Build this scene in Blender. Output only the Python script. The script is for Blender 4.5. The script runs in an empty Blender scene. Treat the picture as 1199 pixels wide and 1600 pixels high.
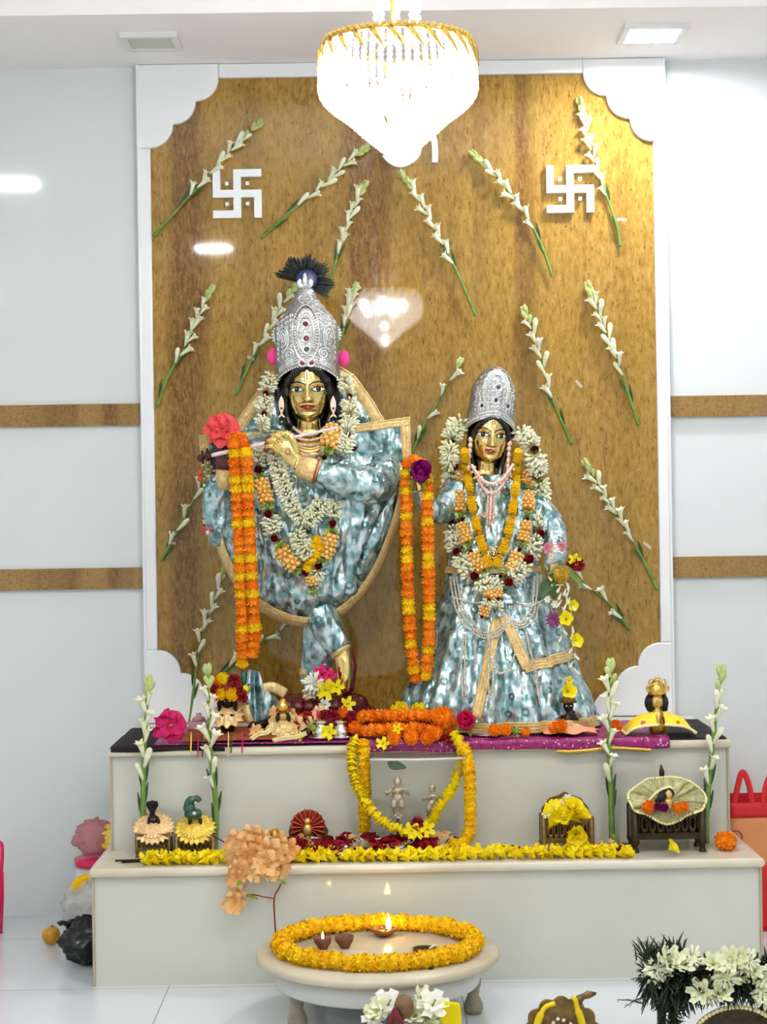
import bpy, math, random
from mathutils import Vector, Matrix, Euler, noise
R = math.radians
PI = math.pi
rnd = random.Random(7)
SC = bpy.context.scene
COL = SC.collection

# ------------------------------------------------------------------ camera, world, exposure
CAM = Vector((0, 0, 1.29)); FPX = 2800.0
cam_data = bpy.data.cameras.new('camera')
cam_data.sensor_fit = 'HORIZONTAL'; cam_data.sensor_width = 36.0
cam_data.lens = FPX / 1199 * 36
cam_data.clip_start = 0.05
cam = bpy.data.objects.new('camera', cam_data); COL.objects.link(cam)
CM = Matrix.Rotation(R(-0.35), 3, 'Z') @ Matrix.Rotation(R(90.1), 3, 'X') @ Matrix.Rotation(R(-0.85), 3, 'Z')
cam.matrix_world = Matrix.Translation(CAM) @ CM.to_4x4()
SC.camera = cam
world = bpy.data.worlds.new('world'); SC.world = world; world.use_nodes = True
world.node_tree.nodes['Background'].inputs[0].default_value = (0.86, 0.93, 1, 1)
world.node_tree.nodes['Background'].inputs[1].default_value = 0.3
SC.view_settings.view_transform = 'Standard'; SC.view_settings.look = 'None'
SC.view_settings.gamma = 1; SC.view_settings.use_curve_mapping = False
SC.view_settings.exposure = 0.42
LAMP_STRENGTH = 118.0        # ceiling panel lamps
BULB_STRENGTH = 800.0       # chandelier bulbs

def X(px, py, d):
    """point of the photograph's pixel (px, py) at distance d from the camera wall-wards"""
    v = CM @ Vector(((px - 599.5) / FPX, (800 - py) / FPX, -1))
    return CAM + v * (d / v.y)
def proj(w):
    v = CM.transposed() @ (Vector(w) - CAM)
    return (599.5 - v.x / v.z * FPX, 800 + v.y / v.z * FPX)
def S(px, d, z):
    """point at distance d and height z seen in pixel column px"""
    p = X(px, 800, d); p.z = z
    for _ in range(3):
        q = proj(p); p.x += (px - q[0]) * d / FPX
    return p
def ang(a): return Vector((math.cos(a), math.sin(a)))

# ------------------------------------------------------------------ objects
ORG = {}
def tag(o, label=None, cat=None, group=None, kind=None):
    if label: o['label'] = label
    if cat: o['category'] = cat
    if group: o['group'] = group
    if kind: o['kind'] = kind
    return o
def link(o, loc, parent=None, rot=None, scale=None):
    COL.objects.link(o)
    loc = Vector(loc); ORG[o.name] = loc
    if parent is not None:
        o.parent = parent; o.location = loc - ORG[parent.name]
    else: o.location = loc
    if rot is not None: o.rotation_euler = rot
    if scale is not None: o.scale = (scale,) * 3 if isinstance(scale, (int, float)) else scale
    return o
def thing(name, loc, label=None, cat=None, group=None, parent=None):
    o = bpy.data.objects.new(name, None); o.empty_display_size = 0.05
    link(o, loc, parent)
    return tag(o, label, cat, group)
def inst(src, name, loc, parent=None, rot=None, scale=None):
    o = bpy.data.objects.new(name, src)
    return link(o, loc, parent, rot, scale)

class MB:
    def __init__(s): s.v = []; s.f = []; s.m = []; s.s = []
    def add(s, vs, fs, mat=0, smooth=True):
        n = len(s.v); s.v.extend(Vector(p) for p in vs)
        for f in fs:
            s.f.append([i + n for i in f]); s.m.append(mat); s.s.append(smooth)
        return s
    def mark(s): return len(s.v)
    def xf(s, M, start=0):
        for i in range(start, len(s.v)): s.v[i] = M @ s.v[i]
        return s
    def box(s, c, d, mat=0, rot=None):
        c = Vector(c); h = Vector(d) / 2
        vs = [Vector((x * h.x, y * h.y, z * h.z)) for x in (-1, 1) for y in (-1, 1) for z in (-1, 1)]
        if rot is not None:
            E = Euler(rot).to_matrix(); vs = [E @ v for v in vs]
        return s.add([v + c for v in vs], [(0,1,3,2),(4,6,7,5),(0,4,5,1),(2,3,7,6),(0,2,6,4),(1,5,7,3)], mat, False)
    def loft(s, rings, mat=0, caps=(True, True), closed=True, smooth=True):
        k = len(rings[0]); vs = [p for r in rings for p in r]; fs = []
        for i in range(len(rings) - 1):
            for j in range(k if closed else k - 1):
                a = i * k + j; b = i * k + (j + 1) % k
                fs.append((a, b, b + k, a + k))
        if closed and caps[0]: fs.append(tuple(reversed(range(k))))
        if closed and caps[1]: fs.append(tuple((len(rings) - 1) * k + j for j in range(k)))
        return s.add(vs, fs, mat, smooth)
    def tube(s, path, r, n=8, mat=0, flat=1.0, up=None):
        path = [Vector(p) for p in path]; rs = r if isinstance(r, (list, tuple)) else [r] * len(path)
        rings = []; u = None
        for i, p in enumerate(path):
            t = (path[min(i + 1, len(path) - 1)] - path[max(i - 1, 0)])
            t = t.normalized() if t.length > 1e-9 else Vector((0, 0, 1))
            if u is None:
                u = Vector(up) if up is not None else (Vector((0, 1, 0)) if abs(t.y) < .9 else Vector((1, 0, 0)))
            u = (u - t * u.dot(t)); u = u.normalized() if u.length > 1e-6 else t.orthogonal().normalized()
            w = t.cross(u)
            rings.append([p + (w * math.cos(2*PI*j/n) + u * flat * math.sin(2*PI*j/n)) * rs[i] for j in range(n)])
        return s.loft(rings, mat)
    def ball(s, c, r, nu=12, nv=8, mat=0, fn=None):
        c = Vector(c); r = Vector((r, r, r)) if isinstance(r, (int, float)) else Vector(r)
        rings = []
        for i in range(nv + 1):
            ph = PI * min(max(i / nv, .02), .98)
            rg = []
            for j in range(nu):
                th = 2 * PI * j / nu
                d = Vector((math.sin(ph) * math.cos(th), math.sin(ph) * math.sin(th), -math.cos(ph)))
                k = fn(d) if fn else 1
                rg.append(c + Vector((d.x * r.x, d.y * r.y, d.z * r.z)) * k)
            rings.append(rg)
        return s.loft(rings, mat)
    def lathe(s, prof, c=(0, 0, 0), n=24, mat=0, sx=1, sy=1, wob=None):
        c = Vector(c)
        rings = []
        for (r, z) in prof:
            rings.append([c + Vector((r * sx * math.cos(2*PI*j/n) * (wob(2*PI*j/n, z) if wob else 1), r * sy * math.sin(2*PI*j/n) * (wob(2*PI*j/n, z) if wob else 1), z)) for j in range(n)])
        return s.loft(rings, mat)
    def prism(s, poly, y0, y1, mat=0, smooth=False):
        """poly of (x, z); from y0 (front) to y1 (back)"""
        k = len(poly)
        vs = [Vector((p[0], y0, p[1])) for p in poly] + [Vector((p[0], y1, p[1])) for p in poly]
        s.add(vs, [tuple(range(k)), tuple(reversed(range(k, 2*k)))], mat, False)
        n = len(s.v) - 2*k
        for j in range(k):
            q = (j + 1) % k
            s.f.append([n + j, n + k + j, n + k + q, n + q]); s.m.append(mat); s.s.append(smooth)
        return s
    def grid(s, fn, nu, nv, mat=0, smooth=True):
        vs = [fn(i / nu, j / nv) for i in range(nu + 1) for j in range(nv + 1)]
        fs = [(i*(nv+1)+j, (i+1)*(nv+1)+j, (i+1)*(nv+1)+j+1, i*(nv+1)+j+1) for i in range(nu) for j in range(nv)]
        return s.add(vs, fs, mat, smooth)
    def torus(s, c, R_, r, n=24, k=8, mat=0, M=None, sx=1, sz=1):
        st = s.mark(); rings = []
        for i in range(n):
            a = 2*PI*i/n
            rings.append([Vector(((R_ + r*math.cos(b)) * math.cos(a) * sx, (R_ + r*math.cos(b)) * math.sin(a) * sz, r*math.sin(b))) for b in [2*PI*j/k for j in range(k)]])
        rings.append(rings[0]); s.loft(rings, mat, (False, False))
        T = Matrix.Translation(Vector(c)) @ (M.to_4x4() if M is not None else Matrix.Identity(4))
        return s.xf(T, st)
    def petal(s, base, d, nrm, L, W, curl=.4, cup=.2, mat=0, nu=4, tip=.15, ruf=0, shape=.55, rr=rnd):
        """a petal from base along d, face normal nrm, curling towards nrm"""
        base = Vector(base); d = Vector(d).normalized(); nrm = Vector(nrm); nrm = (nrm - d * nrm.dot(d)).normalized(); side = d.cross(nrm)
        vs = []; ph = rr.random() * 6
        for i in range(nu + 1):
            t = i / nu; a = curl * t
            c = base + (d * math.sin(a) + nrm * (1 - math.cos(a))) * (L / curl) if abs(curl) > 1e-3 else base + d * L * t
            w = W * (math.sin(PI * min(1, t ** shape * .98)) * (1 - tip) + tip * (0.4 + .6 * t)) if t > 0 else W * .15
            for q in (-1, -.5, 0, .5, 1):
                vs.append(c + side * w * q + nrm * (cup * w * q * q + ruf * W * t * math.sin(ph + q * 2.5 + i * 1.7)))
        fs = [(i*5+j, i*5+j+1, (i+1)*5+j+1, (i+1)*5+j) for i in range(nu) for j in range(4)]
        return s.add(vs, fs, mat)
    def mesh(s, name, mats, org=(0, 0, 0)):
        me = bpy.data.meshes.new(name); org = Vector(org)
        me.from_pydata([v - org for v in s.v], [], s.f)
        for m in (mats if isinstance(mats, (list, tuple)) else [mats]): me.materials.append(m)
        me.polygons.foreach_set('material_index', s.m); me.polygons.foreach_set('use_smooth', s.s)
        me.update(); return me
    def build(s, name, mats, parent=None, org=None, label=None, cat=None, group=None, kind=None, solid=0, bevel=0, sub=0, remesh=0, fixn=True):
        if org is None:
            xs = [v.x for v in s.v]; ys = [v.y for v in s.v]; zs = [v.z for v in s.v]
            org = Vector(((min(xs)+max(xs))/2, (min(ys)+max(ys))/2, min(zs)))
        me = s.mesh(name, mats, org)
        if fixn:
            import bmesh
            bm = bmesh.new(); bm.from_mesh(me); bmesh.ops.recalc_face_normals(bm, faces=bm.faces); bm.to_mesh(me); bm.free()
        o = bpy.data.objects.new(name, me); link(o, org, parent)
        if remesh:
            md = o.modifiers.new('remesh', 'REMESH'); md.mode = 'VOXEL'; md.voxel_size = remesh; md.use_smooth_shade = True
            sm = o.modifiers.new('smooth', 'SMOOTH'); sm.iterations = 4
        if solid:
            md = o.modifiers.new('solid', 'SOLIDIFY'); md.thickness = solid; md.offset = 0
        if bevel:
            md = o.modifiers.new('bevel', 'BEVEL'); md.width = bevel; md.segments = 3; md.limit_method = 'ANGLE'
        if sub:
            md = o.modifiers.new('sub', 'SUBSURF'); md.levels = sub; md.render_levels = sub
        return tag(o, label, cat, group, kind)

def spline(pts, n=8, closed=False):
    P = [Vector(p) for p in pts]; out = []; k = len(P)
    rng = range(k if closed else k - 1)
    for i in rng:
        if closed: a, b, c, d = P[i-1], P[i], P[(i+1) % k], P[(i+2) % k]
        else: a, b, c, d = P[max(i-1, 0)], P[i], P[i+1], P[min(i+2, k-1)]
        for j in range(n):
            t = j / n
            out.append(.5 * ((2*b) + (c - a)*t + (2*a - 5*b + 4*c - d)*t*t + (3*b - a - 3*c + d)*t**3))
    if not closed: out.append(P[-1])
    return out
def along(path, sp, start=0):
    """points spaced sp along a polyline with their tangents"""
    out = []; need = start
    for a, b in zip(path, path[1:]):
        L = (b - a).length
        if L < 1e-9: continue
        t = (b - a) / L
        while need <= L:
            out.append((a + t * need, t)); need += sp
        need -= L
    return out
def lerp(tab, z):
    """piecewise linear table [(z, v)...] ascending"""
    if z <= tab[0][0]: return tab[0][1]
    for (a, u), (b, w) in zip(tab, tab[1:]):
        if z <= b:
            t = (z - a) / (b - a); t = t*t*(3-2*t) * .5 + t * .5
            return u + (w - u) * t
    return tab[-1][1]
def ztan(t, spin=0): return (Vector(t).to_track_quat('Z', 'Y') @ Euler((0, 0, spin)).to_quaternion()).to_euler()

# ------------------------------------------------------------------ materials
def lin(c): return tuple((x/255/12.92 if x/255 <= .04045 else ((x/255 + .055)/1.055)**2.4) for x in c) + (1,)
class NT:
    def __init__(s, name):
        s.m = bpy.data.materials.new(name); s.m.use_nodes = True; s.t = s.m.node_tree
        s.b = s.t.nodes['Principled BSDF']
    def n(s, typ, **kw):
        o = s.t.nodes.new('ShaderNode' + typ)
        for k, v in kw.items():
            if k.startswith('i_'):
                key = k[2:].replace('_', ' '); o.inputs[int(key) if key.isdigit() else key].default_value = v
            else: setattr(o, k, v)
        return o
    def l(s, a, b): s.t.links.new(a, b)
    def ramp(s, fac, stops):
        r = s.n('ValToRGB'); e = r.color_ramp.elements
        while len(e) < len(stops): e.new(.5)
        for i, (p, c) in enumerate(stops): e[i].position = p; e[i].color = c
        s.l(fac, r.inputs[0]); return r.outputs[0]
    def coords(s, scale=(1, 1, 1), world=False):
        if world: src = s.n('NewGeometry').outputs['Position']
        else: src = s.n('TexCoord').outputs['Object']
        mp = s.n('Mapping'); mp.inputs['Scale'].default_value = scale; s.l(src, mp.inputs[0]); return mp.outputs[0]
    def noise(s, scale, detail=3, co=None, rough=.55):
        o = s.n('TexNoise'); o.inputs['Scale'].default_value = scale; o.inputs['Detail'].default_value = detail; o.inputs['Roughness'].default_value = rough
        if co is not None: s.l(co, o.inputs['Vector'])
        return o.outputs[0]
    def bump(s, h, strength=.3, dist=.002):
        b = s.n('Bump'); b.inputs['Strength'].default_value = strength; b.inputs['Distance'].default_value = dist
        s.l(h, b.inputs['Height']); s.l(b.outputs[0], s.b.inputs['Normal'])
    def set(s, **kw):
        names = dict(rough='Roughness', metal='Metallic', spec='Specular IOR Level', coat='Coat Weight', coatr='Coat Roughness', trans='Transmission Weight', ior='IOR', sss='Subsurface Weight', alpha='Alpha', sheen='Sheen Weight')
        for k, v in kw.items():
            if k == 'col': s.b.inputs['Base Color'].default_value = v
            elif k == 'emit': s.b.inputs['Emission Color'].default_value = v[0]; s.b.inputs['Emission Strength'].default_value = v[1]
            else: s.b.inputs[names[k]].default_value = v
        return s
def plain(name, rgb, rough=.5, metal=0, var=0, vscale=40, bump=0, bscale=80, **kw):
    t = NT(name); c = lin(rgb); t.set(col=c, rough=rough, metal=metal, **kw)
    if var:
        f = t.noise(vscale, 3, t.coords())
        t.l(t.ramp(f, [(.3, tuple(x * (1 - var) for x in c[:3]) + (1,)), (.7, tuple(min(1, x * (1 + var)) for x in c[:3]) + (1,))]), t.b.inputs['Base Color'])
    if bump: t.bump(t.noise(bscale, 3, t.coords()), bump, .003)
    return t.m
def petalmat(name, rgb, rgb2=None, trans=.0, rough=.55, var=.3, vs=60):
    t = NT(name); t.set(rough=rough, spec=.2)
    c1 = lin(rgb); c2 = lin(rgb2 or tuple(int(x * .8) for x in rgb))
    f = t.noise(vs, 2, t.coords(world=True))
    oi = t.n('ObjectInfo')
    mx = t.n('Math', operation='MULTIPLY_ADD'); t.l(oi.outputs['Random'], mx.inputs[0]); mx.inputs[1].default_value = var; t.l(f, mx.inputs[2])
    t.l(t.ramp(mx.outputs[0], [(.35, c2), (.75, c1)]), t.b.inputs['Base Color'])
    out = t.t.nodes['Material Output']; tr = t.n('BsdfTranslucent'); ms = t.n('MixShader'); ms.inputs[0].default_value = .25
    cl = [l.from_socket for l in t.t.links if l.to_socket == t.b.inputs['Base Color']][0]
    t.l(cl, tr.inputs[0]); t.l(t.b.outputs[0], ms.inputs[1]); t.l(tr.outputs[0], ms.inputs[2]); t.l(ms.outputs[0], out.inputs[0])
    return t.m
M = {}
# ------------------------------------------------------------------ the room's materials
def m_wall():
    t = NT('white_glossy_panel'); t.set(col=lin((222, 227, 227)), rough=.06, spec=.45)
    t.bump(t.noise(1.5, 2, t.coords(world=True)), .02, .02); return t.m
M['wall'] = m_wall()
M['ceil'] = plain('ceiling_paint', (250, 246, 246), .85)
M['ceil_hi'] = plain('ceiling_recess_paint', (250, 248, 250), .85)
M['trim_white'] = plain('white_frame_marble', (240, 242, 244), .25, spec=.4)
def m_floor():
    t = NT('white_floor_tile'); co = t.coords((1, 1, 1), True)
    mp = t.n('Mapping'); mp.inputs['Location'].default_value = (.58 + 3.2, -4.93 + 6.0, 0); t.l(co, mp.inputs[0])
    b = t.n('TexBrick'); b.offset = 0; b.inputs['Scale'].default_value = 1; b.inputs['Brick Width'].default_value = .8; b.inputs['Row Height'].default_value = .6
    b.inputs['Mortar Size'].default_value = .0016; b.inputs['Color1'].default_value = lin((222, 226, 230)); b.inputs['Color2'].default_value = lin((218, 223, 228)); b.inputs['Mortar'].default_value = lin((150, 152, 155))
    t.l(mp.outputs[0], b.inputs['Vector']); t.l(b.outputs[0], t.b.inputs['Base Color']); t.set(rough=.1, spec=.45)
    return t.m
M['floor'] = m_floor()
def m_stone(name, c1, c2, c3, zs=.5):
    t = NT(name)
    co = t.coords((44, 12, zs * 30), True); f = t.noise(1.6, 8, co, .72)
    col = t.ramp(f, [(.28, c1), (.5, c2), (.74, c3)])
    st = t.noise(1.3, 3, t.coords((7, 2, .35), True), .5); sm = t.n('MixRGB', blend_type='MULTIPLY'); sm.inputs[0].default_value = 1; t.l(col, sm.inputs[1]); t.l(t.ramp(st, [(.32, (.84, .82, .78, 1)), (.55, (1.0, 1.0, 1.0, 1)), (.75, (1.05, 1.04, 1.02, 1))]), sm.inputs[2]); col = sm.outputs[0]
    co3 = t.coords((5, 2, .16), True); v = t.noise(1.0, 3, co3, .5)
    vm = t.ramp(v, [(.53, (0, 0, 0, 1)), (.60, (1, 1, 1, 1))])
    co2 = t.coords((95, 30, 26), True); sp = t.noise(1.5, 5, co2, .75)
    # brown vein bands break up into speckles
    mulv = t.n('Math', operation='MULTIPLY'); t.l(vm, mulv.inputs[0]); t.l(t.ramp(sp, [(.38, (0,0,0,1)), (.58, (1,1,1,1))]), mulv.inputs[1])
    mx0 = t.n('MixRGB', blend_type='MIX'); t.l(mulv.outputs[0], mx0.inputs[0]); t.l(col, mx0.inputs[1]); mx0.inputs[2].default_value = lin((104, 66, 28))
    mx = t.n('MixRGB', blend_type='MULTIPLY'); mx.inputs[0].default_value = .8; t.l(mx0.outputs[0], mx.inputs[1])
    t.l(t.ramp(sp, [(.34, (.16, .11, .05, 1)), (.43, (.9, .88, .84, 1)), (.62, (1, 1, 1, 1)), (.7, (1.25, 1.22, 1.2, 1))]), mx.inputs[2])
    t.l(mx.outputs[0], t.b.inputs['Base Color']); t.set(rough=.035, spec=.55)
    return t.m
M['stone'] = m_stone('brown_veined_stone', lin((122, 90, 32)), lin((166, 129, 54)), lin((192, 158, 90)))
M['stone_band'] = m_stone('brown_band_stone', lin((124, 94, 50)), lin((158, 124, 70)), lin((180, 148, 96)), 6)
def m_marble(name, base, vein, rough=.08):
    t = NT(name); f = t.noise(2.2, 6, t.coords(world=True), .6)
    t.l(t.ramp(f, [(.35, lin(vein)), (.6, lin(base))]), t.b.inputs['Base Color']); t.set(rough=rough, spec=.45); return t.m
M['marble'] = m_marble('white_marble', (208, 208, 197), (202, 201, 189))
M['marble_edge'] = m_marble('marble_slab', (220, 214, 196), (206, 196, 170), .15)
M['marble_joint'] = plain('marble_joint', (176, 164, 138), .4)
def emis(name, rgb, st):
    t = NT(name); t.set(col=(0.8, .8, .8, 1), emit=(lin(rgb), st)); return t.m
M['lamp'] = emis('panel_lamp_glow', (250, 251, 252), LAMP_STRENGTH * .8)
M['lamp_hot'] = emis('panel_lamp_glare', (248, 250, 255), LAMP_STRENGTH * 1.5)
M['lamp_back'] = emis('panel_lamp_bright', (255, 252, 247), LAMP_STRENGTH * 1.55)
M['lamp_off'] = plain('panel_lamp_dark', (196, 196, 184), .4)
M['lamp_frame'] = plain('panel_lamp_frame', (226, 226, 226), .4)

# ------------------------------------------------------------------ room shell
YW, YU, YL = 5.85, 5.20, 4.95       # wall, front of the upper step, front of the lower step
ZL, ZU = 0.327, 0.625
ZC, ZR = 2.765, 2.95
def struct(name, mb, mat, **kw): return mb.build(name, mat, kind='structure', **kw)
struct('floor', MB().box((0, 1, -.05), (7, 10.2, .1)), M['floor'])
struct('wall_back', MB().box((0, YW + .08, 1.5), (7, .14, 3.2)), M['wall'])
struct('wall_left', MB().box((-3.05, 1, 1.5), (.1, 10, 3.2)), M['wall'])
struct('wall_right', MB().box((3.05, 1, 1.5), (.1, 10, 3.2)), M['wall'])
struct('wall_front', MB().box((0, -4.05, 1.5), (7, .1, 3.2)), M['wall'])
struct('ceiling', MB().box((0, .6, ZR + .05), (7, 9.28, .1)), M['ceil_hi'])
struct('ceiling_soffit', MB().box((0, 5.62, ZC + .14), (7, .76, .28)), M['ceil'])
# brown stone bands let into the wall
for k, (x0, x1, y0, y1) in enumerate([(-500, 224, 632, 666), (-500, 231, 888, 921), (1044, 1700, 618, 651), (1046, 1700, 869, 902)]):
    a = X((max(x0, 0) + min(x1, 1199)) / 2, (y0 + y1) / 2, YW); xa = X(x0, 760, YW).x; xb = X(x1, 760, YW).x
    h = (y1 - y0) / FPX * YW
    struct('trim_%d' % (k + 1), MB().box(((xa + xb) / 2, YW + .004, a.z), (xb - xa, .022, h)), M['stone_band'])
# stone backdrop and its scalloped white frame
xl = X(242, 620, YW).x; xr = X(1025, 620, YW).x
xlo = X(223, 620, YW).x; xro = X(1043.5, 620, YW).x
zt = X(630, 121, YW).z; zto = ZC - .001; zb = X(640, 1128, YW).z
PANEL_Y = YW - .016
struct('trim_5', MB().box(((xl + xr) / 2, YW - .001, (zt + ZU - .02) / 2), (xr - xl + .02, .03, zt - ZU + .04)), M['stone'],
       label='tall polished brown veined stone panel behind the statues')
def frame_piece():
    mb = MB(); y0, y1 = YW - .034, YW + .01
    def arcs(cx, cz, sx, sz):
        st = .0752; pts = []
        # three convex lobes from the horizontal side down to the vertical side
        for k in range(3):
            ox = cx + sx * st * (2 - k); oz = cz + sz * (st * k)
            for j in range(9):
                a = PI / 2 * j / 8
                pts.append((ox + sx * st * math.cos(a), oz + sz * st * math.sin(a)))
        return pts
    # corner blocks: outline = outer corner + lobes
    for sx, cx, xo in ((1, xl, xlo), (-1, xr, xro)):
        for sz, cz, zo in ((-1, zt, zto), (1, ZU + .012, ZU + .0)):
            p = arcs(cx, cz, sx, sz)
            xin = cx + sx * .0752 * 3
            poly = [(xo, zo), (xin, zo)] + p + [(xo, cz + sz * .0752 * 3)]
            mb.prism(poly, y0, y1)
        zz = .0752 * 3
        mb.prism([(xo, zt - zz), (cx, zt - zz), (cx, ZU + .012 + zz), (xo, ZU + .012 + zz)], y0 + .003, y1)
        mb.prism([(xo - sx * .004, ZU), (xo + sx * .006, ZU), (xo + sx * .006, zto), (xo - sx * .004, zto)], y0 - .004, y1)
    zz = .0752 * 3
    mb.prism([(xl + zz, zt), (xr - zz, zt), (xr - zz, zto), (xl + zz, zto)], y0 + .003, y1)
    return mb
frame_piece().build('trim_6', M['trim_white'], kind='structure', bevel=.006, label='white scalloped marble frame around the brown stone panel')

# ------------------------------------------------------------------ stepped marble platform
def step(name, x0, x1, yf, z0, z1, label, over=.012):
    yb = YW - .036
    o = thing(name, ((x0 + x1) / 2, (yf + yb) / 2, z0), label, 'step')
    MB().box(((x0+x1)/2, (yf+yb)/2 + .004, (z0 + z1 - .026) / 2), (x1-x0 - .012, yb-yf - .008, z1-z0-.026)).build('riser_panel', M['marble'], o)
    MB().box(((x0+x1)/2, (yf+yb)/2 - over/2, z1 - .013), (x1-x0 + .012, yb-yf+over, .026)).build('slab', M['marble_edge'], o, bevel=.011)
    for x in (x0 + .005, x1 - .005):
        MB().box((x, yf + .004, (z0 + z1 - .026) / 2), (.006, .006, z1-z0-.027)).build('corner_joint', M['marble_joint'], o)
    return o
lx0 = X(143, 1450, YL).x; lx1 = X(1193.5, 1440, YL).x
ux0 = X(171, 1250, YU).x; ux1 = X(1142, 1240, YU).x
low = step('marble_step', lx0, lx1, YL, 0, ZL, 'wide lower white marble step standing on the tiled floor')
upp = step('marble_step', ux0, ux1, YU, ZL, ZU, 'upper white marble step carrying the two robed statues')

# ------------------------------------------------------------------ ceiling panel lamps
def panel_lamp(c, w, on, label):
    x, y, z = c; o = thing('ceiling_lamp', c, label, 'ceiling light', 'square ceiling panel lamps')
    fr = MB(); t = .02
    for dx, dy, sx, sy in ((0, -w/2, w + t, t), (0, w/2, w + t, t), (-w/2, 0, t, w - t), (w/2, 0, t, w - t)): fr.box((x + dx, y + dy, z - .008), (sx, sy, .016))
    fr.build('frame', M['lamp_frame'], o)
    MB().box((x, y, z - .006), (w - t, w - t, .008)).build('diffuser', (M['lamp_hot'] if w < .2 else M['lamp_back'] if y < 1 else M['lamp']) if on else M['lamp_off'], o)
    return o
p = X(236, 66, 5.5); panel_lamp((p.x, 5.52, ZC), .155, False, 'unlit square ceiling panel lamp above the left corner of the backdrop')
p = X(1020, 68, 5.5); panel_lamp((p.x, 5.50, ZC), .175, True, 'lit glaring square ceiling panel lamp above the right corner of the backdrop')
names = ['third', 'fourth']
for k, (x, y) in enumerate([(-1.72, 2.95), (1.72, 2.95), (-.95, .7), (2.4, .7), (-2.85, -1.4), (2.4, -1.4), (.14, -2.3)]):
    panel_lamp((x, y, ZR), .22, True, ['lit square ceiling lamp over the left side, mirrored in the left wall', 'lit square ceiling panel lamp over the right side of the hall',
       'lit square ceiling panel lamp left of the camera mirrored in the stone panel', 'lit square ceiling panel lamp right of the camera', 'lit square ceiling panel lamp left behind the camera', 'lit square ceiling panel lamp right behind the camera', 'lit square ceiling panel lamp at the back end of the hall'][k])
# ------------------------------------------------------------------ chandelier
M['gold'] = plain('polished_gold', (226, 184, 92), .18, 1.0)
M['bulb'] = emis('bulb_glow', (255, 252, 246), BULB_STRENGTH)
def m_crystal():
    t = NT('crystal_bead'); out = t.t.nodes['Material Output']
    tr = t.n('BsdfTranslucent'); tr.inputs[0].default_value = (.95, .95, .95, 1)
    gl = t.n('BsdfGlossy'); gl.inputs['Roughness'].default_value = .05
    tp = t.n('BsdfTransparent')
    a = t.n('MixShader'); a.inputs[0].default_value = .18; t.l(tr.outputs[0], a.inputs[1]); t.l(gl.outputs[0], a.inputs[2])
    b = t.n('MixShader'); b.inputs[0].default_value = .38; t.l(a.outputs[0], b.inputs[1]); t.l(tp.outputs[0], b.inputs[2])
    t.l(b.outputs[0], out.inputs[0]); return t.m
M['crystal'] = m_crystal()
def chandelier():
    d = 3.77; c = X(621, 75, d); cx, cy, z0 = c
    zf = lambda py: c.z - (py - 75) / FPX * d
    prof = [(.153, z0 + .004), (.160, zf(98)), (.1635, zf(122)), (.162, zf(148)), (.142, zf(167)), (.106, zf(187)), (.074, zf(209)), (.048, zf(225)), (.030, zf(237)), (.008, zf(251))]
    o = thing('chandelier', (cx, cy, ZR), 'lit crystal bead chandelier with gold rim hanging before the stone panel', 'chandelier')
    # canopy, rod, rim
    MB().lathe([(.0, ZR), (.05, ZR), (.046, ZR - .02), (.015, ZR - .035)], (cx, cy, 0), 24).build('ceiling_canopy', M['gold'], o)
    MB().tube([(cx - .006, cy, ZR - .02), (cx - .006, cy, z0 + .02)], .0065, 10).build('rod', M['gold'], o)
    rim = MB().torus((cx, cy, z0 + .006), .155, .005, 64, 8)
    for k in range(64):        # twisted rope look of the rim
        a = 2*PI*k/64
        rim.ball((cx + .156*math.cos(a), cy + .156*math.sin(a), z0 + .010), (.006, .006, .007), 6, 4)
    for k in range(6):
        a = 2*PI*k/6
        rim.tube([(cx, cy, z0 + .025), (cx + .152*math.cos(a), cy + .152*math.sin(a), z0 + .008)], .003, 6)
    rim.build('rim', M['gold'], o)
    N = 56
    path = spline([Vector((r, 0, z)) for r, z in prof], 6)
    def strand(a0, tw=0, ix=0):
        mb = MB()
        for k, (p, t) in enumerate(along(path, .0118)):
            st_ = 1
            while 2*PI*p.x/(N/st_) < .0105 and st_ < 32: st_ *= 2
            if ix % st_: continue
            rr = .0062 if p.x > .03 else .005
            a = a0 + tw * k
            mb.ball((cx + p.x*math.cos(a), cy + p.x*math.sin(a), p.z), rr, 7, 5)
        return mb
    for k in range(N):
        strand(2*PI*k/N, 0, k).build('bead_strand', M['crystal'], o)
    # slanting leaf crystals under the rim
    for k in range(26):
        a = 2*PI*k/26
        e = lambda aa, r, z: Vector((cx + r*math.cos(aa), cy + r*math.sin(aa), z))
        g = MB().tube([e(a, .159, z0 + .006), e(a + .1, .166, z0 - .016), e(a + .2, .171, z0 - .042)], [.006, .005, .001], 6, flat=.4)
        g.build('gold_leaf', M['gold'], o)
    # short bead strings up along the rod
    for k in range(8):
        a = 2*PI*k/8; r = .045
        mb = MB(); z = z0 + .02
        while z < ZR - .02:
            mb.ball((cx + r*math.cos(a), cy + r*math.sin(a), z), .0065, 8, 6); z += .0145
        mb.build('upper_bead_string', M['crystal'], o)
    for k in range(9):
        a = 2*PI*k/9 + .3; rb = .09 if k % 3 else .03
        b = MB().ball((cx + rb*math.cos(a), cy + rb*math.sin(a), zf(118 + 14 * (k % 2))), (.0105, .0105, .018), 12, 8)
        b.build('bulb', M['bulb'], o)
    MB().ball((cx, cy, zf(185)), .012, 12, 8).build('bulb', M['bulb'], o)
    MB().ball((cx, cy, zf(243)), .006, 8, 6).build('bulb', M['bulb'], o)  # extra bulb added to brighten the dark bead tip
    MB().ball((cx, cy, zf(226)), .010, 12, 8).build('bulb', M['bulb'], o)  # another added bulb, lighting the lower bead cone
chandelier()

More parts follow.
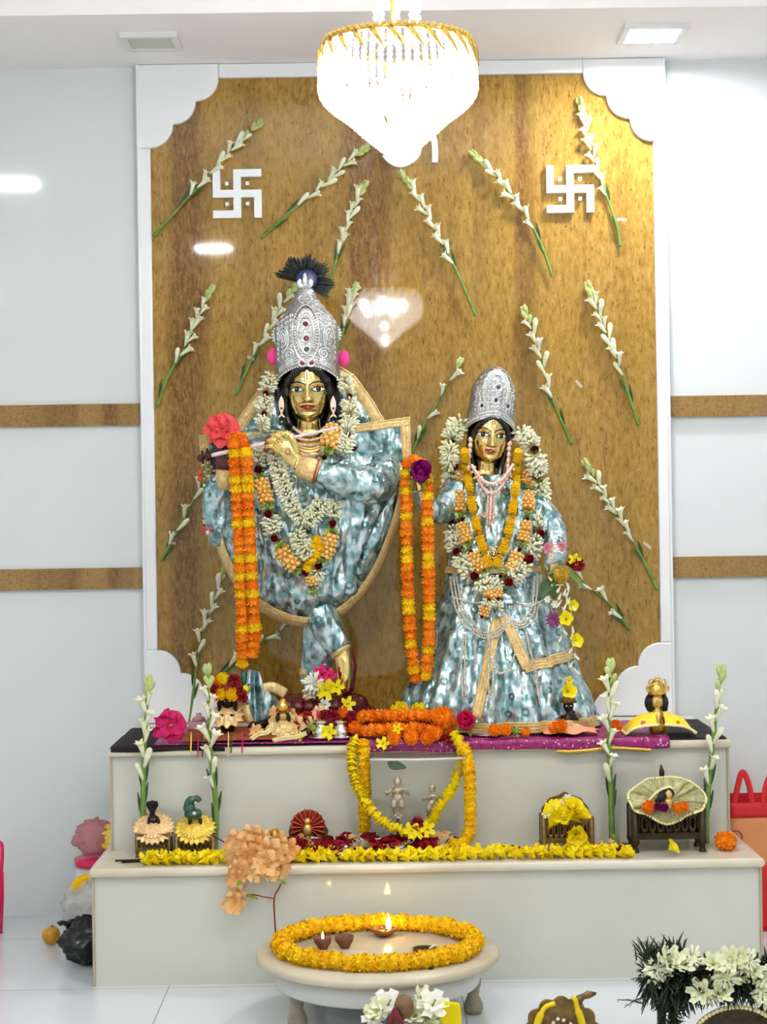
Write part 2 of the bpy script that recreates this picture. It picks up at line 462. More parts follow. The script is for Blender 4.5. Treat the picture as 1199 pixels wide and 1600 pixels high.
# ------------------------------------------------------------------ symbols on the stone panel
M['sign'] = plain('white_sign', (240, 243, 246), .3)
def fylfot(x0, y0, x1, y1, label):
    """square cross symbol with bent arms between pixel corners"""
    d = PANEL_Y - .012; o = thing('wall_symbol', X((x0+x1)/2, (y0+y1)/2, d + .012), label, 'wall symbol', 'white bent arm cross symbols')
    a = X((x0+x1)/2, (y0+y1)/2, d); s = (x1 - x0) / FPX * d / 2; w = s * .155
    px = lambda u, v: (a.x + u * s, a.z + v * s)
    def bar(mb, u0, v0, u1, v1):
        (xa, za), (xb, zb_) = px(u0, v0), px(u1, v1)
        mb.prism([(xa, za), (xb, za), (xb, zb_), (xa, zb_)], d - .008, d + .012)
    mb = MB(); k = .155
    # one outline for the whole cross
    T = [(-k, 1), (1, 1), (1, 1-2*k), (k, 1-2*k), (k, k), (1, k), (1, -1), (1-2*k, -1), (1-2*k, -k), (k, -k), (k, -1), (-1, -1), (-1, -1+2*k), (-k, -1+2*k), (-k, -k), (-1, -k), (-1, 1), (-1+2*k, 1), (-1+2*k, k), (-k, k)]
    bar(mb, -k, -1, k, 1); bar(mb, -1, -k, -k, k); bar(mb, k, -k, 1, k)
    bar(mb, k, 1-2*k, 1, 1); bar(mb, 1-2*k, -1, 1, -k); bar(mb, -1, -1, -k, -1+2*k); bar(mb, -1, k, -1+2*k, 1)
    mb.build('cross', M['sign'], o)
    for su in (-1, 1):
        for sv in (-1, 1):
            m = MB(); bar(m, su*.42 - .07, sv*.42 - .07, su*.42 + .07, sv*.42 + .07)
            m.build('dot', M['sign'], o)
fylfot(333, 264, 409, 342, 'white bent arm cross symbol with four dots on the left of the stone panel')
fylfot(854, 257, 928, 334, 'white bent arm cross symbol with four dots on the right of the stone panel')
def om():
    d = PANEL_Y - .01; o = thing('wall_symbol', X(632, 215, d + .01), 'white curved holy symbol half hidden behind the chandelier', 'wall symbol')
    def stroke(pts, w, name):
        P = spline([X(x, y, d) for x, y in pts], 8); mb = MB(); rings = []
        for i, p in enumerate(P):
            t = (P[min(i+1, len(P)-1)] - P[max(i-1, 0)]).normalized(); n = Vector((-t.z, 0, t.x)) * w
            rings.append([p + n + Vector((0, -.008, 0)), p - n + Vector((0, -.008, 0)), p - n + Vector((0, .01, 0)), p + n + Vector((0, .01, 0))])
        mb.loft(rings, smooth=False).build(name, M['sign'], o)
    stroke([(598, 178), (612, 166), (634, 172), (634, 192), (614, 203), (638, 206), (651, 220), (651, 238), (640, 250), (626, 255), (612, 250), (603, 240)], .0145, 'curve')
    stroke([(634, 203), (650, 210), (662, 206), (671, 207), (678, 217), (680, 232), (680, 254)], .0098, 'tail')
    stroke([(638, 172), (650, 182), (664, 180), (674, 168)], .008, 'crescent')
    MB().ball(X(657, 164, d), (.011, .009, .011), 12, 8).build('dot', M['sign'], o)
om()

# ------------------------------------------------------------------ tuberose stems
M['stem'] = plain('green_stem', (104, 138, 58), .5, var=.3, vscale=30)
M['leaf'] = plain('dark_leaf', (52, 84, 36), .4, var=.3)
M['cream'] = petalmat('cream_petal', (255, 255, 232), (250, 250, 208))
M['bud'] = petalmat('bud_green', (214, 224, 152), (178, 198, 108))
def floret_mesh(open_=True):
    mb = MB()
    mb.tube([(0,0,0), (0,0,.012), (0,.001,.026), (0,.003,.034)], [.003, .0045, .0065, .0075], 7)
    if open_:
        for k in range(6):
            a = 2*PI*k/6; d = Vector((math.cos(a), math.sin(a), 1.5))
            mb.petal((.003*math.cos(a), .003*math.sin(a) + .003, .030), d, Vector((-math.cos(a), -math.sin(a), .8)), .017, .0075, -.45, .1)
    else: mb.ball((0, .003, .036), (.0078, .0078, .013), 7, 5)
    mb.tube([(0,0,-.002), (0,0,.008)], [.003, .0035], 6, 1)
    return mb.mesh('floret', [M['cream'], M['stem']])
def bud_mesh():
    mb = MB(); mb.tube([(0,0,0), (0,0,.008), (0,.001,.018), (0,.002,.026), (0,.002,.03)], [.003, .006, .0075, .006, .001], 7)
    return mb.mesh('bud', [M['bud']])
ME_FLORET = floret_mesh(); ME_HALF = floret_mesh(False); ME_BUD = bud_mesh()
def tuberose(pts, label, seed, n=9, sc=1.0, bare=.35, group='tuberose stems on the stone panel', r=.0052, leaves=2, off=(0, -1, 0)):
    """pts from the cut end to the tip, world coordinates"""
    rr = random.Random(seed); P = spline(pts, 8)
    L = sum((b - a).length for a, b in zip(P, P[1:]))
    o = thing('tuberose_stem', P[0], label, 'flower stem', group)
    MB().tube(P, [r * (1 - .55 * i / len(P)) for i in range(len(P))], 7).build('stem', M['stem'], o)
    pos = along(P, L / 60)
    side = 1; off = Vector(off)
    n = int(n * 1.45)
    for k in range(n):
        f = bare + (1 - bare) * (max(0, k + rr.uniform(-.2, .2)) / n) ** .85
        f = min(max(f, .02), .93); p, t = pos[min(int(f * 60), len(pos) - 1)]
        s = off.cross(t).normalized() * side; side = -side
        d = (t * 1.0 + s * rr.uniform(.16, .46) + off * rr.uniform(.08, .3)).normalized()
        late = f > .86
        me = ME_BUD if late else (ME_FLORET if rr.random() < .75 else ME_HALF)
        inst(me, 'bud' if late else 'floret', p + off * .003, o, ztan(d, rr.uniform(0, 6)), sc * rr.uniform(.85, 1.15))
    p, t = pos[-1]; 
    for k in range(6):
        a = k * 2.1; u = t.orthogonal().normalized(); w = t.cross(u)
        d = (t * 1.2 + (u * math.cos(a) + w * math.sin(a)) * .45).normalized()
        inst(ME_BUD, 'bud', p - t * (.004 * k) + off * .003, o, ztan(d, a), sc * (.7 + .06 * k))
    for k in range(leaves):
        f = bare * rr.uniform(.2, 1.0); p, t = pos[int(f * 60)]; s = off.cross(t).normalized() * (1 if k % 2 else -1)
        MB().petal(p, t * 1 + s * .25, off - s * .3, .06 * sc, .006 * sc, .25, .3, nu=6).build('leaf', M['leaf'], o)
    return o
WALL_STEMS = [
 ([(240,370),(282,322),(322,278),(362,234),(408,190)], 11, 'tuberose stem taped above the left cross symbol, tip up right'),
 ([(408,372),(455,330),(510,285),(545,252),(573,230)], 10, 'tuberose stem slanting between left cross symbol and chandelier tip'),
 ([(512,462),(523,415),(545,345),(558,312),(570,290)], 10, 'tuberose stem rising just right of the peacock feather fan'),
 ([(744,494),(722,442),(690,375),(660,320),(626,270)], 11, 'tuberose stem just below the chandelier tip, leaning left'),
 ([(863,432),(846,382),(815,325),(778,278),(741,242)], 11, 'tuberose stem between the chandelier and the right cross symbol'),
 ([(970,385),(962,345),(940,285),(922,225),(907,160)], 12, 'tuberose stem crossing right of the right cross symbol'),
 ([(246,636),(262,590),(290,540),(312,490),(331,453)], 10, 'tuberose stem at the left edge of the panel beside the tall silver crown'),
 ([(368,618),(395,558),(420,515),(445,470),(463,447)], 9, 'tuberose stem partly behind the left side of the tall silver crown'),
 ([(530,545),(537,515),(545,480),(556,448)], 9, 'short tuberose stem touching the right side of the tall silver crown'),
 ([(644,708),(662,665),(688,622),(718,567)], 4, 'nearly bare tuberose stem between the two statues'),
 ([(894,695),(872,645),(856,600),(842,545),(819,482)], 10, 'tuberose stem right of the smaller silver crown'),
 ([(998,665),(982,615),(966,565),(940,500),(919,444)], 13, 'tuberose stem near right panel edge level with the crowns'),
 ([(1028,922),(1000,865),(972,815),(940,765),(914,722)], 12, 'tuberose stem near right panel edge level with the smaller statue waist'),
 ([(985,985),(955,945),(918,915),(893,882)], 4, 'tuberose stem sticking out right of the hand with the lotus bud'),
 ([(252,876),(272,838),(295,796),(322,742)], 5, 'tuberose stem half hidden left of the flute player'),
 ([(296,1128),(305,1060),(315,990),(332,945),(353,886)], 10, 'tuberose stem low on the panel left of the hanging marigold garland'),
 ([(336,1062),(372,1030),(410,1002),(460,972)], 5, 'low tuberose stem passing behind the marigold garland beside the legs'),
]
for k, (pts, n, lab) in enumerate(WALL_STEMS):
    tuberose([X(x, y, PANEL_Y - .014 - .004 * (i % 2)) for i, (x, y) in enumerate(pts)], lab, 40 + k, int(n * .86), 1.08, .36 if n > 6 else .15)
M['tape'] = plain('clear_tape', (236, 236, 230), .2, alpha=.35)
for k, (x, y, a) in enumerate([(393, 560, .4), (972, 343, .1), (905, 600, .9), (268, 848, .3), (1012, 852, .7)]):
    p = X(x, y, PANEL_Y - .020)
    MB().box(p, (.03, .001, .009), 0, (0, a, 0)).build('sticky_tape', M['tape'], label=['shiny tape strip holding the stem left of the tall crown', 'shiny tape strip on the stem by the right cross symbol', 'shiny tape strip on the stem right of the smaller crown', 'shiny tape strip on the stem left of the flute player', 'shiny tape strip on the stem at the lower right panel edge'][k], cat='tape')
FRONT = [
 ([(224,1300),(224,1240),(226,1170),(229,1110),(232,1062)], 12, 'tuberose stem leaning on the upper step at far left'),
 ([(336,1325),(338,1260),(330,1190),(327,1110),(325,1048)], 13, 'tuberose stem leaning on the upper step right of the pink hibiscus'),
 ([(957,1318),(955,1240),(952,1160),(953,1090),(955,1035)], 13, 'tuberose stem leaning on the upper step left of the yellow caped idol'),
 ([(1104,1318),(1106,1250),(1112,1180),(1120,1110),(1128,1045)], 12, 'tuberose stem leaning on the upper step at far right'),
]
for k, (pts, n, lab) in enumerate(FRONT):
    n = int(n * .62)
    ds = [5.155, 5.165, 5.165, 5.16, 5.17]
    tuberose([X(x, y, ds[i]) for i, (x, y) in enumerate(pts)], lab, 80 + k, n, 1.2, .34, 'tuberose stems leaning on the upper step', r=.0095, leaves=4)
# ------------------------------------------------------------------ statue materials
def m_brocade(name='silver_blue_brocade'):
    t = NT(name)
    co = t.coords((1, 1, 1), True)
    f1 = t.noise(38, 3, co, .55)
    base = t.ramp(f1, [(.36, (.16, .31, .32, 1)), (.47, (.32, .48, .50, 1)), (.56, (.56, .67, .69, 1)), (.7, (.64, .74, .76, 1))])
    vo = t.n('TexVoronoi'); vo.inputs['Scale'].default_value = 21; vo.inputs['Randomness'].default_value = .8; t.l(co, vo.inputs['Vector'])
    ring = t.ramp(vo.outputs['Distance'], [(.0, (0, 0, 0, 1)), (.13, (0, 0, 0, 1)), (.17, (.9, .9, .9, 1)), (.24, (.9, .9, .9, 1)), (.29, (0, 0, 0, 1))])
    mx = t.n('MixRGB', blend_type='MIX'); t.l(ring, mx.inputs[0]); t.l(base, mx.inputs[1]); mx.inputs[2].default_value = (.08, .17, .18, 1)
    t.l(mx.outputs[0], t.b.inputs['Base Color']); t.set(metal=.72, rough=.25, spec=.6)
    mp = t.n('Mapping'); mp.inputs['Scale'].default_value = (1.3, 1.3, .75); t.l(co, mp.inputs[0])
    a = t.noise(10, 2.5, mp.outputs[0], .5); t.bump(a, 1.0, .07)
    return t.m
M['brocade'] = m_brocade()
def m_border():
    t = NT('gold_ribbon'); f = t.noise(90, 2, t.coords(world=True))
    t.l(t.ramp(f, [(.3, lin((206, 170, 104))), (.7, lin((240, 214, 152)))]), t.b.inputs['Base Color']); t.set(metal=.2, rough=.4)
    t.bump(t.noise(140, 2, t.coords(world=True)), .4, .003); return t.m
M['ribbon'] = m_border()
M['idol_gold'] = plain('idol_gold', (226, 186, 92), .13, 1.0)
M['idol_gold'].node_tree.nodes['Principled BSDF'].inputs['Base Color'].default_value = lin((236, 206, 132))
M['black'] = plain('black_gloss', (8, 8, 10), .16, spec=.6)
M['black_matt'] = plain('black_matt', (14, 13, 14), .6)
M['eye_white'] = plain('eye_white', (240, 238, 232), .25)
M['lip'] = plain('lip_red', (128, 24, 22), .3)
M['redpaint'] = plain('red_paint', (172, 38, 26), .4)
M['maroon'] = plain('maroon_lacquer', (92, 14, 24), .22, spec=.6)
M['henna'] = plain('henna_red_metal', (140, 52, 26), .22, .5)
def m_silver():
    t = NT('embossed_silver'); co = t.coords(world=True)
    t.set(col=lin((172, 172, 175)), metal=.88, rough=.3)  # crown ground darkened in colour to stand in for shade in the recesses
    vo = t.n('TexVoronoi'); vo.inputs['Scale'].default_value = 150; t.l(co, vo.inputs['Vector'])
    t.bump(vo.outputs['Distance'], .7, .004); return t.m
M['silver'] = m_silver()
M['silver_bright'] = plain('bright_silver', (232, 232, 230), .16, 1.0)
M['ruby'] = plain('ruby', (140, 12, 34), .1, spec=.8); M['emerald'] = plain('emerald', (10, 74, 52), .1, spec=.8)
M['garnet'] = plain('dark_garnet', (52, 22, 44), .1, spec=.8)
M['pinkgem'] = plain('rose_gold_filigree', (240, 204, 188), .3, .35)
M['white_paint'] = plain('white_paint', (238, 232, 220), .4)
def m_feather():
    t = NT('peacock_feather'); t.l(t.ramp(t.noise(120, 3, t.coords((1, 1, .3), True)), [(.3, lin((8, 12, 16))), (.55, lin((24, 36, 30))), (.8, lin((56, 58, 26)))]), t.b.inputs['Base Color']); t.set(rough=.5); return t.m
M['feather'] = m_feather(); M['feather_eye'] = plain('feather_eye_blue', (12, 26, 84), .35, var=.4)
M['pink_cloth'] = plain('pink_pompom', (236, 56, 140), .7)
M['pearl'] = plain('pearl_bead', (212, 204, 184), .22, spec=.6)

def sample_poly(pts, n, closed=True):
    P = spline([Vector((x, y, 0)) for x, y in pts], 10, closed)
    if closed: P = P + [P[0]]
    tot = sum((b - a).length for a, b in zip(P, P[1:]))
    return [p for p, t in along(P, tot / n)][:n]

# ------------------------------------------------------------------ faces; unit 1 = half the face width, origin between the eyes
HW = [(-1.62, .12), (-1.56, .30), (-1.42, .56), (-1.15, .80), (-.8, .94), (-.35, 1.0), (.2, 1.0), (.6, .96), (1.0, .86), (1.4, .66), (1.7, .2)]
HF = [(-1.62, .45), (-1.5, .74), (-1.2, .92), (-.6, 1.0), (.3, 1.02), (.9, .95), (1.4, .7), (1.7, .3)]
def gs(x, z, cx, cz, sx, sz): return math.exp(-((x - cx) / sx) ** 2 - ((z - cz) / sz) ** 2)
def face_y(x, z):
    w = lerp(HW, z); f = lerp(HF, z)
    b = f * (max(0, 1 - (x / w) ** 2)) ** .5
    a = abs(x); d = 0
    rz = min(1, max(0, (.35 - z) / .9))
    if -.75 < z < .5: d += (.07 + .33 * rz) * math.exp(-(x / (.13 + .05 * rz)) ** 2) * (1 if z > -.55 else max(0, 1 - ((z + .55) / -.13) ** 2) if z > -.68 else 0) * min(1, (.5 - z) / .3)
    d += .13 * gs(a, z, .17, -.52, .10, .11)
    d -= .10 * gs(a, z, .5, .02, .34, .19)
    d += .05 * gs(a, z, .5, .32, .4, .12)
    d += .07 * gs(a, z, .58, -.55, .3, .28)
    d += .11 * gs(x, z, 0, -.80, .24, .07) + .12 * gs(x, z, 0, -.96, .22, .08) - .04 * gs(x, z, 0, -.88, .3, .03)
    d -= .05 * gs(x, z, 0, -1.12, .3, .07)
    d += .12 * gs(x, z, 0, -1.36, .22, .15)
    return -(b + d)
class Face:
    def __init__(s, root, O, unit, Rm): s.root = root; s.O = Vector(O); s.M = Matrix.Translation(s.O) @ (Rm.to_4x4() @ Matrix.Scale(unit, 4))
    def put(s, mb, name, mat, **k): mb.xf(s.M); return mb.build(name, mat, s.root, **k)
    def patch(s, xs, lo, hi, off, nv=5, mb=None, mat=0):
        mb = mb or MB()
        def fn(u, v):
            x = xs[0] + (xs[1] - xs[0]) * u; z = lo(x) + (hi(x) - lo(x)) * v
            return Vector((x, face_y(x, z) - off, z))
        return mb.grid(fn, 16, nv, mat)
    def build(s, eyes=((-.52, 0), (.55, 0)), lipx=0):
        hd = MB(); rings = []
        for i in range(61):
            z = -1.62 + 3.32 * i / 60; w = lerp(HW, z); r = []
            for j in range(72):
                a = 2 * PI * j / 72; x = -w * math.cos(a)
                y = face_y(x, z) if math.sin(a) >= 0 else lerp(HF, z) * 1.1 * -math.sin(a)
                r.append(Vector((x, y, z)))
            rings.append(r)
        hd.loft(rings)
        # ears
        for sx in (-1, 1): hd.ball((sx * 1.0, .12, -.18), (.09, .16, .30), 10, 8)
        # neck with crease rings running into the chest
        hd.lathe([(.62, -1.2), (.60, -1.6), (.62, -1.72), (.60, -1.78), (.64, -1.95), (.62, -2.0), (.85, -2.3), (1.5, -2.6), (2.0, -3.0), (2.1, -4.2)], (0, .25, 0), 32, sx=1, sy=.72)
        s.put(hd, 'head', M['idol_gold'])
        for ex, ez in eyes:
            m = 1 if ex > 0 else -1
            up = lambda x, e=ex, h=.105: ez + h * max(0, 1 - ((x - e) / .30) ** 2) ** .8 + .03 * (x - e) * m
            dn = lambda x, e=ex, h=.085: ez - h * max(0, 1 - ((x - e) / .30) ** 2) ** .9 + .03 * (x - e) * m
            eu = lambda x: ez + .155 * max(0, 1 - ((x - ex) / .37) ** 2) ** .8 + .05 * (x - ex) * m
            ed = lambda x: ez - .115 * max(0, 1 - ((x - ex) / .37) ** 2) ** .9 + .05 * (x - ex) * m
            e = s.put(s.patch((ex - .37, ex + .37), ed, eu, .012), 'eye', M['black'], label='black outlined white eye')
            w = s.patch((ex - .285, ex + .285), dn, up, .024); w.xf(s.M); w.build('eyeball', M['eye_white'], e)
            ic = lambda sg: (lambda x: ez + .02 + sg * .125 * max(0, 1 - ((x - ex) / .125) ** 2) ** .5)
            w = s.patch((ex - .125, ex + .125), ic(-1), ic(1), .034); w.xf(s.M); w.build('iris', M['black'], e)
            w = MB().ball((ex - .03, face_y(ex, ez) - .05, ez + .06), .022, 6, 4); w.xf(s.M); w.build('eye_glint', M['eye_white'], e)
            arch = [(-.48, .16), (-.3, .31), (0, .375), (.25, .31), (.44, .19)]
            P = spline([Vector((ex + m * q, face_y(ex + m * q, ez + .0 + h) - .01, ez + h)) for q, h in arch], 6)
            nP = len(P); br = MB().tube(P, [.012 + .028 * math.sin(PI * i / (nP - 1)) for i in range(nP)], 6, flat=.6)
            s.put(br, 'eyebrow', M['black'])
        lu = lambda x: -.80 + .05 * math.cos(x / .34 * PI / 2) - .03 * math.exp(-(x / .06) ** 2) + .05 * abs(x)
        ld = lambda x: -.84 - .17 * max(0, 1 - (x / .36) ** 2) ** .7 + .03 * abs(x)
        s.put(s.patch((-.35, .35), ld, lu, .012), 'lips', M['lip'])
        mo = MB().tube(spline([Vector((q, face_y(q, -.875 + .12 * q * q) - .014, -.875 + .12 * q * q)) for q in (-.33, -.15, 0, .15, .33)], 5), .01, 5)
        s.put(mo, 'mouth_line', M['black_matt'])

def crown(root, rows, ctr, bottom, dzf, M_, gems, name='crown', sy=1.0):
    """rows: (z, halfwidth, y shift); bottom(theta): height where the brim runs, all in local units"""
    mb = MB(); rings = []; N = 72
    zt_ = rows[-1][0]
    hw = [(z, w) for z, w, s in rows]; sh = [(z, s) for z, w, s in rows]
    surf = lambda th, z, k=1.0: Vector((-lerp(hw, z) * math.cos(th) * k, -lerp(hw, z) * math.sin(th) * sy * k + lerp(sh, z), z))
    for i in range(41):
        r = []
        for j in range(N):
            th = 2 * PI * j / N; zb_ = bottom(th); z = zb_ + (zt_ - zb_) * (i / 40)
            r.append(surf(th, z))
        rings.append(r)
    mb.loft(rings, 0, (False, True)); mb.xf(M_)
    c = mb.build(name, M['silver'], root, solid=.004)
    fr = lambda x, z, off=.03: Vector((x, -sy * math.sqrt(max(0, lerp(hw, z) ** 2 - x * x)) + lerp(sh, z) - off, z))
    return c, fr, surf

# ------------------------------------------------------------------ flute player
DK = 5.52
def K(px, py, dy=0): return X(px, py, DK + dy)
def statue_flute():
    base = S(500, DK, ZU)
    o = thing('deity_statue', base, 'taller gilded statue in silver blue brocade playing a flute, tall silver crown, peacock feather', 'statue')
    unit = 31.3 / FPX * DK
    Rm = Matrix.Rotation(R(-.6), 3, 'Y') @ Matrix.Rotation(R(2), 3, 'X')
    F = Face(o, K(481.5, 609.5, 0), unit, Rm); F.build()
    T = F.M
    # tilak
    tk = MB()
    U = [(-.085, .84), (-.085, .45), (-.06, .33), (0, .27), (.06, .33), (.085, .45), (.085, .84)]
    P = spline([Vector((x, face_y(x, z) - .012, z)) for x, z in U], 6); tk.tube(P, .022, 6); F.put(tk, 'forehead_mark', M['white_paint'])
    tk = MB().tube([Vector((0, face_y(0, z) - .014, z)) for z in (.88, .7, .5)], .022, 6); F.put(tk, 'forehead_line', M['redpaint'])
    for sx in (-1, 1):          # white dotted patterns on the temples and cheeks
        mb = MB()
        for k in range(9):
            x = sx * (.9 - .03 * abs(k - 4)); z = .25 - .11 * k; mb.ball((x, face_y(x, z) - .01, z), .02, 6, 4)
        F.put(mb, 'cheek_dots', M['white_paint'])
    # hair: mass behind the face, locks, and the wave over the forehead
    h = MB()
    rows = [(-2.1, .7, 1.0), (-1.9, 1.25, .9), (-1.5, 1.5, .85), (-1.0, 1.62, .8), (-.4, 1.7, .75), (.2, 1.66, .7), (.8, 1.45, .6), (1.2, 1.1, .5)]
    rings = []
    for z, w, s in rows:
        rings.append([Vector((w * math.cos(2*PI*j/40) * (1 + .03*math.sin(9*2*PI*j/40)), s + .85 * math.sin(2*PI*j/40), z)) for j in range(40)])
    h.loft(rings)
    for sx in (-1, 1):
        P = spline([Vector((sx*.08, -1.0, 1.02)), Vector((sx*.42, -.98, .98)), Vector((sx*.78, -.72, .72)), Vector((sx*1.0, -.42, .3)), Vector((sx*1.12, -.2, -.3)), Vector((sx*1.15, -.1, -1.0)), Vector((sx*1.0, -.1, -1.6)), Vector((sx*.9, 0, -2.0))], 6)
        n = len(P); h.tube(P, [.10 + .10 * min(1, i / n * 2.5) - .05 * max(0, i / n - .7) + .03 * math.sin(i * .9) for i in range(n)], 10)
    F.put(h, 'hair', M['black'])
    # crown
    rows = [(-.35, 1.6, .35), (.3, 1.63, .3), (1.0, 1.58, .25), (1.6, 1.56, .2), (2.3, 1.55, .15), (2.9, 1.60, .12), (3.3, 1.50, .1), (3.6, 1.28, .1), (4.0, .98, .08), (4.35, .68, .06), (4.7, .50, .05), (5.0, .40, .05), (5.15, .15, .05)]
    def bot(th):
        s = math.sin(th)
        return (.22 + .92 * max(0, s) ** 1.3 if s > 0 else .2)
    c, fr, surf = crown(o, rows, None, bot, None, T, None, sy=.82)
    rel = MB()
    oval = lambda a, k: fr(.66 * k * math.sin(a), 2.75 + 1.28 * k * math.cos(a) + .14 * math.cos(a) ** 3, .05)
    for k in (1.0, .62):
        P = [oval(2*PI*j/60, k) for j in range(61)]; rel.tube(P, .07, 6)
    for j in range(46):
        a = 2*PI*j/46
        if math.cos(a) < -.75: continue
        rel.tube([oval(a, .66), oval(a, .97)], [.04, .075], 5)
    for sx in (-1, 1):          # side fans and scrolls
        for k in (.62, .42, .22):
            P = []
            for j in range(22):
                a = -.3 + 5.2 * j / 21
                P.append(fr(sx * (1.13 + .42 * k * math.cos(a)), 2.55 + .95 * k * math.sin(a), .05))
            rel.tube(P, .058, 6)
        for cz, k in ((1.75, .3), (1.35, .22)):
            P = [fr(sx * (.85 + k * (1 - j / 34) * math.cos(j * .42)), cz + k * (1 - j / 34) * math.sin(j * .42), .05) for j in range(30)]; rel.tube(P, .058, 6)
        for q in range(3):      # brim swags
            P = [fr(sx * (.05 + 1.4 * j / 14), 1.42 + .13 * q - (.55 + .05 * q) * (j / 14) ** 1.5, .05) for j in range(15)]; rel.tube(P, .055, 6)
        rel.tube(spline([fr(sx * .1, 4.25, .05), fr(sx * .32, 4.45, .04), fr(sx * .2, 4.68, .04), fr(sx * .05, 4.55, .05)], 6), .045, 6)
    for j in range(40):         # bead edge of the brim
        th = PI * j / 39; p = surf(th, bot(th) + .02, 1.02); rel.ball(p, .065, 6, 4)
    for q in range(9):          # dense embossed rosettes between the scrolls
        for k in range(13):
            z = 1.55 + .25 * q + .1 * (k % 2); x = -1.35 + .225 * k
            if z > 4.0 or abs(x) > lerp([(a, b) for a, b, _ in rows], z) * .92: continue
            p = fr(x, z, .02); rel.torus(p, .085, .028, 10, 5, 0, Matrix.Rotation(R(90), 3, 'X')); rel.ball(p, .038, 6, 4)
    for sx in (-1, 1):          # shell fans at both sides
        for k in range(7):
            a = -1.1 + 2.5 * k / 6; b0 = Vector((sx * 1.42, .0, 2.75)); rel.tube([b0, b0 + Vector((sx * .34 * math.cos(a), -.05, .46 * math.sin(a)))], [.05, .085], 6)
    for j in range(30):
        z = 3.35 + .055 * j * .9; 
        for sx in (-1, 1): rel.ball(Vector((sx * (lerp([(a, b) for a, b, _ in rows], z) + .01), lerp([(a, s) for a, _, s in rows], z), z)), .05, 6, 4)
    rel.xf(T); rel.build('relief', M['silver_bright'], c)
    for x, z, m in ((.0, 3.2, 'ruby'), (.02, 2.5, 'ruby'), (.03, 1.95, 'emerald'), (-.2, 1.33, 'ruby'), (.24, 1.33, 'ruby')):
        g = MB(); p = fr(x, z, .06); g.torus(p, .16, .035, 20, 6, 0, Matrix.Rotation(R(90), 3, 'X')); g.torus(p, .22, .03, 20, 6, 0, Matrix.Rotation(R(90), 3, 'X')); g.ball(p, (.12, .08, .12), 10, 8, 1)
        g.xf(T); g.build('gem', [M['silver_bright'], M[m]], c)
    fin = MB()
    for q, hgt in ((-.24, .5), (.24, .5), (0, .8)):
        P = spline([Vector((q * .3, -.1, 5.05)), Vector((q * 1.2, -.12, 5.05 + hgt * .45)), Vector((q * .9, -.1, 5.05 + hgt))], 5); n = len(P)
        fin.tube(P, [.03 + .12 * math.sin(PI * i / (n - 1)) ** .8 for i in range(n)], 8, flat=.5)
    fin.xf(T); fin.build('finial', M['silver_bright'], c)
    # peacock feather fan
    fe = MB(); C0 = Vector((.0, .12, 5.30)); rr = random.Random(3)
    for k in range(270):
        a = R(-74 + 200 * (k + rr.random()) / 270); L = 1.22 + .3 * rr.random() + .12 * math.sin(a * 9) - .12 * max(0, math.sin(a))
        d = Vector((math.sin(a) * 1.02, rr.uniform(-.16, .16), math.cos(a)))
        b0 = C0 + d * .35; mid = C0 + d * (L * .7); tip = C0 + d * L + Vector((rr.uniform(-.06, .06), rr.uniform(-.06, .06), -.04))
        fe.tube([b0, mid, tip], [.03, .05, .012], 4, flat=.35)
    fe.xf(T); f = fe.build('peacock_feather', M['feather'], o)
    ey = MB().ball((.08, -.06, 5.50), (.56, .09, .50), 20, 10); ey.xf(T); ey.build('feather_eye', M['feather_eye'], f)
    qu = MB().tube([Vector((.1, .1, 4.4)), Vector((.05, .05, 5.3))], .05, 6); qu.xf(T); qu.build('quill', M['feather_eye'], f)
    for sx, x, z in ((-1, 426, 557), (1, 538, 560)):
        mb = MB().ball(K(x, z, .02), (.017, .014, .026), 12, 10, fn=lambda d: 1 + .08 * noise.noise(d * 6)); mb.build('pompom', M['pink_cloth'], o)
    # fish earrings
    for x in (440, 521):
        e = MB(); u = .05
        prof = [(0, 1.0), (.12, .8), (.22, .5), (.24, .2), (.19, -.15), (.09, -.4), (.06, -.5)]
        pts = [(-w, z) for w, z in prof] + [(-.30, -.78), (-.2, -.84), (0, -.68), (.2, -.84), (.30, -.78)] + [(w, z) for w, z in reversed(prof[1:])]
        p = K(x, 637, -.055); s_ = .0365
        e.prism([(p.x + a * s_, p.z + b * s_) for a, b in pts], p.y - .003, p.y + .003)
        er = e.build('earring', M['pinkgem'], o, bevel=.0012)
        MB().ball(K(x, 638, -.060), (.004, .002, .004), 8, 6).build('earring_gem', M['garnet'], er)
        MB().ball(K(x + .5, 659, -.055), .0032, 8, 6).build('earring_pearl', M['pearl'], er)
    # necklace of pink filigree on the chest
    for r_, py, w in ((0, 668, 24), (1, 676, 30), (2, 684, 34), (3, 700, 30), (4, 716, 22)):
        mb = MB()
        for j in range(19):
            q = -1 + 2 * j / 18
            mb.ball(K(483 + w * q, py + 12 * (1 - q * q), -.08 - .012 * r_ + .04 * q * q), .0046, 6, 5)
        mb.build('necklace', M['pinkgem'], o)
    # back shawl rising behind the head
    def sheet(poly, dfn, inner=.86, name='shawl', bjs=None, ctr=None, nr=12, bulge=0, pw=.6, amp=.006, back=0, fq=11):
        B = sample_poly(poly, 120); c0 = ctr or (sum(p.x for p in B) / 120, sum(p.y for p in B) / 120)
        def pt(j, r, off=0):
            b = B[j % 120]; x = c0[0] + (b.x - c0[0]) * r; y = c0[1] + (b.y - c0[1]) * r
            d = dfn(x, y) - bulge * max(0, 1 - r ** 2.2) ** pw
            n = noise.noise(Vector((x / FPX * DK * fq, y / FPX * DK * fq * .45, 3))) + .6 * noise.noise(Vector((x / FPX * DK * fq * 2.3, y / FPX * DK * fq * 1.2, 9)))
            return K(x, y, d + amp * n * (1 if r < .99 else .6) - off)
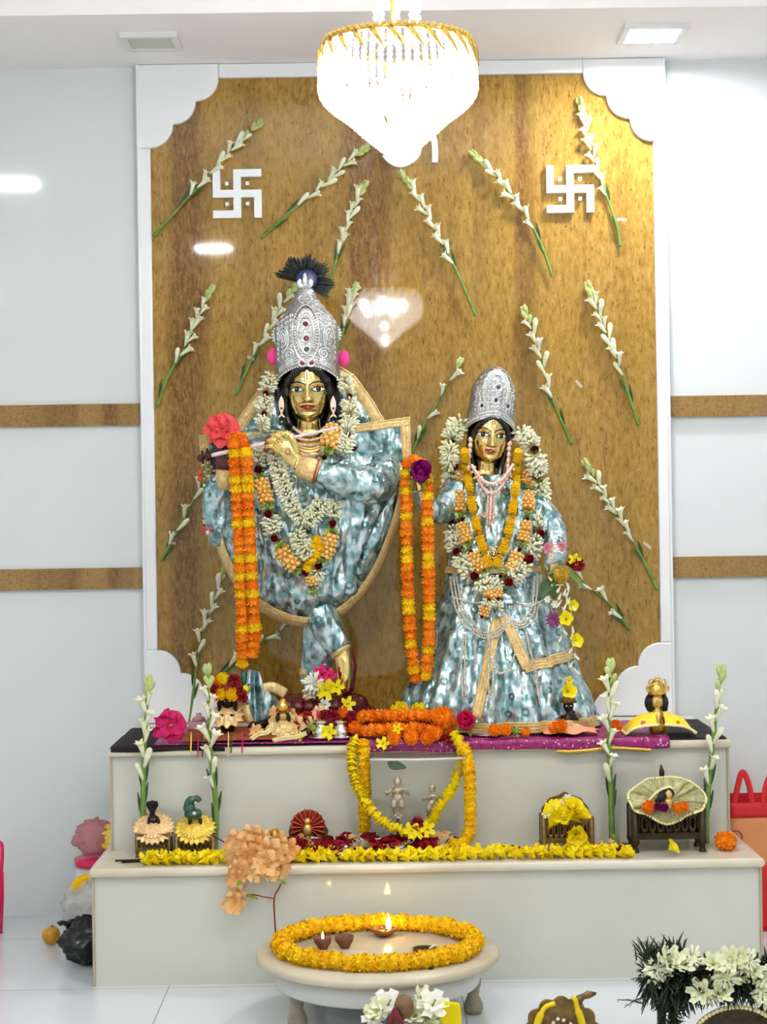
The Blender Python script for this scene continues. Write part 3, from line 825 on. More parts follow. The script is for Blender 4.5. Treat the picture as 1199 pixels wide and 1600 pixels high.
        mb = MB(); rings = [[pt(j, max(.02, r / nr)) for j in range(120)] for r in range(nr + 1)]
        mb.loft(rings, 0, (True, False))
        if back: mb.loft([[K(c0[0] + (B[j].x - c0[0]) * r / 6, c0[1] + (B[j].y - c0[1]) * r / 6, dfn(B[j].x, B[j].y) + back * max(0, 1 - (r / 6) ** 2.2) ** .6) for j in range(120)] for r in range(1, 7)], 0, (True, False))
        g = mb.build(name, M['brocade'], o, solid=0 if back else .004)
        for j0, j1 in (bjs or []):
            m2 = MB(); rg = [[pt(j, inner + (1.012 - inner) * q / 3, .005) for q in range(4)] for j in range(j0, j1 + 1)]
            m2.loft(rg, 0, closed=False); m2.build('ribbon_border', M['ribbon'], g, solid=.004)
            # raised braid lines along the ribbon
            for q in (inner, (inner + 1) / 2, 1.0):
                MB().tube([pt(j, q, .008) for j in range(j0, j1 + 1)], .0016, 5).build('braid', M['ribbon'], g)
        return g, B
    # polygons run clockwise from upper left
    sh = [(432, 578), (408, 606), (384, 640), (363, 676), (366, 720), (420, 760), (500, 770), (580, 740), (606, 680), (590, 640), (570, 610), (545, 582), (488, 560)]
    sheet(sh, lambda x, y: .07, .86, 'shawl', [(0, 26), (68, 112)], ctr=(486, 690), amp=.01)
    # outstretched stole behind the arms: right and left ends with a gold frame
    def stole(q, name, sides, d0):
        a, b, c, d = [Vector(p + (0,)) for p in q]
        def pt(u, v, off=0):
            p = (a * (1 - u) + b * u) * (1 - v) + (d * (1 - u) + c * u) * v
            n = noise.noise(Vector((u * 3.1, v * 2.2, d0 * 7))) + .5 * noise.noise(Vector((u * 7, v * 5, 4)))
            return K(p.x, p.y, d0 + .012 * n - off)
        g = MB().grid(pt, 20, 16).build(name, M['brocade'], o, solid=.004)
        for s in sides:
            w = .14
            f = {'t': lambda u, v: pt(u, v * w, .006), 'b': lambda u, v: pt(u, 1 - v * w, .006), 'l': lambda u, v: pt(v * w, u, .006), 'r': lambda u, v: pt(1 - v * w, u, .006)}[s]
            MB().grid(f, 20, 3).build('ribbon_border', M['ribbon'], g, solid=.004)
            for vv in (.1, .5, .9): MB().tube([f(i / 20, vv) + Vector((0, -.004, 0)) for i in range(21)], .0015, 5).build('braid', M['ribbon'], g)
    stole([(520, 668), (641, 651), (644, 748), (560, 757)], 'stole_end', 'trb', -.088)
    stole([(311, 680), (430, 672), (430, 760), (316, 752)], 'stole_end', 'tl', -.045)
    # oval cape over the body
    cape = [(400, 668), (352, 684), (330, 726), (326, 780), (334, 834), (352, 884), (382, 930), (420, 960), (462, 976), (500, 976), (538, 958), (572, 924), (598, 880), (620, 824), (634, 772), (636, 736), (612, 692), (560, 670), (528, 668), (508, 694), (484, 716), (460, 698), (436, 668)]
    Bq = sample_poly(cape, 120)
    BJ0 = next(j for j in range(120) if Bq[j].y > 770 and Bq[j].x < 400); BJ1 = max(j for j in range(120) if Bq[j].y > 745)
    g, B = sheet(cape, lambda x, y: -.015, .925, 'cape', [(BJ0, BJ1)], ctr=(482, 800), bulge=.125, amp=.020, back=.10, fq=8)
    # hanging pleats in front of the right half of the cape
    for (x0, y0, x1, y1, x2, y2, w) in ((598, 770, 560, 850, 520, 935, 26), (560, 790, 545, 860, 548, 930, 20), (615, 770, 590, 830, 560, 900, 18), (520, 830, 515, 880, 500, 940, 16)):
        P = spline([K(x0, y0, -.105), K(x1, y1, -.118), K(x2, y2, -.085)], 8); n = len(P)
        MB().tube(P, [(w / FPX * DK * .5) * (.55 + .75 * i / n) * (1 if i < n - 1 else .6) for i in range(n)], 10, flat=.5).build('pleat', M['brocade'], g)
    # sleeve of the raised arm, cuff, wrist and hands
    P = spline([K(596, 722, -.07), K(600, 744, -.125), K(578, 757, -.165), K(540, 750, -.192), K(497, 737, -.205)], 7); n = len(P)
    rad = [.04, .055, .060, .050, .031]
    sl = MB().tube(P, [lerp([(i, r) for i, r in enumerate(rad)], 4 * i / (n - 1)) * (1 + .05 * math.sin(i * 1.9)) for i in range(n)], 20)
    sl.build('sleeve', M['brocade'], o)
    P = spline([K(345, 745, -.09), K(338, 790, -.07), K(352, 840, -.02)], 6); n = len(P)
    MB().tube(P, [.034 + .02 * i / n for i in range(n)], 16).build('sleeve', M['brocade'], o)
    P = [K(496, 737, -.205), K(484, 733, -.207), K(466, 727, -.205)]
    MB().tube(P, [.0345, .0345, .031], 20).build('bracelet', M['ribbon'], o)
    MB().torus(K(494, 737, -.205), .0345, .003, 24, 6, 0, Vector((1, .0, -.28)).to_track_quat('Z', 'Y').to_matrix()).build('bracelet_edge', M['redpaint'], o)
    MB().tube([K(352, 764, -.10), K(352, 746, -.105), K(353, 735, -.105)], [.03, .031, .029], 20).build('bracelet', M['ribbon'], o)
    # left hand: back of the hand faces the viewer, fingers curl over the flute
    u = DK / FPX
    h = MB()
    P = [K(474, 731, -.205), K(460, 716, -.21), K(447, 700, -.212), K(440, 692, -.212)]
    h.tube(P, [.020, .026, .028, .022], 14, flat=.55)
    fing = [[(449, 688), (444, 679), (436, 676), (428, 681)], [(443, 692), (436, 682), (427, 680), (421, 686)], [(437, 698), (429, 689), (421, 688), (417, 695)], [(433, 706), (425, 698), (418, 698), (416, 704)]]
    ds = [(-.212, -.226, -.222, -.208)] * 4
    for f, dd in zip(fing, ds):
        Q = spline([K(x, y, z) for (x, y), z in zip(f, dd)], 5); n = len(Q)
        h.tube(Q, [.0094 - .0026 * i / n + .0008 * math.sin(i * 1.3) for i in range(n)], 9); h.ball(Q[-1], .0066, 8, 6)
    Q = spline([K(464, 706, -.214), K(461, 694, -.222), K(455, 684, -.224), K(449, 676, -.220)], 5); n = len(Q)
    h.tube(Q, [.0115 - .004 * i / n for i in range(n)], 9); h.ball(Q[-1], .0075, 8, 6)
    h.tube([K(486, 734, -.205), K(474, 731, -.205), K(462, 724, -.207)], [.022, .021, .022], 12)
    hd = h.build('hand', M['idol_gold'], o, remesh=.0016, label='gilded hand curled over the flute')
    for f in fing + [[(464, 706), (461, 694), (455, 684), (449, 676)]]:
        (x, y), (xb, yb) = f[-1], f[-2]
        MB().tube([K(x + (xb - x) * .7, y + (yb - y) * .7, -.221), K(x, y, -.215), K(x - (xb-x)*.2, y - (yb-y)*.2, -.211)], [.0088, .0086, .004], 9).build('painted_fingertip', M['henna'], hd)
    su = MB().torus(K(450, 706, -.2255), .0065, .0013, 16, 5, 0, Matrix.Rotation(R(90), 3, 'X'))
    for k in range(8):
        a = 2*PI*k/8; p = K(450, 706, -.2255); su.tube([p + Vector((.0085*math.cos(a), 0, .0085*math.sin(a))), p + Vector((.0125*math.cos(a), 0, .0125*math.sin(a)))], .0013, 4)
    su.build('painted_sun', M['redpaint'], hd)
    # right hand: red painted palm and upright fingers at the flute's far end
    h = MB().tube([K(352, 742, -.10), K(353, 726, -.105), K(354, 706, -.108), K(354, 692, -.108)], [.024, .034, .036, .030], 16, flat=.6)
    for x, tx, ty in ((340, 338, 672), (349, 348, 664), (358, 359, 664), (367, 369, 671)):
        Q = spline([K(x, 700, -.108), K((x + tx) / 2, 684, -.118), K(tx, ty, -.112)], 6); n = len(Q)
        h.tube(Q, [.0105 - .003 * i / n for i in range(n)], 9); h.ball(Q[-1], .0078, 8, 6)
    Q = spline([K(364, 720, -.11), K(374, 708, -.125), K(379, 692, -.13)], 6); n = len(Q); h.tube(Q, [.012 - .004 * i / n for i in range(n)], 9); h.ball(Q[-1], .0085, 8, 6)
    h.build('hand', M['maroon'], o, remesh=.0025, label='dark red painted hand at the end of the flute')
    # legs, crossed foot, lotus pedestal
    P = spline([K(502, 950, 0), K(500, 1000, 0), K(494, 1050, .005), K(491, 1066, .005)], 6); n = len(P)
    MB().tube(P, [.058 - .016 * i / n for i in range(n)], 18).build('trouser_leg', M['brocade'], o)
    MB().tube([K(490, 1046, .005), K(489, 1058, .004)], [.043, .042], 18).build('anklet', M['ribbon'], o)
    P = spline([K(500, 955, -.03), K(516, 988, -.055), K(532, 1016, -.07)], 6); n = len(P)
    MB().tube(P, [.055 - .018 * i / n for i in range(n)], 18).build('trouser_leg', M['brocade'], o)
    MB().tube([K(528, 1010, -.07), K(535, 1020, -.072)], [.036, .034], 18).build('anklet', M['ribbon'], o)
    f = MB(); Q = spline([K(533, 1016, -.07), K(537, 1034, -.08), K(538, 1056, -.085), K(536, 1080, -.08)], 6); n = len(Q)
    f.tube(Q, [.030 - .012 * i / n for i in range(n)], 14, flat=.8)
    for k in range(5): f.tube([K(530 + 3.2*k, 1066, -.09), K(531 + 2.6*k, 1078, -.09), K(532 + 2.2*k, 1084 - abs(k - 3), -.086)], [.006, .0058, .003], 7)
    f.tube([K(490, 1056, .005), K(489, 1072, .0), K(486, 1088, -.02)], [.03, .03, .034], 14)
    f.tube([K(487, 1080, -.01), K(483, 1088, -.06), K(481, 1091, -.10)], [.03, .026, .016], 12)
    f.build('foot', M['idol_gold'], o, remesh=.003)
    MB().tube([K(545, 1012, -.05), K(550, 1040, -.06), K(546, 1075, -.06), K(540, 1090, -.06)], [.012, .016, .016, .01], 10).build('sole', M['maroon'], o)
    pc = S(502, DK, 0); zl = ZU + .012
    pd = MB().lathe([(0, zl), (.19, zl), (.195, zl + .03), (.165, zl + .045), (.13, zl + .08), (.125, zl + .098), (0, zl + .1)], (pc.x, pc.y, 0), 48, sy=.85)
    for k in range(22):
        a = 2*PI*k/22; ca, sa = math.cos(a), math.sin(a) * .85
        pd.ball((pc.x + .132*ca, pc.y + .132*sa, zl + .075), (.024, .024, .026), 10, 8)
        pd.tube([Vector((pc.x + .14*ca, pc.y + .14*sa, zl + .07)), Vector((pc.x + .18*ca, pc.y + .18*sa, zl + .04)), Vector((pc.x + .215*ca, pc.y + .215*sa, zl + .006))], [.02, .028, .008], 8, flat=.5, up=(0, 0, 1))
    pd.build('lotus_pedestal', M['maroon'], o)
    return o
krishna = statue_flute()
M['flute'] = plain('pale_flute', (232, 222, 222), .3)
def flute():
    a, b = K(331, 711, -.128), K(527, 667, -.26); a2 = K(412, 693, -.236)
    # one straight pipe through both hands
    a = K(331, 711.5, -.150); b = K(528, 668, -.232)
    o = thing('flute', (a + b) / 2, 'long thin pale flute held across the taller statue', 'flute')
    L = (b - a).normalized()
    MB().tube([a, a + L * .01, (a + b) / 2, b - L * .004, b], [.0055, .0062, .0056, .0036, .003], 12).build('pipe', M['flute'], o)
    for k in range(5):
        t = .3 + .09 * k; MB().torus(a + (b - a) * t, .0062, .0008, 14, 5, 0, L.to_track_quat('Z', 'Y').to_matrix()).build('ring', M['ribbon'], o)
flute()

# ------------------------------------------------------------------ smaller statue
DR = 5.50
def Q_(px, py, dy=0): return X(px, py, DR + dy)
def statue_small():
    base = S(772, DR, ZU)
    o = thing('deity_statue', base, 'smaller gilded statue in wide silver blue brocade gown and silver crown', 'statue')
    unit = 27.5 / FPX * DR
    Rm = Matrix.Rotation(R(6), 3, 'Y') @ Matrix.Rotation(R(6), 3, 'Z') @ Matrix.Rotation(R(3), 3, 'X')
    F = Face(o, Q_(765.5, 680, -.01), unit, Rm); F.build(); T = F.M
    mb = MB().torus((0, face_y(0, .72) - .015, .72), .085, .022, 18, 6, 0, Matrix.Rotation(R(90), 3, 'X')); F.put(mb, 'forehead_mark', M['redpaint'])
    mb = MB().torus((.22, face_y(.22, -.62) - .09, -.68), .16, .018, 24, 6, 0, Matrix.Rotation(R(80), 3, 'X')); F.put(mb, 'nose_ring', M['ribbon'])
    h = MB(); rings = []
    for z, w, s in [(-2.3, .7, .9), (-2.0, 1.0, .8), (-1.4, 1.12, .7), (-.6, 1.2, .6), (.2, 1.22, .55), (.9, 1.0, .5), (1.2, .8, .5)]:
        rings.append([Vector((w * math.cos(2*PI*j/36), s + .85 * math.sin(2*PI*j/36), z)) for j in range(36)])
    h.loft(rings)
    for sx in (-1, 1):
        P = spline([Vector((0, -1.02, .98)), Vector((sx*.4, -.98, .88)), Vector((sx*.8, -.68, .5)), Vector((sx*1.0, -.3, -.1)), Vector((sx*1.0, -.1, -.9)), Vector((sx*.85, 0, -1.6)), Vector((sx*.8, -.1, -2.2))], 6); n = len(P)
        h.tube(P, [.07 + .10 * min(1, i / n * 2) for i in range(n)], 10)
    F.put(h, 'hair', M['black'])
    rows = [(-.6, 1.42, .3), (.3, 1.46, .25), (1.0, 1.36, .2), (1.6, 1.28, .18), (2.2, 1.26, .15), (2.6, 1.24, .12), (3.0, 1.05, .1), (3.4, .82, .1), (3.7, .55, .1), (3.88, .2, .1)]
    def bot(th):
        s = math.sin(th); return (-.05 + 1.02 * max(0, s) ** 1.1 if s > 0 else -.05)
    c, fr, surf = crown(o, rows, None, bot, None, T, None, sy=.85)
    rel = MB()
    oval = lambda a, k: fr(.82 * k * math.sin(a), 2.55 + 1.1 * k * math.cos(a) + .1 * k * math.cos(a) ** 3, .05)
    for k in (1.0, .74): rel.tube([oval(-2.2 + 4.4*j/50, k) for j in range(51)], .04, 6)
    for j in range(44): 
        a = -2.2 + 4.4 * j / 43; rel.tube([oval(a, .78), oval(a, 1.04)], [.04, .07], 5)
    for q in (0, .16, .34):
        rel.tube([surf(PI * j / 40, bot(PI * j / 40) + q + .03, 1.02) for j in range(41)], .04, 6)
    for j in range(30): rel.ball(surf(PI * j / 29, bot(PI * j / 29) + .26, 1.02), .045, 6, 4)
    for sx in (-1, 1):
        for k in (.5, .3): rel.tube([fr(sx * (.98 + .35 * k * math.cos(j * .3)), 2.1 + .8 * k * math.sin(j * .3), .05) for j in range(20)], .04, 6)
        rel.tube([fr(sx * .3 * (1 - j / 30) * math.cos(j * .4), 1.75 + .3 * (1 - j / 30) * math.sin(j * .4), .05) for j in range(28)], .035, 6)
        rel.tube([fr(sx * (.55 + .28 * (1 - j / 30) * math.cos(j * .4)), 1.6 + .28 * (1 - j / 30) * math.sin(j * .4), .05) for j in range(28)], .035, 6)
    for q in range(9):
        for k in range(11):
            z = 1.35 + .25 * q + .1 * (k % 2); x = -1.0 + .2 * k
            if z > 3.5 or abs(x) > lerp([(a, b) for a, b, _ in rows], z) * .9: continue
            p = fr(x, z, .02); rel.torus(p, .075, .026, 10, 5, 0, Matrix.Rotation(R(90), 3, 'X')); rel.ball(p, .034, 6, 4)
    rel.xf(T); rel.build('relief', M['silver_bright'], c)
    for x, z in ((.06, 2.72), (.0, 2.0), (-.72, 1.62), (.72, 1.72)):
        p = fr(x, z, .06); g = MB().torus(p, .14, .03, 18, 6, 0, Matrix.Rotation(R(90), 3, 'X')); g.torus(p, .2, .028, 18, 6, 0, Matrix.Rotation(R(90), 3, 'X')); g.ball(p, (.10, .07, .10), 10, 8, 1)
        g.xf(T); g.build('gem', [M['silver_bright'], M['garnet']], c)
    for sx in (-1, 1):
        e = MB()
        for k in range(6): e.ball((sx * 1.12, -.35 - .05*k, -.35 - .32 * k), (.15 - .01*k, .07, .17), 10, 6)
        F.put(e, 'earring', M['pinkgem'])
    # gown: bodice and skirt in one loft with folds growing towards the hem
    rows = [(742, 744, 790, .06, 0), (750, 724, 810, .085, 0), (760, 710, 828, .096, 0), (790, 704, 846, .105, 0), (840, 700, 850, .115, -.01), (885, 700, 842, .12, -.015), (915, 694, 848, .13, -.015), (950, 682, 864, .15, -.02), (1000, 664, 884, .175, -.02), (1050, 645, 904, .20, -.02), (1090, 627, 922, .215, -.02), (1120, 614, 934, .225, -.02), (1134, 612, 938, .225, -.02)]
    tab = lambda i: [(r[0], r[i]) for r in rows]
    def sk(th, py, k=1.0):
        t = min(1, max(0, (py - 890) / 240)); xl_, xr_ = lerp(tab(1), py), lerp(tab(2), py); cx = (xl_ + xr_) / 2; hw = (xr_ - xl_) / 2 / FPX * DR
        fold = 1 + t * (.075 * math.sin(th * 15 + 1.5 * math.sin(th * 3)) + .035 * math.sin(th * 29 + 2)) * (.25 + .75 * abs(math.sin(th)))
        fold += .03 * noise.noise(Vector((math.cos(th) * 3, math.sin(th) * 3, py / 45)))
        p = Q_(cx, py, lerp(tab(4), py))
        return p + Vector((-hw * math.cos(th), -lerp(tab(3), py) * math.sin(th), 0)) * fold * k
    mb = MB(); pys = [742 + (1134 - 742) * i / 70 for i in range(71)]
    mb.loft([[sk(2*PI*j/160, y) for j in range(160)] for y in reversed(pys)])
    gown = mb.build('gown', M['brocade'], o)
    def ribbon(fn, n, name='ribbon_border', par=gown):
        m2 = MB().grid(fn, n, 4); g = m2.build(name, M['ribbon'], par, solid=.003)
        for v in (.08, .36, .64, .92): MB().tube([fn(i / n, v) + Vector((0, -.003, 0)) for i in range(n + 1)], .0015, 5).build('braid', M['ribbon'], par)
    th_of = lambda px, py: math.acos(max(-1, min(1, -(px - (lerp(tab(1), py) + lerp(tab(2), py)) / 2) / ((lerp(tab(2), py) - lerp(tab(1), py)) / 2))))
    # hem band, pleat bands and the apron's L shaped edge
    ribbon(lambda u, v: sk(.3 + 2.55 * u, 1116 + 16 * v, 1.015), 60)
    ribbon(lambda u, v: sk(th_of(772 - 34 * u - 8 + 16 * v, 962 + 148 * u), 962 + 148 * u, 1.02), 20)
    ribbon(lambda u, v: sk(th_of(782 + 32 * u - 8 + 16 * v, 958 + 80 * u), 958 + 80 * u, 1.05), 14)
    ribbon(lambda u, v: sk(th_of(808 + 84 * u, 1032 - 14 * u), 1028 - 16 * u + 15 * v, 1.05), 14)
    ribbon(lambda u, v: sk(.02 + 3.1 * u, 884 + 10 * v, 1.03), 40, 'waist_belt')
    # over-skirt panel on the right with free edge
    ov = MB().grid(lambda u, v: sk(th_of(786 + (892 - 786) * u + 20 * v * (1 - u), 940 + (92 - 12 * u) * v), 940 + (92 - 12 * u) * v, 1.035), 30, 24)
    ov.build('apron', M['brocade'], gown, solid=.004)
    # silver tray-like base below the hem
    bc = S(772, DR - .02, 0)
    MB().lathe([(0, ZU + .006), (.20, ZU + .006), (.21, ZU + .012), (.20, ZU + .022), (0, ZU + .026)], (bc.x, bc.y, 0), 48, sy=.9).build('base_plate', M['silver_bright'], o)
    # arms: the image-left one lifts the garland, the other holds flowers
    P = spline([Q_(715, 762, -.02), Q_(690, 800, -.07), Q_(668, 790, -.12), Q_(657, 764, -.14)], 7); n = len(P)
    MB().tube(P, [.045 - .022 * i / n for i in range(n)], 16).build('sleeve', M['brocade'], o)
    h = MB().tube([Q_(658, 768, -.14), Q_(656, 752, -.143), Q_(655, 742, -.145)], [.016, .021, .018], 12, flat=.6)
    for k in range(4): h.tube(spline([Q_(648 + 4.5*k, 744, -.146), Q_(645 + 6*k, 732, -.155), Q_(645 + 6*k, 726 + abs(k - 1), -.165)], 4), .0058 - .0004*k, 8)
    h.tube(spline([Q_(664, 752, -.15), Q_(671, 742, -.16), Q_(672, 735, -.165)], 4), .0065, 8)
    h.build('hand', M['idol_gold'], o, remesh=.0022)
    P = spline([Q_(800, 762, .03), Q_(856, 812, -.03), Q_(868, 856, -.09), Q_(866, 884, -.15)], 7); n = len(P)
    MB().tube(P, [.05 - .022 * i / n for i in range(n)], 16).build('sleeve', M['brocade'], o)
    h = MB().tube([Q_(866, 880, -.145), Q_(868, 894, -.16), Q_(870, 904, -.165)], [.017, .022, .018], 12, flat=.6)
    for k in range(4): h.tube(spline([Q_(862 + 5*k, 903, -.165), Q_(862 + 6*k, 913, -.178), Q_(864 + 5*k, 915 - k, -.192)], 4), .0056, 8)
    h.tube(spline([Q_(862, 894, -.17), Q_(858, 902, -.185), Q_(864, 908, -.195)], 4), .0064, 8)
    h.build('hand', M['idol_gold'], o, remesh=.0022)
    # breast jewellery of rose filigree and pearl strings at the waist
    for (pts, nm) in (([(738, 728), (752, 748), (768, 756), (786, 748), (802, 726)], 'necklace'), ([(742, 736), (755, 762), (768, 770), (782, 762), (798, 736)], 'necklace'), ([(768, 758), (767, 790), (766, 812), (764, 836)], 'pendant'), ([(752, 800), (766, 806), (780, 800)], 'pendant')):
        Pq = spline([Q_(x, y, -.118 if i not in (0, len(pts) - 1) else -.085) for i, (x, y) in enumerate(pts)], 8); m2 = MB()
        for k, (p, t) in enumerate(along(Pq, .0075)):
            m2.ball(p, .0055, 6, 5)
            if nm == 'pendant' or k % 3 == 0: m2.ball(p + Vector((.009, 0, -.004)), .004, 6, 4); m2.ball(p - Vector((.009, 0, .004)), .004, 6, 4)
        m2.build(nm, M['pinkgem'], o)
    def pearls(pts, r=.0036, nm='pearl_string'):
        m2 = MB(); Pq = []
        for i, (x, y) in enumerate(spline([Vector((a, b, 0)) for a, b in pts], 8) and [(p.x, p.y) for p in spline([Vector((a, b, 0)) for a, b in pts], 8)]):
            Pq.append(sk(th_of(x, y), y, 1.07))
        for p, t in along(Pq, r * 2.05): m2.ball(p, r, 7, 5)
        m2.build(nm, M['pearl'], o)
    for k in range(3):
        pearls([(706 + 5*k, 900), (714 + 5*k, 945), (728 + 5*k, 975 - 4*k), (752, 990 - 4*k), (776, 984 - 5*k), (790, 960 - 5*k)])
        pearls([(838 - 5*k, 900), (834 - 5*k, 940), (822 - 5*k, 968 - 3*k), (800, 976 - 4*k), (782, 960 - 3*k)])
    pearls([(712, 930), (740, 938), (768, 932)]); pearls([(800, 938), (820, 944), (838, 936)])
    for x0, x1, y1 in ((724, 718, 1078), (727, 722, 1078), (758, 764, 1094), (760, 760, 1094), (812, 832, 1090), (814, 836, 1090)):
        pearls([(x0, 985), ((x0 + x1) / 2 + (3 if x1 > x0 else -2), 1035), (x1, y1)], .0034)
    pearls([(764, 1020), (772, 1042), (786, 1036), (797, 1012)])
    return o, sk, th_of
radha, SK, THOF = statue_small()
# ------------------------------------------------------------------ flowers
M['orange'] = petalmat('marigold_orange', (255, 150, 24), (240, 106, 10), var=.5)
M['yellow'] = petalmat('marigold_yellow', (255, 212, 20), (250, 186, 10), var=.4)
M['lemon'] = petalmat('lemon_petal', (255, 234, 28), (246, 212, 14), var=.5)
M['rose'] = petalmat('dark_red_rose', (150, 16, 34), (92, 8, 22), var=.5)
M['purple'] = petalmat('purple_rose', (164, 30, 130), (118, 14, 92), var=.4)
M['hotpink'] = petalmat('hot_pink_petal', (236, 50, 126), (206, 24, 96), var=.4)
M['coral'] = petalmat('coral_petal', (246, 92, 96), (228, 62, 72), var=.4)
M['peach'] = petalmat('peach_petal', (255, 212, 150), (255, 184, 106), var=.5)
M['pink'] = petalmat('pale_pink_petal', (238, 166, 182), (216, 124, 148), var=.4)
M['mauve'] = petalmat('mauve_petal', (158, 84, 136), (120, 54, 104), var=.4)
M['white'] = petalmat('white_petal', (252, 251, 240), (240, 240, 214), var=.4)
M['green'] = petalmat('green_sepal', (150, 178, 70), (96, 132, 44), var=.4)
M['orange_soft'] = petalmat('orange_puff', (246, 186, 84), (234, 156, 50), var=.4)
M['bead_cream'] = plain('cream_bead', (246, 232, 170), .3)
M['lily'] = petalmat('lily_petal', (248, 250, 214), (226, 232, 168), var=.5)
M['ochre'] = petalmat('ochre_petal', (226, 186, 82), (190, 146, 52), var=.4)
M['thread'] = plain('garland_thread', (120, 100, 50), .8)

def marigold(mats, name, flat=.8):
    mb = MB(); rr = random.Random(5)
    mb.ball((0, 0, 0), (.76, .76, .76 * flat), 14, 10, fn=lambda d: 1 + .08 * noise.noise(d * 6))
    for (ph, n, L) in ((10, 5, .36), (34, 9, .40), (58, 13, .42), (80, 16, .42), (102, 16, .40), (126, 12, .38), (150, 8, .34)):
        for k in range(n):
            a = 2*PI*(k + rr.random()*.6)/n; p = R(ph + rr.uniform(-8, 8))
            d = Vector((math.sin(p)*math.cos(a), math.sin(p)*math.sin(a), math.cos(p) * flat))
            t = Vector((-math.sin(a), math.cos(a), 0)) * rr.uniform(-.5, .5) + Vector((0, 0, rr.uniform(.4, 1) if ph < 90 else -rr.uniform(.2, .8)))
            mb.petal(d * .60, d + t * .3, t, L, .20, .6, .2, ruf=.4, shape=.8, tip=.85, nu=3, rr=rr)
    return mb.mesh(name, mats)
def rose(mats, name, n=4):
    mb = MB(); rr = random.Random(2)
    for lay, (r0, cnt, tilt, L, W) in enumerate(((.10, 3, .05, .8, .34), (.22, 4, .22, .9, .42), (.36, 5, .5, .95, .5), (.42, 6, 1.0, 1.0, .52))[:n]):
        for k in range(cnt):
            a = 2*PI*(k + .4*lay)/cnt; u = Vector((math.cos(a), math.sin(a), 0))
            mb.petal(u * r0 * .6, Vector((0, 0, 1)) * math.cos(tilt) + u * math.sin(tilt), -u + Vector((0, 0, .2)), L, W, .55 - .9 * (lay == 3), .3, shape=.6, tip=.5, nu=5, ruf=.1, rr=rr)
    mb.ball((0, 0, .05), (.3, .3, .25), 8, 6)
    for k in range(5):
        a = 2*PI*k/5; u = Vector((math.cos(a), math.sin(a), 0)); mb.petal(u*.1 - Vector((0,0,.1)), u + Vector((0,0,.3)), Vector((0,0,1)), .7, .14, .3, .1, 1, rr=rr)
    return mb.mesh(name, mats)
def openflower(mats, name, n=5, L=1.0, W=.5, curl=.6, up=.6, ruf=.35, st=True, layers=1, tip=.62):
    mb = MB(); rr = random.Random(9)
    for l in range(layers):
        for k in range(n):
            a = 2*PI*(k + .5*l)/n; u = Vector((math.cos(a), math.sin(a), 0))
            mb.petal(u*.06 + Vector((0, 0, .1*l)), u + Vector((0, 0, up + .5*l)), Vector((0, 0, 1)) - u*.2, L * (1 - .25*l), W * (1 - .2*l), -curl, .12, 0, 5, tip, ruf, .7, rr)
    if st:
        mb.tube([(0, 0, 0), (.05, 0, .4), (.12, 0, .7)], [.06, .045, .06], 6, 1)
    mb.tube([(0, 0, -.5), (0, 0, -.2), (0, 0, .1)], [.05, .1, .12], 6, 1)
    return mb.mesh(name, mats)
def tuft(mats, name, n=16, L=1.0, W=.11, rings=3, spread=1.0):
    """radiating slim white buds round a thread along z"""
    mb = MB(); rr = random.Random(4)
    for q in range(rings):
        for k in range(n):
            a = 2*PI*(k + q*.5 + rr.uniform(-.3,.3))/n; z = (q - (rings-1)/2) * .3
            u = Vector((math.cos(a), math.sin(a), rr.uniform(-.3, .35) * spread)); l = L * rr.uniform(.75, 1.1)
            p = Vector((0, 0, z)); s = u.cross(Vector((0, 0, 1)))
            mb.tube([p + u*.05, p + u*l*.55 + s*.04, p + u*l*.8, p + u*l], [W*.35, W*.7, W*1.15, W*.3], 5)
    return mb.mesh(name, mats)
def beadpuff(mats, name):
    """orange puff segment studded with cream beads round a thread along z"""
    mb = MB(); rr = random.Random(6)
    for q in range(3):
        for k in range(8):
            a = 2*PI*(k + q*.5)/8; z = (q - 1) * .52
            u = Vector((math.cos(a), math.sin(a), 0)); c = u*.68 + Vector((0, 0, z))
            mb.ball(c, .32, 8, 6, 0, fn=lambda d: 1 + .12*noise.noise(d*5 + c))
            m = u.to_track_quat('Z', 'Y').to_matrix(); mb.torus(c + u*.3, .13, .055, 10, 5, 1, m)
    mb.ball((0, 0, 0), (.6, .6, .75), 10, 8)
    return mb.mesh(name, mats)
def greenpuff(mats, name):
    mb = MB(); rr = random.Random(8)
    for k in range(34):
        a = rr.uniform(0, 2*PI); z = rr.uniform(-.5, .5); u = Vector((math.cos(a), math.sin(a), rr.uniform(-.5, .5)))
        mb.petal(u*.35 + Vector((0,0,z*.4)), u, Vector((0,0,1)).cross(u) + u.orthogonal()*.2, .62, .17, .5, .2, k % 3 == 0, 3, rr=rr)
    mb.ball((0, 0, 0), .42, 8, 6, 1)
    return mb.mesh(name, mats)
def bell(mats, name):
    mb = MB(); rr = random.Random(11)
    for k in range(5):
        a = 2*PI*k/5; u = Vector((math.cos(a), math.sin(a), 0))
        mb.petal(u*.12, u*.6 + Vector((0, 0, 1)), -u, 1.15, .54, -.5, .25, 0, 5, .9, .25, .75, rr)
    mb.tube([(0, 0, -.25), (0, 0, 0), (0, 0, .2)], [.07, .14, .16], 6, 1)
    return mb.mesh(name, mats)
def clump(mats, name):
    """a few broad folded petals lying along z, overlapping like scales"""
    mb = MB(); rr = random.Random(17)
    for k in range(6):
        a = 2*PI*k/6 + rr.uniform(-.3, .3); u = Vector((math.cos(a), math.sin(a), 0))
        mb.petal(u*.22 + Vector((0, 0, rr.uniform(-.5, -.2))), u*.42 + Vector((0, 0, 1)), u, 1.25, .56, .5, -.3, 0, 5, .95, .25, .8, rr)
    mb.ball((0, 0, -.1), (.3, .3, .6), 8, 6)
    return mb.mesh(name, mats)
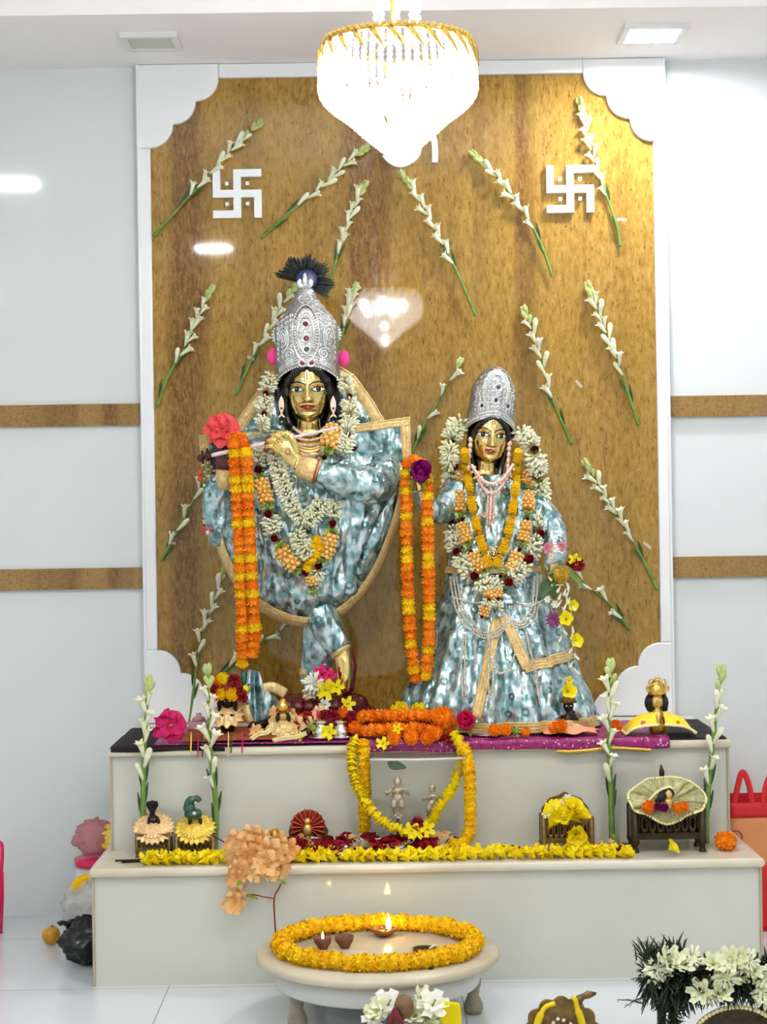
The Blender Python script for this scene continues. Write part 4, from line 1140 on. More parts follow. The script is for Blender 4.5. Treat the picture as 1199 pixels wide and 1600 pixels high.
F_ = dict(
 mo=marigold(M['orange'], 'marigold_orange'), och=marigold(M['ochre'], 'ochre_bud'), my=marigold(M['yellow'], 'marigold_yellow'), ml=marigold(M['lemon'], 'chrysanthemum_yellow'),
 rose=rose([M['rose'], M['green']], 'rose_red', 3), purple=rose([M['purple'], M['green']], 'rose_purple', 3), pinkrose=rose([M['hotpink'], M['green']], 'rose_pink', 3), yrose=rose([M['yellow'], M['green']], 'rose_yellow', 3),
 clump=clump([M['lemon'], M['green']], 'yellow_petal_clump'), hib=openflower([M['hotpink'], M['lemon']], 'hibiscus_pink', 6, 1, .66, .7, .55, .45, True, 2, .9), coral=openflower([M['coral'], M['coral']], 'hibiscus_coral', 7, 1, .52, .5, .45, .5, False, 3, .9),
 peach=openflower([M['peach'], M['peach']], 'gladiolus', 6, 1.1, .46, .5, .8, .5, True, 1, .9), pink=openflower([M['pink'], M['white']], 'carnation', 8, .9, .34, .4, .7, .4, False, 3), mauve=openflower([M['mauve'], M['mauve']], 'aster', 12, 1, .2, .3, .4, .2, False, 2),
 white=openflower([M['white'], M['green']], 'white_flower', 6, 1, .36, .4, .6, .2, True, 2, .8), cream=openflower([M['lily'], M['bud']], 'cream_lily', 6, 1.15, .30, .4, 1.6, .15, True, 2, .55), lemonf=openflower([M['lemon'], M['green']], 'yellow_flower', 5, 1, .36, .5, .7, .3, True), bell=bell([M['lemon'], M['green']], 'yellow_bell'), redf=openflower([M['rose'], M['rose']], 'red_flower', 6, 1, .5, .5, .8, .6, False, 3, .9), hotf=openflower([M['hotpink'], M['rose']], 'magenta_flower', 5, 1, .45, .5, .5, .3, True),
 tuft=tuft([M['cream']], 'tuberose_tuft', 13, 1, .12, 3), wtuft=tuft([M['white']], 'jasmine_tuft', 16, 1, .13, 4, 1.6), puff=beadpuff([M['orange_soft'], M['bead_cream']], 'orange_puff'), gpuff=greenpuff([M['bud'], M['green']], 'green_puff'),
 ycoil=tuft([M['yellow']], 'yellow_coil', 20, .9, .16, 3, .3))
PN = dict(mo='marigold', my='marigold', ml='marigold', rose='rose', purple='rose', tuft='tuberose_tuft', puff='orange_puff', gpuff='green_tuft', ycoil='yellow_coil', yrose='rose', white='white_flower', cream='white_flower', wtuft='jasmine_tuft', bell='yellow_flower', clump='yellow_flower', lemonf='yellow_flower', redf='red_flower', peach='gladiolus_flower', pinkrose='rose', pink='carnation', mauve='aster', hib='hibiscus', coral='hibiscus', hotf='magenta_flower')
def fl(parent, k, loc, sc, rot=None, name=None):
    return inst(F_[k], name or PN[k], loc, parent, rot if rot is not None else (rnd.uniform(-.5, .5), rnd.uniform(-.5, .5), rnd.uniform(0, 6)), sc)
def garland(name, label, cat, paths, seq, group=None, string=True, jit=0, orient=True, squash=None):
    """paths: polylines; seq: callable(i) -> (kind, radius, spacing)"""
    o = thing(name, paths[0][0], label, cat, group)
    for path in paths:
        if string: MB().tube(path, .0018, 5).build('thread', M['thread'], o)
        tot = sum((b - a).length for a, b in zip(path, path[1:])); pos = 0; i = 0; cum = []; acc = 0
        for a, b in zip(path, path[1:]): cum.append((acc, a, b)); acc += (b - a).length
        while pos < tot:
            k, r, sp = seq(i)
            s = pos + sp / 2
            if s > tot: break
            for c0, a, b in reversed(cum):
                if s >= c0: break
            t = (b - a).normalized(); p = a + t * (s - c0)
            if jit: p = p + Vector((rnd.uniform(-jit, jit), rnd.uniform(-jit, jit), rnd.uniform(-jit, jit)))
            sc = Vector((r, r, r * (squash or 1.0))) if k in ('mo', 'my', 'ml') else Vector((r, r, r))
            if k in ('rose', 'yrose', 'white', 'purple', 'redf', 'pinkrose', 'lemonf', 'hotf'): rot = Vector((rnd.uniform(-.5, .5), -1, rnd.uniform(-.3, .5))).to_track_quat('Z', 'Y').to_euler()
            elif orient: rot = ztan(t + Vector((rnd.uniform(-.12, .12), rnd.uniform(-.12, .12), rnd.uniform(-.12, .12))), rnd.uniform(0, 6))
            else: rot = (rnd.uniform(0, 6), rnd.uniform(0, 6), rnd.uniform(0, 6))
            inst(F_[k], PN[k], p, o, rot, sc * rnd.uniform(.93, 1.07)); pos += sp; i += 1
    return o
def kd(x, y, m=.02):
    r2 = ((x - 482) / 158) ** 2 + ((y - 812) / 165) ** 2
    return -.015 - .125 * max(0, 1 - r2 ** 1.1) ** .6 - m
def kp(pts, m=.02, n=6):
    return [K(p.x, p.y, kd(p.x, p.y, m)) for p in spline([Vector((x, y, 0)) for x, y in pts], n)]
def rp(pts, k=1.07, n=6, off=0):
    out = []
    for p in spline([Vector((x, y, 0)) for x, y in pts], n):
        y = min(max(p.y, 730), 1133); q = SK(THOF(p.x, y), y, k); w = X(p.x, p.y, q.y - off); out.append(w)
    return out
# marigold strands hanging over the two statues' hands
pat = lambda i: ('my' if i % 4 == 2 or i % 11 == 5 else 'mo', .0225, .0262)
def strand(pts, dd): return spline([K(x, y, d) for (x, y), d in zip(pts, dd)], 6)
g1a = strand([(372, 684), (366, 700), (371, 790), (376, 900), (379, 1000), (378, 1046)], (-.17, -.20, -.185, -.175, -.15, -.14))
g1b = strand([(372, 684), (384, 706), (388, 790), (393, 900), (398, 985), (393, 1030)], (-.17, -.205, -.19, -.18, -.155, -.145))
garland('marigold_garland', 'orange and yellow marigold garland hanging from the dark red hand with the coral flower', 'garland', [g1a, g1b], pat, 'hanging marigold garlands')
g2a = strand([(652, 722), (636, 726), (635, 790), (637, 900), (642, 1000), (650, 1062)], (-.19, -.2, -.19, -.19, -.18, -.165))
g2b = strand([(652, 722), (667, 738), (668, 800), (670, 900), (671, 1000), (664, 1066)], (-.19, -.2, -.195, -.19, -.18, -.17))
pat2 = lambda i: ('my' if i % 5 == 2 or i % 7 == 4 else 'mo', .0215, .0255)
garland('marigold_garland', 'orange and yellow marigold garland hanging between the statues under the purple rose', 'garland', [g2a, g2b], pat2, 'hanging marigold garlands')
o = inst(F_['purple'], 'rose', K(655, 746, -.212), None, Vector((.15, -1, .5)).to_track_quat('Z', 'Y').to_euler(), .066); tag(o, 'large purple rose topping the marigold garland between the statues', 'flower')
o = inst(F_['coral'], 'hibiscus', K(347, 673, -.125), None, Vector((.05, -1, .35)).to_track_quat('Z', 'Y').to_euler(), .050); tag(o, 'big coral pink flower on top of the dark red hand', 'flower')

# mixed garlands round the flute player's neck
def mixed(i):
    s = ['tuft', 'tuft', 'rose', 'gpuff', 'puff', 'puff', 'gpuff', 'rose']
    k = s[i % 8]; return (k,) + dict(tuft=(.031, .024), rose=(.024, .026), gpuff=(.023, .022), puff=(.025, .036))[k]
outer = [K(424, 588, .0)] + [K(x, y, d) for x, y, d in ((417, 612, -.02), (413, 640, -.05), (409, 668, -.09))] + kp([(402, 700), (404, 740), (415, 778), (427, 830), (446, 868), (468, 890), (487, 905)], .035)
outer_r = [K(538, 590, .0)] + [K(x, y, d) for x, y, d in ((543, 612, -.02), (548, 640, -.04))] + kp([(543, 675), (536, 705)], .045)
lower_r = kp([(523, 784), (519, 820), (513, 855), (500, 884), (488, 905)], .035)
garland('mixed_flower_garland', 'long mixed garland of white buds, orange puffs and red roses round the flute player', 'garland', [outer[5:], outer_r[len(outer_r)//2:], lower_r], mixed, 'mixed neck garlands')
garland('white_bud_garland', 'white buds and dark roses framing the flute player head beside the earrings', 'garland', [outer[:4] , outer_r[:3] + outer_r[3:10]], lambda i: [('tuft', .031, .026), ('tuft', .031, .026), ('rose', .018, .026)][i % 3], 'head side garlands')
mx2 = lambda i: [('puff', .027, .038), ('puff', .027, .036), ('gpuff', .024, .024), ('rose', .015, .022)][i % 4]
garland('orange_puff_garland', 'orange puff garland on the shoulder beside the flute end', 'garland', [kp([(522, 668), (514, 690), (508, 716)], .05)], mx2)
garland('white_bud_garland', 'inner white bud garland crossing the flute player chest below the hand', 'garland',
        [kp([(428, 690), (434, 728), (446, 768), (462, 800), (472, 812)], .04), kp([(502, 782), (494, 800), (482, 816)], .045), kp([(462, 832), (470, 848), (482, 866)], .045)], lambda i: ('tuft', .030, .021))
garland('marigold_pendant_garland', 'short yellow marigold garland ending in a tassel under the white buds', 'garland', [kp([(497, 838), (488, 868), (480, 890)], .045), kp([(503, 850), (486, 880)], .05)], lambda i: ('my', .017, .022))
pend = kp([(487, 900), (489, 915), (490, 932)], .045)
garland('pendant_tassel', 'orange and green flower tassel hanging lowest on the flute player cape', 'garland', [pend], lambda i: [('puff', .02, .025), ('rose', .011, .016), ('gpuff', .018, .018), ('puff', .02, .02)][i % 4])
# side blossoms near the ears
for k, (x, y, d, kk, s) in enumerate([(432, 688, -.12, 'rose', .018), (420, 694, -.12, 'rose', .017), (545, 690, -.1, 'rose', .021), (552, 702, -.1, 'rose', .018)]):
    o = inst(F_[kk], 'rose', K(x, y, d - .02), None, Vector((rnd.uniform(-.4, .4), -1, .2)).to_track_quat('Z', 'Y').to_euler(), s)
    tag(o, ['dark red rose bud just left of the gilded hand', 'dark red rose bud furthest left beside the gilded hand', 'dark red rose on the right shoulder above the stole', 'smaller dark red rose at the stole corner'][k], 'flower', 'rose buds beside the flute')
# jewelled tassel hanging at the far left
M['tassel'] = plain('dark_tassel', (70, 26, 28), .6); M['redbead'] = plain('red_bead', (206, 52, 36), .4); M['bead_white'] = plain('white_bead', (232, 226, 210), .35)
def tassel():
    p0 = K(322, 700, -.06); o = thing('bead_tassel', K(322, 830, -.06), 'long jewelled bead tassel hanging at the far left of the stole', 'tassel')
    rr = random.Random(12)
    for q, (x0, x1, y0, y1) in enumerate(((316, 319, 706, 826), (324, 325, 702, 830), (330, 332, 708, 820), (335, 330, 715, 800))):
        P = spline([K(x0, y0, -.06 - .004*q), K((x0+x1)/2 + 2, (y0+y1)/2, -.065), K(x1, y1, -.06)], 12)
        mb = MB(); k = 0
        for p, t in along(P, .0068):
            col = 2 if k < 6 else (0 if k % 3 else 1)
            if k > 24: col = 2 if k % 3 == 0 else 1
            mb.ball(p, rr.uniform(.0034, .0052), 6, 5, col); k += 1
        mb.build('bead_string', [M['stem'], M['bead_white'], M['tassel']], o)
    for x, y, m, s in ((314, 716, 'tassel', .012), (326, 712, 'tassel', .013), (333, 742, 'tassel', .010), (313, 738, 'redbead', .009), (313, 748, 'redbead', .009), (329, 810, 'redbead', .009), (318, 826, 'redbead', .008), (331, 828, 'redbead', .008), (325, 832, 'bead_white', .007), (329, 762, 'pinkgem', .012)):
        MB().ball(K(x, y, -.075), s, 10, 8, fn=lambda d: 1 + .1*noise.noise(d*4)).build('tassel_bead', M[m], o)
tassel()
# smaller statue: white outer garland, orange puff garland, yellow coil garland
wl = lambda i: [('tuft', .036, .019), ('tuft', .036, .019), ('tuft', .036, .022), ('rose', .027, .028), ('gpuff', .022, .012)][i % 5]
L0 = [Q_(718, 662, .0), Q_(708, 680, -.02), Q_(702, 706, -.06)] + rp([(706, 740), (704, 782), (706, 826), (722, 872), (745, 905), (768, 918)], 1.13)
R0 = [Q_(815, 676, .0), Q_(828, 690, -.02), Q_(838, 716, -.05)] + rp([(842, 752), (846, 790), (840, 832), (826, 868), (802, 900), (780, 915)], 1.12)
garland('white_bud_garland', 'thick white bud garland with red roses round the smaller statue', 'garland', [L0, R0], wl)
om_ = lambda i: [('puff', .0205, .031), ('puff', .0205, .031), ('gpuff', .019, .02), ('rose', .013, .02)][i % 4]
garland('orange_puff_garland', 'orange puff garland between white buds and yellow coils on the smaller statue', 'garland',
        [rp([(718, 735), (717, 770), (722, 815), (736, 860), (756, 893), (774, 905)], 1.16), rp([(822, 735), (826, 775), (822, 820), (812, 860), (795, 892), (776, 905)], 1.16)], om_)
yc = lambda i: ('yrose', .0165, .021) if i % 5 == 4 else ('ycoil', .0155, .0105)
garland('yellow_coil_garland', 'bright yellow coiled garland with gold roses, innermost on the smaller statue', 'garland',
        [[Q_(726, 704, -.085)] + rp([(731, 742), (737, 785), (747, 830), (760, 872), (766, 886)], 1.19), [Q_(810, 704, -.07)] + rp([(808, 742), (803, 785), (795, 830), (783, 868), (774, 886)], 1.19)], yc)
br = thing('gold_brooch', rp([(772, 866)], 1.26, 1)[0], 'golden flower brooch where the yellow coil garland meets', 'brooch')
p = rp([(772, 866)], 1.26, 1)[0]; mb = MB()
for k in range(6):
    a = 2*PI*k/6; mb.torus(p + Vector((.014*math.cos(a), 0, .018*math.sin(a))), .007, .0018, 14, 5, 0, Matrix.Rotation(R(90), 3, 'X'))
mb.ball(p, .006, 8, 6); mb.build('ornament', M['gold'], br)
garland('pendant_tassel', 'white and orange flower tassel hanging below the smaller statue garlands', 'garland', [rp([(772, 915), (764, 935), (756, 960), (752, 968)], 1.17), rp([(776, 912), (778, 935), (778, 956)], 1.18)], lambda i: [('tuft', .022, .02), ('puff', .017, .022), ('rose', .01, .015)][i % 3])
# bouquet at the lowered hand
def bouquet():
    d = -.19; o = thing('hand_bouquet', Q_(870, 890, d), 'bouquet of pink flowers, green leaves and lotus bud in the lowered hand', 'bouquet')
    B = lambda x, y, e=0: Q_(x, y, d + e)
    for x, y, k, s, e in ((857, 857, 'pink', .021, 0), (878, 853, 'pink', .019, .01), (868, 857, 'white', .012, -.01), (861, 868, 'white', .010, -.01), (898, 873, 'lemonf', .02, 0), (902, 882, 'redf', .021, .01), (891, 880, 'redf', .016, .02), (866, 969, 'mauve', .024, .0), (885, 968, 'bell', .022, -.01), (898, 1002, 'bell', .022, .0), (868, 944, 'white', .012, 0), (856, 937, 'white', .011, 0), (893, 946, 'bell', .018, 0)):
        fl(o, k, B(x, y, e), s, Vector((rnd.uniform(-.3, .5), -1, rnd.uniform(-.4, .3))).to_track_quat('Z', 'Y').to_euler())
    inst(F_['och'], 'lotus_bud', B(878, 898, -.012), o, (R(80), 0, 0), .027)
    for (x0, y0, x1, y1, w) in ((879, 884, 855, 902, .010), (880, 883, 902, 905, .010), (868, 895, 842, 938, .022), (866, 905, 866, 935, .018), (885, 888, 912, 918, .009)):
        a = B(x0, y0, .0); b = B(x1, y1, .012)
        MB().petal(a, b - a, Vector((0, -1, .3)), (b - a).length, w, .25, .25, nu=8, shape=.7).build('leaf', M['leaf'] if w > .012 else M['stem'], o, solid=.0008)
    for (x0, y0, x1, y1) in ((876, 912, 878, 1000), (888, 908, 897, 1045), (884, 905, 884, 965)):
        P = spline([B(x0, y0), B((x0 + x1)/2 + 2, (y0 + y1)/2), B(x1, y1)], 8); MB().tube(P, .001, 4).build('thread', M['thread'], o)
        for p, t in along(P, .021, .006): inst(ME_HALF, 'jasmine_bud', p, o, ztan(t + Vector((rnd.uniform(-.8, .8), -.5, 0))), .55)
bouquet()
# ------------------------------------------------------------------ cloths on the upper step
M['black_cloth'] = plain('black_velvet', (26, 16, 18), .9, bump=.3)
def m_magenta():
    t = NT('magenta_sequin_cloth'); co = t.coords(world=True); f = t.noise(60, 3, co)
    base = t.ramp(f, [(.35, lin((104, 4, 72))), (.65, lin((166, 10, 112)))])
    vo = t.n('TexVoronoi'); vo.inputs['Scale'].default_value = 88; t.l(co, vo.inputs['Vector'])
    mx = t.n('MixRGB'); t.l(t.ramp(vo.outputs['Distance'], [(.16, (.85, .85, .85, 1)), (.24, (0, 0, 0, 1))]), mx.inputs[0]); t.l(base, mx.inputs[1]); mx.inputs[2].default_value = lin((236, 206, 226))
    t.l(mx.outputs[0], t.b.inputs['Base Color']); t.set(rough=.45); t.bump(f, .4, .004); return t.m
M['magenta'] = m_magenta()
M['gold_braid'] = plain('gold_braid', (196, 160, 70), .35, .6, var=.3, vscale=200)
M['orange_cloth'] = plain('orange_brown_cloth', (150, 70, 34), .6, var=.4, bump=.5)
M['salmon'] = plain('salmon_cloth', (255, 160, 120), .6, var=.1); M['yellow_cloth'] = plain('yellow_cloth', (246, 212, 40), .55, var=.12)
M['peach_foil'] = plain('peach_foil_cloth', (250, 196, 140), .3, .15, var=.3, vscale=90, bump=.6)
M['yellow_foil'] = plain('golden_foil_cloth', (246, 196, 70), .3, .15, var=.35, vscale=90, bump=.6)
M['red_foil'] = plain('copper_foil_cloth', (176, 70, 48), .25, .5, var=.4, vscale=120, bump=.5)
M['sage_cloth'] = plain('sage_brocade_cloth', (164, 160, 112), .5, .15, var=.3, vscale=80, bump=.6)
M['brass'] = plain('aged_brass', (122, 98, 56), .35, .75, var=.35, vscale=60); M['brass_dark'] = plain('dark_brass', (60, 50, 34), .35, .7, var=.4, vscale=60)
def cloth(name, x0, x1, d0, d1, z, label, mat, hang=None, seed=0, amp=.004, cat='cloth', rough_edge=.004, group=None):
    """cloth lying on the step; hang = (px0, px1, drop) hangs over the front edge"""
    a = S(x0, d0, z).x; b = S(x1, d0, z).x
    def fn(u, v):
        x = a + (b - a) * u; y = d0 + (d1 - d0) * v
        e = rough_edge * noise.noise(Vector((x * 9, seed, v)))
        zz = z + amp * (1 + noise.noise(Vector((x * 13, y * 13, seed)))) * min(1, v * 6 + .3)
        return Vector((x, y + e * (1 - v), zz))
    mb = MB().grid(fn, 80, 14)
    o = mb.build(name, mat, label=label, cat=cat, group=group, solid=.002)
    if hang:
        p0, p1, dr = hang; ha = S(p0, d0, z).x; hb = S(p1, d0, z).x
        def fh(u, v):
            x = ha + (hb - ha) * u
            t = v * (dr + .006 * noise.noise(Vector((x * 8, seed, 1))) ) 
            y = d0 - .010 * math.sin(min(1, v * 3) * PI / 2) + .003 * noise.noise(Vector((x * 25, v, seed)))
            return Vector((x, y, z + .003 - t))
        MB().grid(fh, 120, 6).build('hanging_edge', mat, o, solid=.0018)
        return o, fh
    return o, None
ZT = ZU + .002
cloth('black_cloth', 172, 1136, 5.196, 5.66, ZT, 'black velvet cloth spread over the upper step, showing at both ends', M['black_cloth'], (174, 352, .014), 3, .002)
mg, fh = cloth('magenta_cloth', 240, 1046, 5.192, 5.60, ZT + .006, 'magenta sequined cloth strip hanging over the upper step edge', M['magenta'], (552, 1046, .030), 5, .003)
MB().tube([fh(.64 + .30 * i / 80, 1.0) + Vector((0, -.004, -.004)) for i in range(81)], .006, 6).build('gold_fringe', M['gold_braid'], mg)
ZT2 = ZU + .016
# ------------------------------------------------------------------ little idols
M['idol_dark'] = plain('dark_metal_idol', (48, 34, 24), .3, .6); M['skin_brass'] = plain('brass_idol', (214, 180, 100), .3, .55)
def ruffle(mb, c, r0, r1, z0, z1, n=11, amp=.12, mat=0, sy=.8, turns=3):
    """ruffled skirt disc between radii r0 (top) and r1 (rim)"""
    c = Vector(c); NT_ = 160
    rings = []
    for i in range(9):
        t = i / 8; r = r0 + (r1 - r0) * t
        rings.append([c + Vector((r * (1 + amp * t * math.sin(n * a)) * math.cos(a), r * sy * (1 + amp * t * math.sin(n * a)) * math.sin(a), z0 + (z1 - z0) * t ** 1.3 + amp * .35 * r1 * t * math.cos(n * a + .7))) for a in [2*PI*j/NT_ for j in range(NT_)]])
    mb.loft(rings, mat, (True, False)); return mb
def idol(c, h, label, dress, hair=True, hat=None, spread=1.2, skin='skin_brass', group='small dressed idols', n=11, hatm=None, flat=.28, tilt=40):
    """small seated dressed idol of height h at base point c"""
    c = Vector(c); o = thing('small_idol', c, label, 'idol', group)
    mb = MB(); O0 = Vector((0, 0, 0))
    for r_, nn, zz, tl in ((.66, n, .40, tilt), (.50, n + 3, .44, tilt * .9), (.34, n + 5, .48, tilt * .8)):
        st = mb.mark(); ruffle(mb, O0, h*.12, h*r_*spread, h*.10, 0, nn, .07 if nn > 15 else .11, 0, 1.0 - .35 * (tl < 10))
        mb.xf(Matrix.Translation(c + Vector((0, -h*.05 if tl < 10 else -h*.02, h*(zz if tl > 10 else zz - .2)))) @ Matrix.Rotation(R(tl), 4, 'X'), st)
    mb.build('ruffled_dress', dress, o, solid=.0015)
    b = MB()
    rings = [[c + Vector((h*w*math.cos(2*PI*j/20), h*w*.8*math.sin(2*PI*j/20), h*z)) for j in range(20)] for z, w in ((.0, .16), (.1, .2), (.3, .19), (.45, .17), (.52, .12), (.56, .07), (.60, .07), (.64, .12), (.72, .15), (.80, .15), (.88, .11), (.93, .03))]
    b.loft(rings)
    for sx in (-1, 1):
        b.tube([c + Vector((sx*h*.15, 0, h*.48)), c + Vector((sx*h*.24, -h*.06, h*.38)), c + Vector((sx*h*.13, -h*.17, h*.42))], [h*.05, h*.045, h*.035], 8)
        b.ball(c + Vector((sx*h*.12, -h*.18, h*.42)), h*.04, 8, 6)
    b.ball(c + Vector((0, -h*.155, h*.745)), (h*.025, h*.03, h*.045), 8, 6)
    b.build('body', M[skin], o)
    for sx in (-1, 1): MB().ball(c + Vector((sx*h*.06, -h*.123, h*.775)), (h*.026, h*.01, h*.016), 8, 6).build('eye', M['eye_white'], o)
    if hair:
        m = MB(); m.ball(c + Vector((0, h*.04, h*.76)), (h*.185, h*.15, h*.18), 14, 10)
        for sx in (-1, 1): m.tube([c + Vector((sx*h*.14, -h*.02, h*.86)), c + Vector((sx*h*.20, -h*.02, h*.70)), c + Vector((sx*h*.20, 0, h*.52))], [h*.06, h*.07, h*.04], 8)
        m.build('hair', M['black_matt'], o)
    return o
# pink hibiscus, yellow and red turbaned idol, gold idol, lotas
p = S(265, 5.255, ZT2 + .040); o = inst(F_['hib'], 'hibiscus', p, None, Vector((.1, -1, .25)).to_track_quat('Z', 'Y').to_euler(), .044); tag(o, 'big hot pink hibiscus lying on the left end of the upper step', 'flower')
cloth('orange_cloth', 285, 432, 5.20, 5.40, ZT2 - .002, 'crumpled orange brown cloth under the turbaned idol', M['orange_cloth'], None, 9, .014)
ic = S(356, 5.30, ZT2 + .018)
o = idol(ic, .115, 'small idol with yellow and red turban on the orange brown cloth', M['peach_foil'], True, spread=.62, skin='idol_dark')
rr = random.Random(21); tb = MB().ball(ic + Vector((0, .005, .125)), (.042, .03, .032), 16, 10, fn=lambda d: 1 + .06 * math.sin(14 * d.x + 5 * d.z)); tb.build('turban', M['redpaint'], o)
for k, (x, z, kk, s_) in enumerate(((-.040, .132, 'redf', .020), (-.018, .112, 'my', .020), (.016, .110, 'my', .022), (.044, .118, 'redf', .018), (-.010, .158, 'ml', .020), (.022, .150, 'redf', .020), (-.036, .108, 'mo', .018), (.046, .098, 'redf', .016), (-.026, .148, 'mo', .018))): fl(o, kk, ic + Vector((x, -.026, z)), s_, Vector((x * 8, -1, .3)).to_track_quat('Z', 'Y').to_euler())
MB().ball(ic + Vector((.050, -.01, .155)), (.010, .008, .022), 10, 8).build('plume', M['emerald'], o)
MB().ball(ic + Vector((.054, -.02, .125)), .0125, 10, 8).build('plume_ball', M['lemon'], o)
for k, (x, m) in enumerate(((378, 'hotpink'), (356, 'peach'), (361, 'leaf'), (309, 'hotpink'), (298, 'yellow_cloth'), (316, 'leaf'))):
    a = S(x, 5.205, ZU + .03); q = [a + Vector((0, .02, .01)), a + Vector((.004, -.022, -.002)), a + Vector((.002, -.026, -.045 - .01*(k % 2)))]
    MB().tube(spline(q, 6), .0022, 5).build('ribbon', M[m], o)
ic = S(443, 5.26, ZT2)
o = idol(ic, .085, 'small gold dressed idol just left of the silver pots', M['ribbon'], True, spread=.85, n=8)
MB().lathe([(0, 0), (.022, 0), (.018, .02), (.008, .035), (0, .04)], ic + Vector((0, 0, .078)), 16).build('crown', M['gold'], o)
def lota(c, s, label):
    o = thing('silver_pot', c, label, 'pot', 'small silver pots')
    MB().lathe([(0, 0), (.016, 0), (.022, .010), (.024, .020), (.019, .032), (.012, .038), (.012, .044), (.02, .050), (.0185, .051), (.011, .045), (0, .044)], c, 28).xf(Matrix.Translation(Vector(c)) @ Matrix.Scale(s, 4) @ Matrix.Translation(-Vector(c))).build('pot', M['silver_bright'], o)
    MB().lathe([(0, -.012), (.032, -.012), (.038, -.006), (.036, -.004), (.02, -.009), (0, -.009)], Vector(c) + Vector((0, 0, .013)), 28).build('saucer', M['silver_bright'], o)
lota(S(502, 5.245, ZT2 - .002), 1.0, 'left small silver pot on the upper step below the lotus pedestal')
lota(S(533, 5.245, ZT2 - .002), 1.0, 'right small silver pot on the upper step beside the orange marigolds')
# silver vessel and pink rose beside the marigold heap
vc = S(742, 5.30, ZT2 - .002); o = thing('silver_cup', vc, 'silver cup behind the pink rose on the upper step', 'cup')
MB().lathe([(0, 0), (.03, 0), (.026, .006), (.018, .012), (.02, .03), (.026, .048), (.024, .048), (.017, .03), (0, .016)], vc, 28).build('cup', M['silver_bright'], o)
o = inst(F_['pinkrose'], 'rose', S(731, 5.23, ZT2 + .034), None, Vector((-.2, -1, .5)).to_track_quat('Z', 'Y').to_euler(), .058); tag(o, 'bright pink rose standing beside the orange marigold heap', 'flower')
dish = S(760, 5.28, ZT2 - .004); o = thing('silver_tray', dish, 'low silver tray in front of the gown hem', 'tray')
MB().lathe([(0, 0), (.05, 0), (.058, .008), (.056, .009), (.048, .003), (0, .003)], dish, 32).build('tray', M['silver_bright'], o)
# flowers at the feet of the flute player
feet = [(490, 1072, -.13, 'wtuft', .036, 'fluffy white flower at the feet of the flute player'), (503, 1054, -.10, 'hotf', .030, 'magenta flower at the foot of the flute player'), (515, 1056, -.11, 'hotf', .024, 'smaller magenta flower touching the crossed foot'), (508, 1078, -.15, 'lemonf', .034, 'yellow flower with long petals on the lotus pedestal'), (526, 1074, -.15, 'lemonf', .024, 'small yellow flower under the crossed foot toes'), (506, 1101, -.19, 'white', .020, 'white star flower on the lotus pedestal front'), (543, 1100, -.19, 'lemonf', .024, 'yellow flower on the right of the lotus pedestal front'), (537, 1112, -.2, 'hotf', .017, 'pink flower low on the lotus pedestal front')]
for x, y, d, k, s, lab in feet:
    o = inst(F_[k], PN[k], K(x, y, d), None, Vector((rnd.uniform(-.5, .5), -1, rnd.uniform(0, .6))).to_track_quat('Z', 'Y').to_euler(), s); tag(o, lab, 'flower', 'blossoms at the feet')
# folded shawl end hanging behind the turbaned idol
def shawl_end():
    P = [[(384, 1052), (392, 1046), (405, 1050)], [(382, 1075), (394, 1070), (412, 1072)], [(384, 1100), (400, 1098), (432, 1090)], [(386, 1130), (408, 1128), (445, 1112)]]
    rows = [spline([Vector((x, y, 0)) for x, y in r], 10) for r in P]
    def fn(u, v):
        k = min(int(v * 3), 2); t = v * 3 - k; a = rows[k][int(u * 20)]; b = rows[k + 1][int(u * 20)]; p = a * (1 - t) + b * t
        return K(p.x, p.y, -.10 - .03 * v + .016 * math.sin(u * 11 + v * 4))
    o = MB().grid(fn, 20, 24).build('shawl_end', M['brocade'], solid=.004, label='crumpled end of silver blue shawl lying left of the lotus pedestal', cat='cloth')
    MB().tube(spline([K(412, 1076, -.13), K(428, 1074, -.12), K(446, 1084, -.11)], 8), [.016] * 17, 8, flat=.25).build('ribbon_border', M['ribbon'], o)
    MB().tube(spline([K(384, 1102, -.16), K(386, 1115, -.17), K(392, 1128, -.17)], 8), [.012] * 17, 8, flat=.25).build('ribbon_border', M['ribbon'], o)
shawl_end()
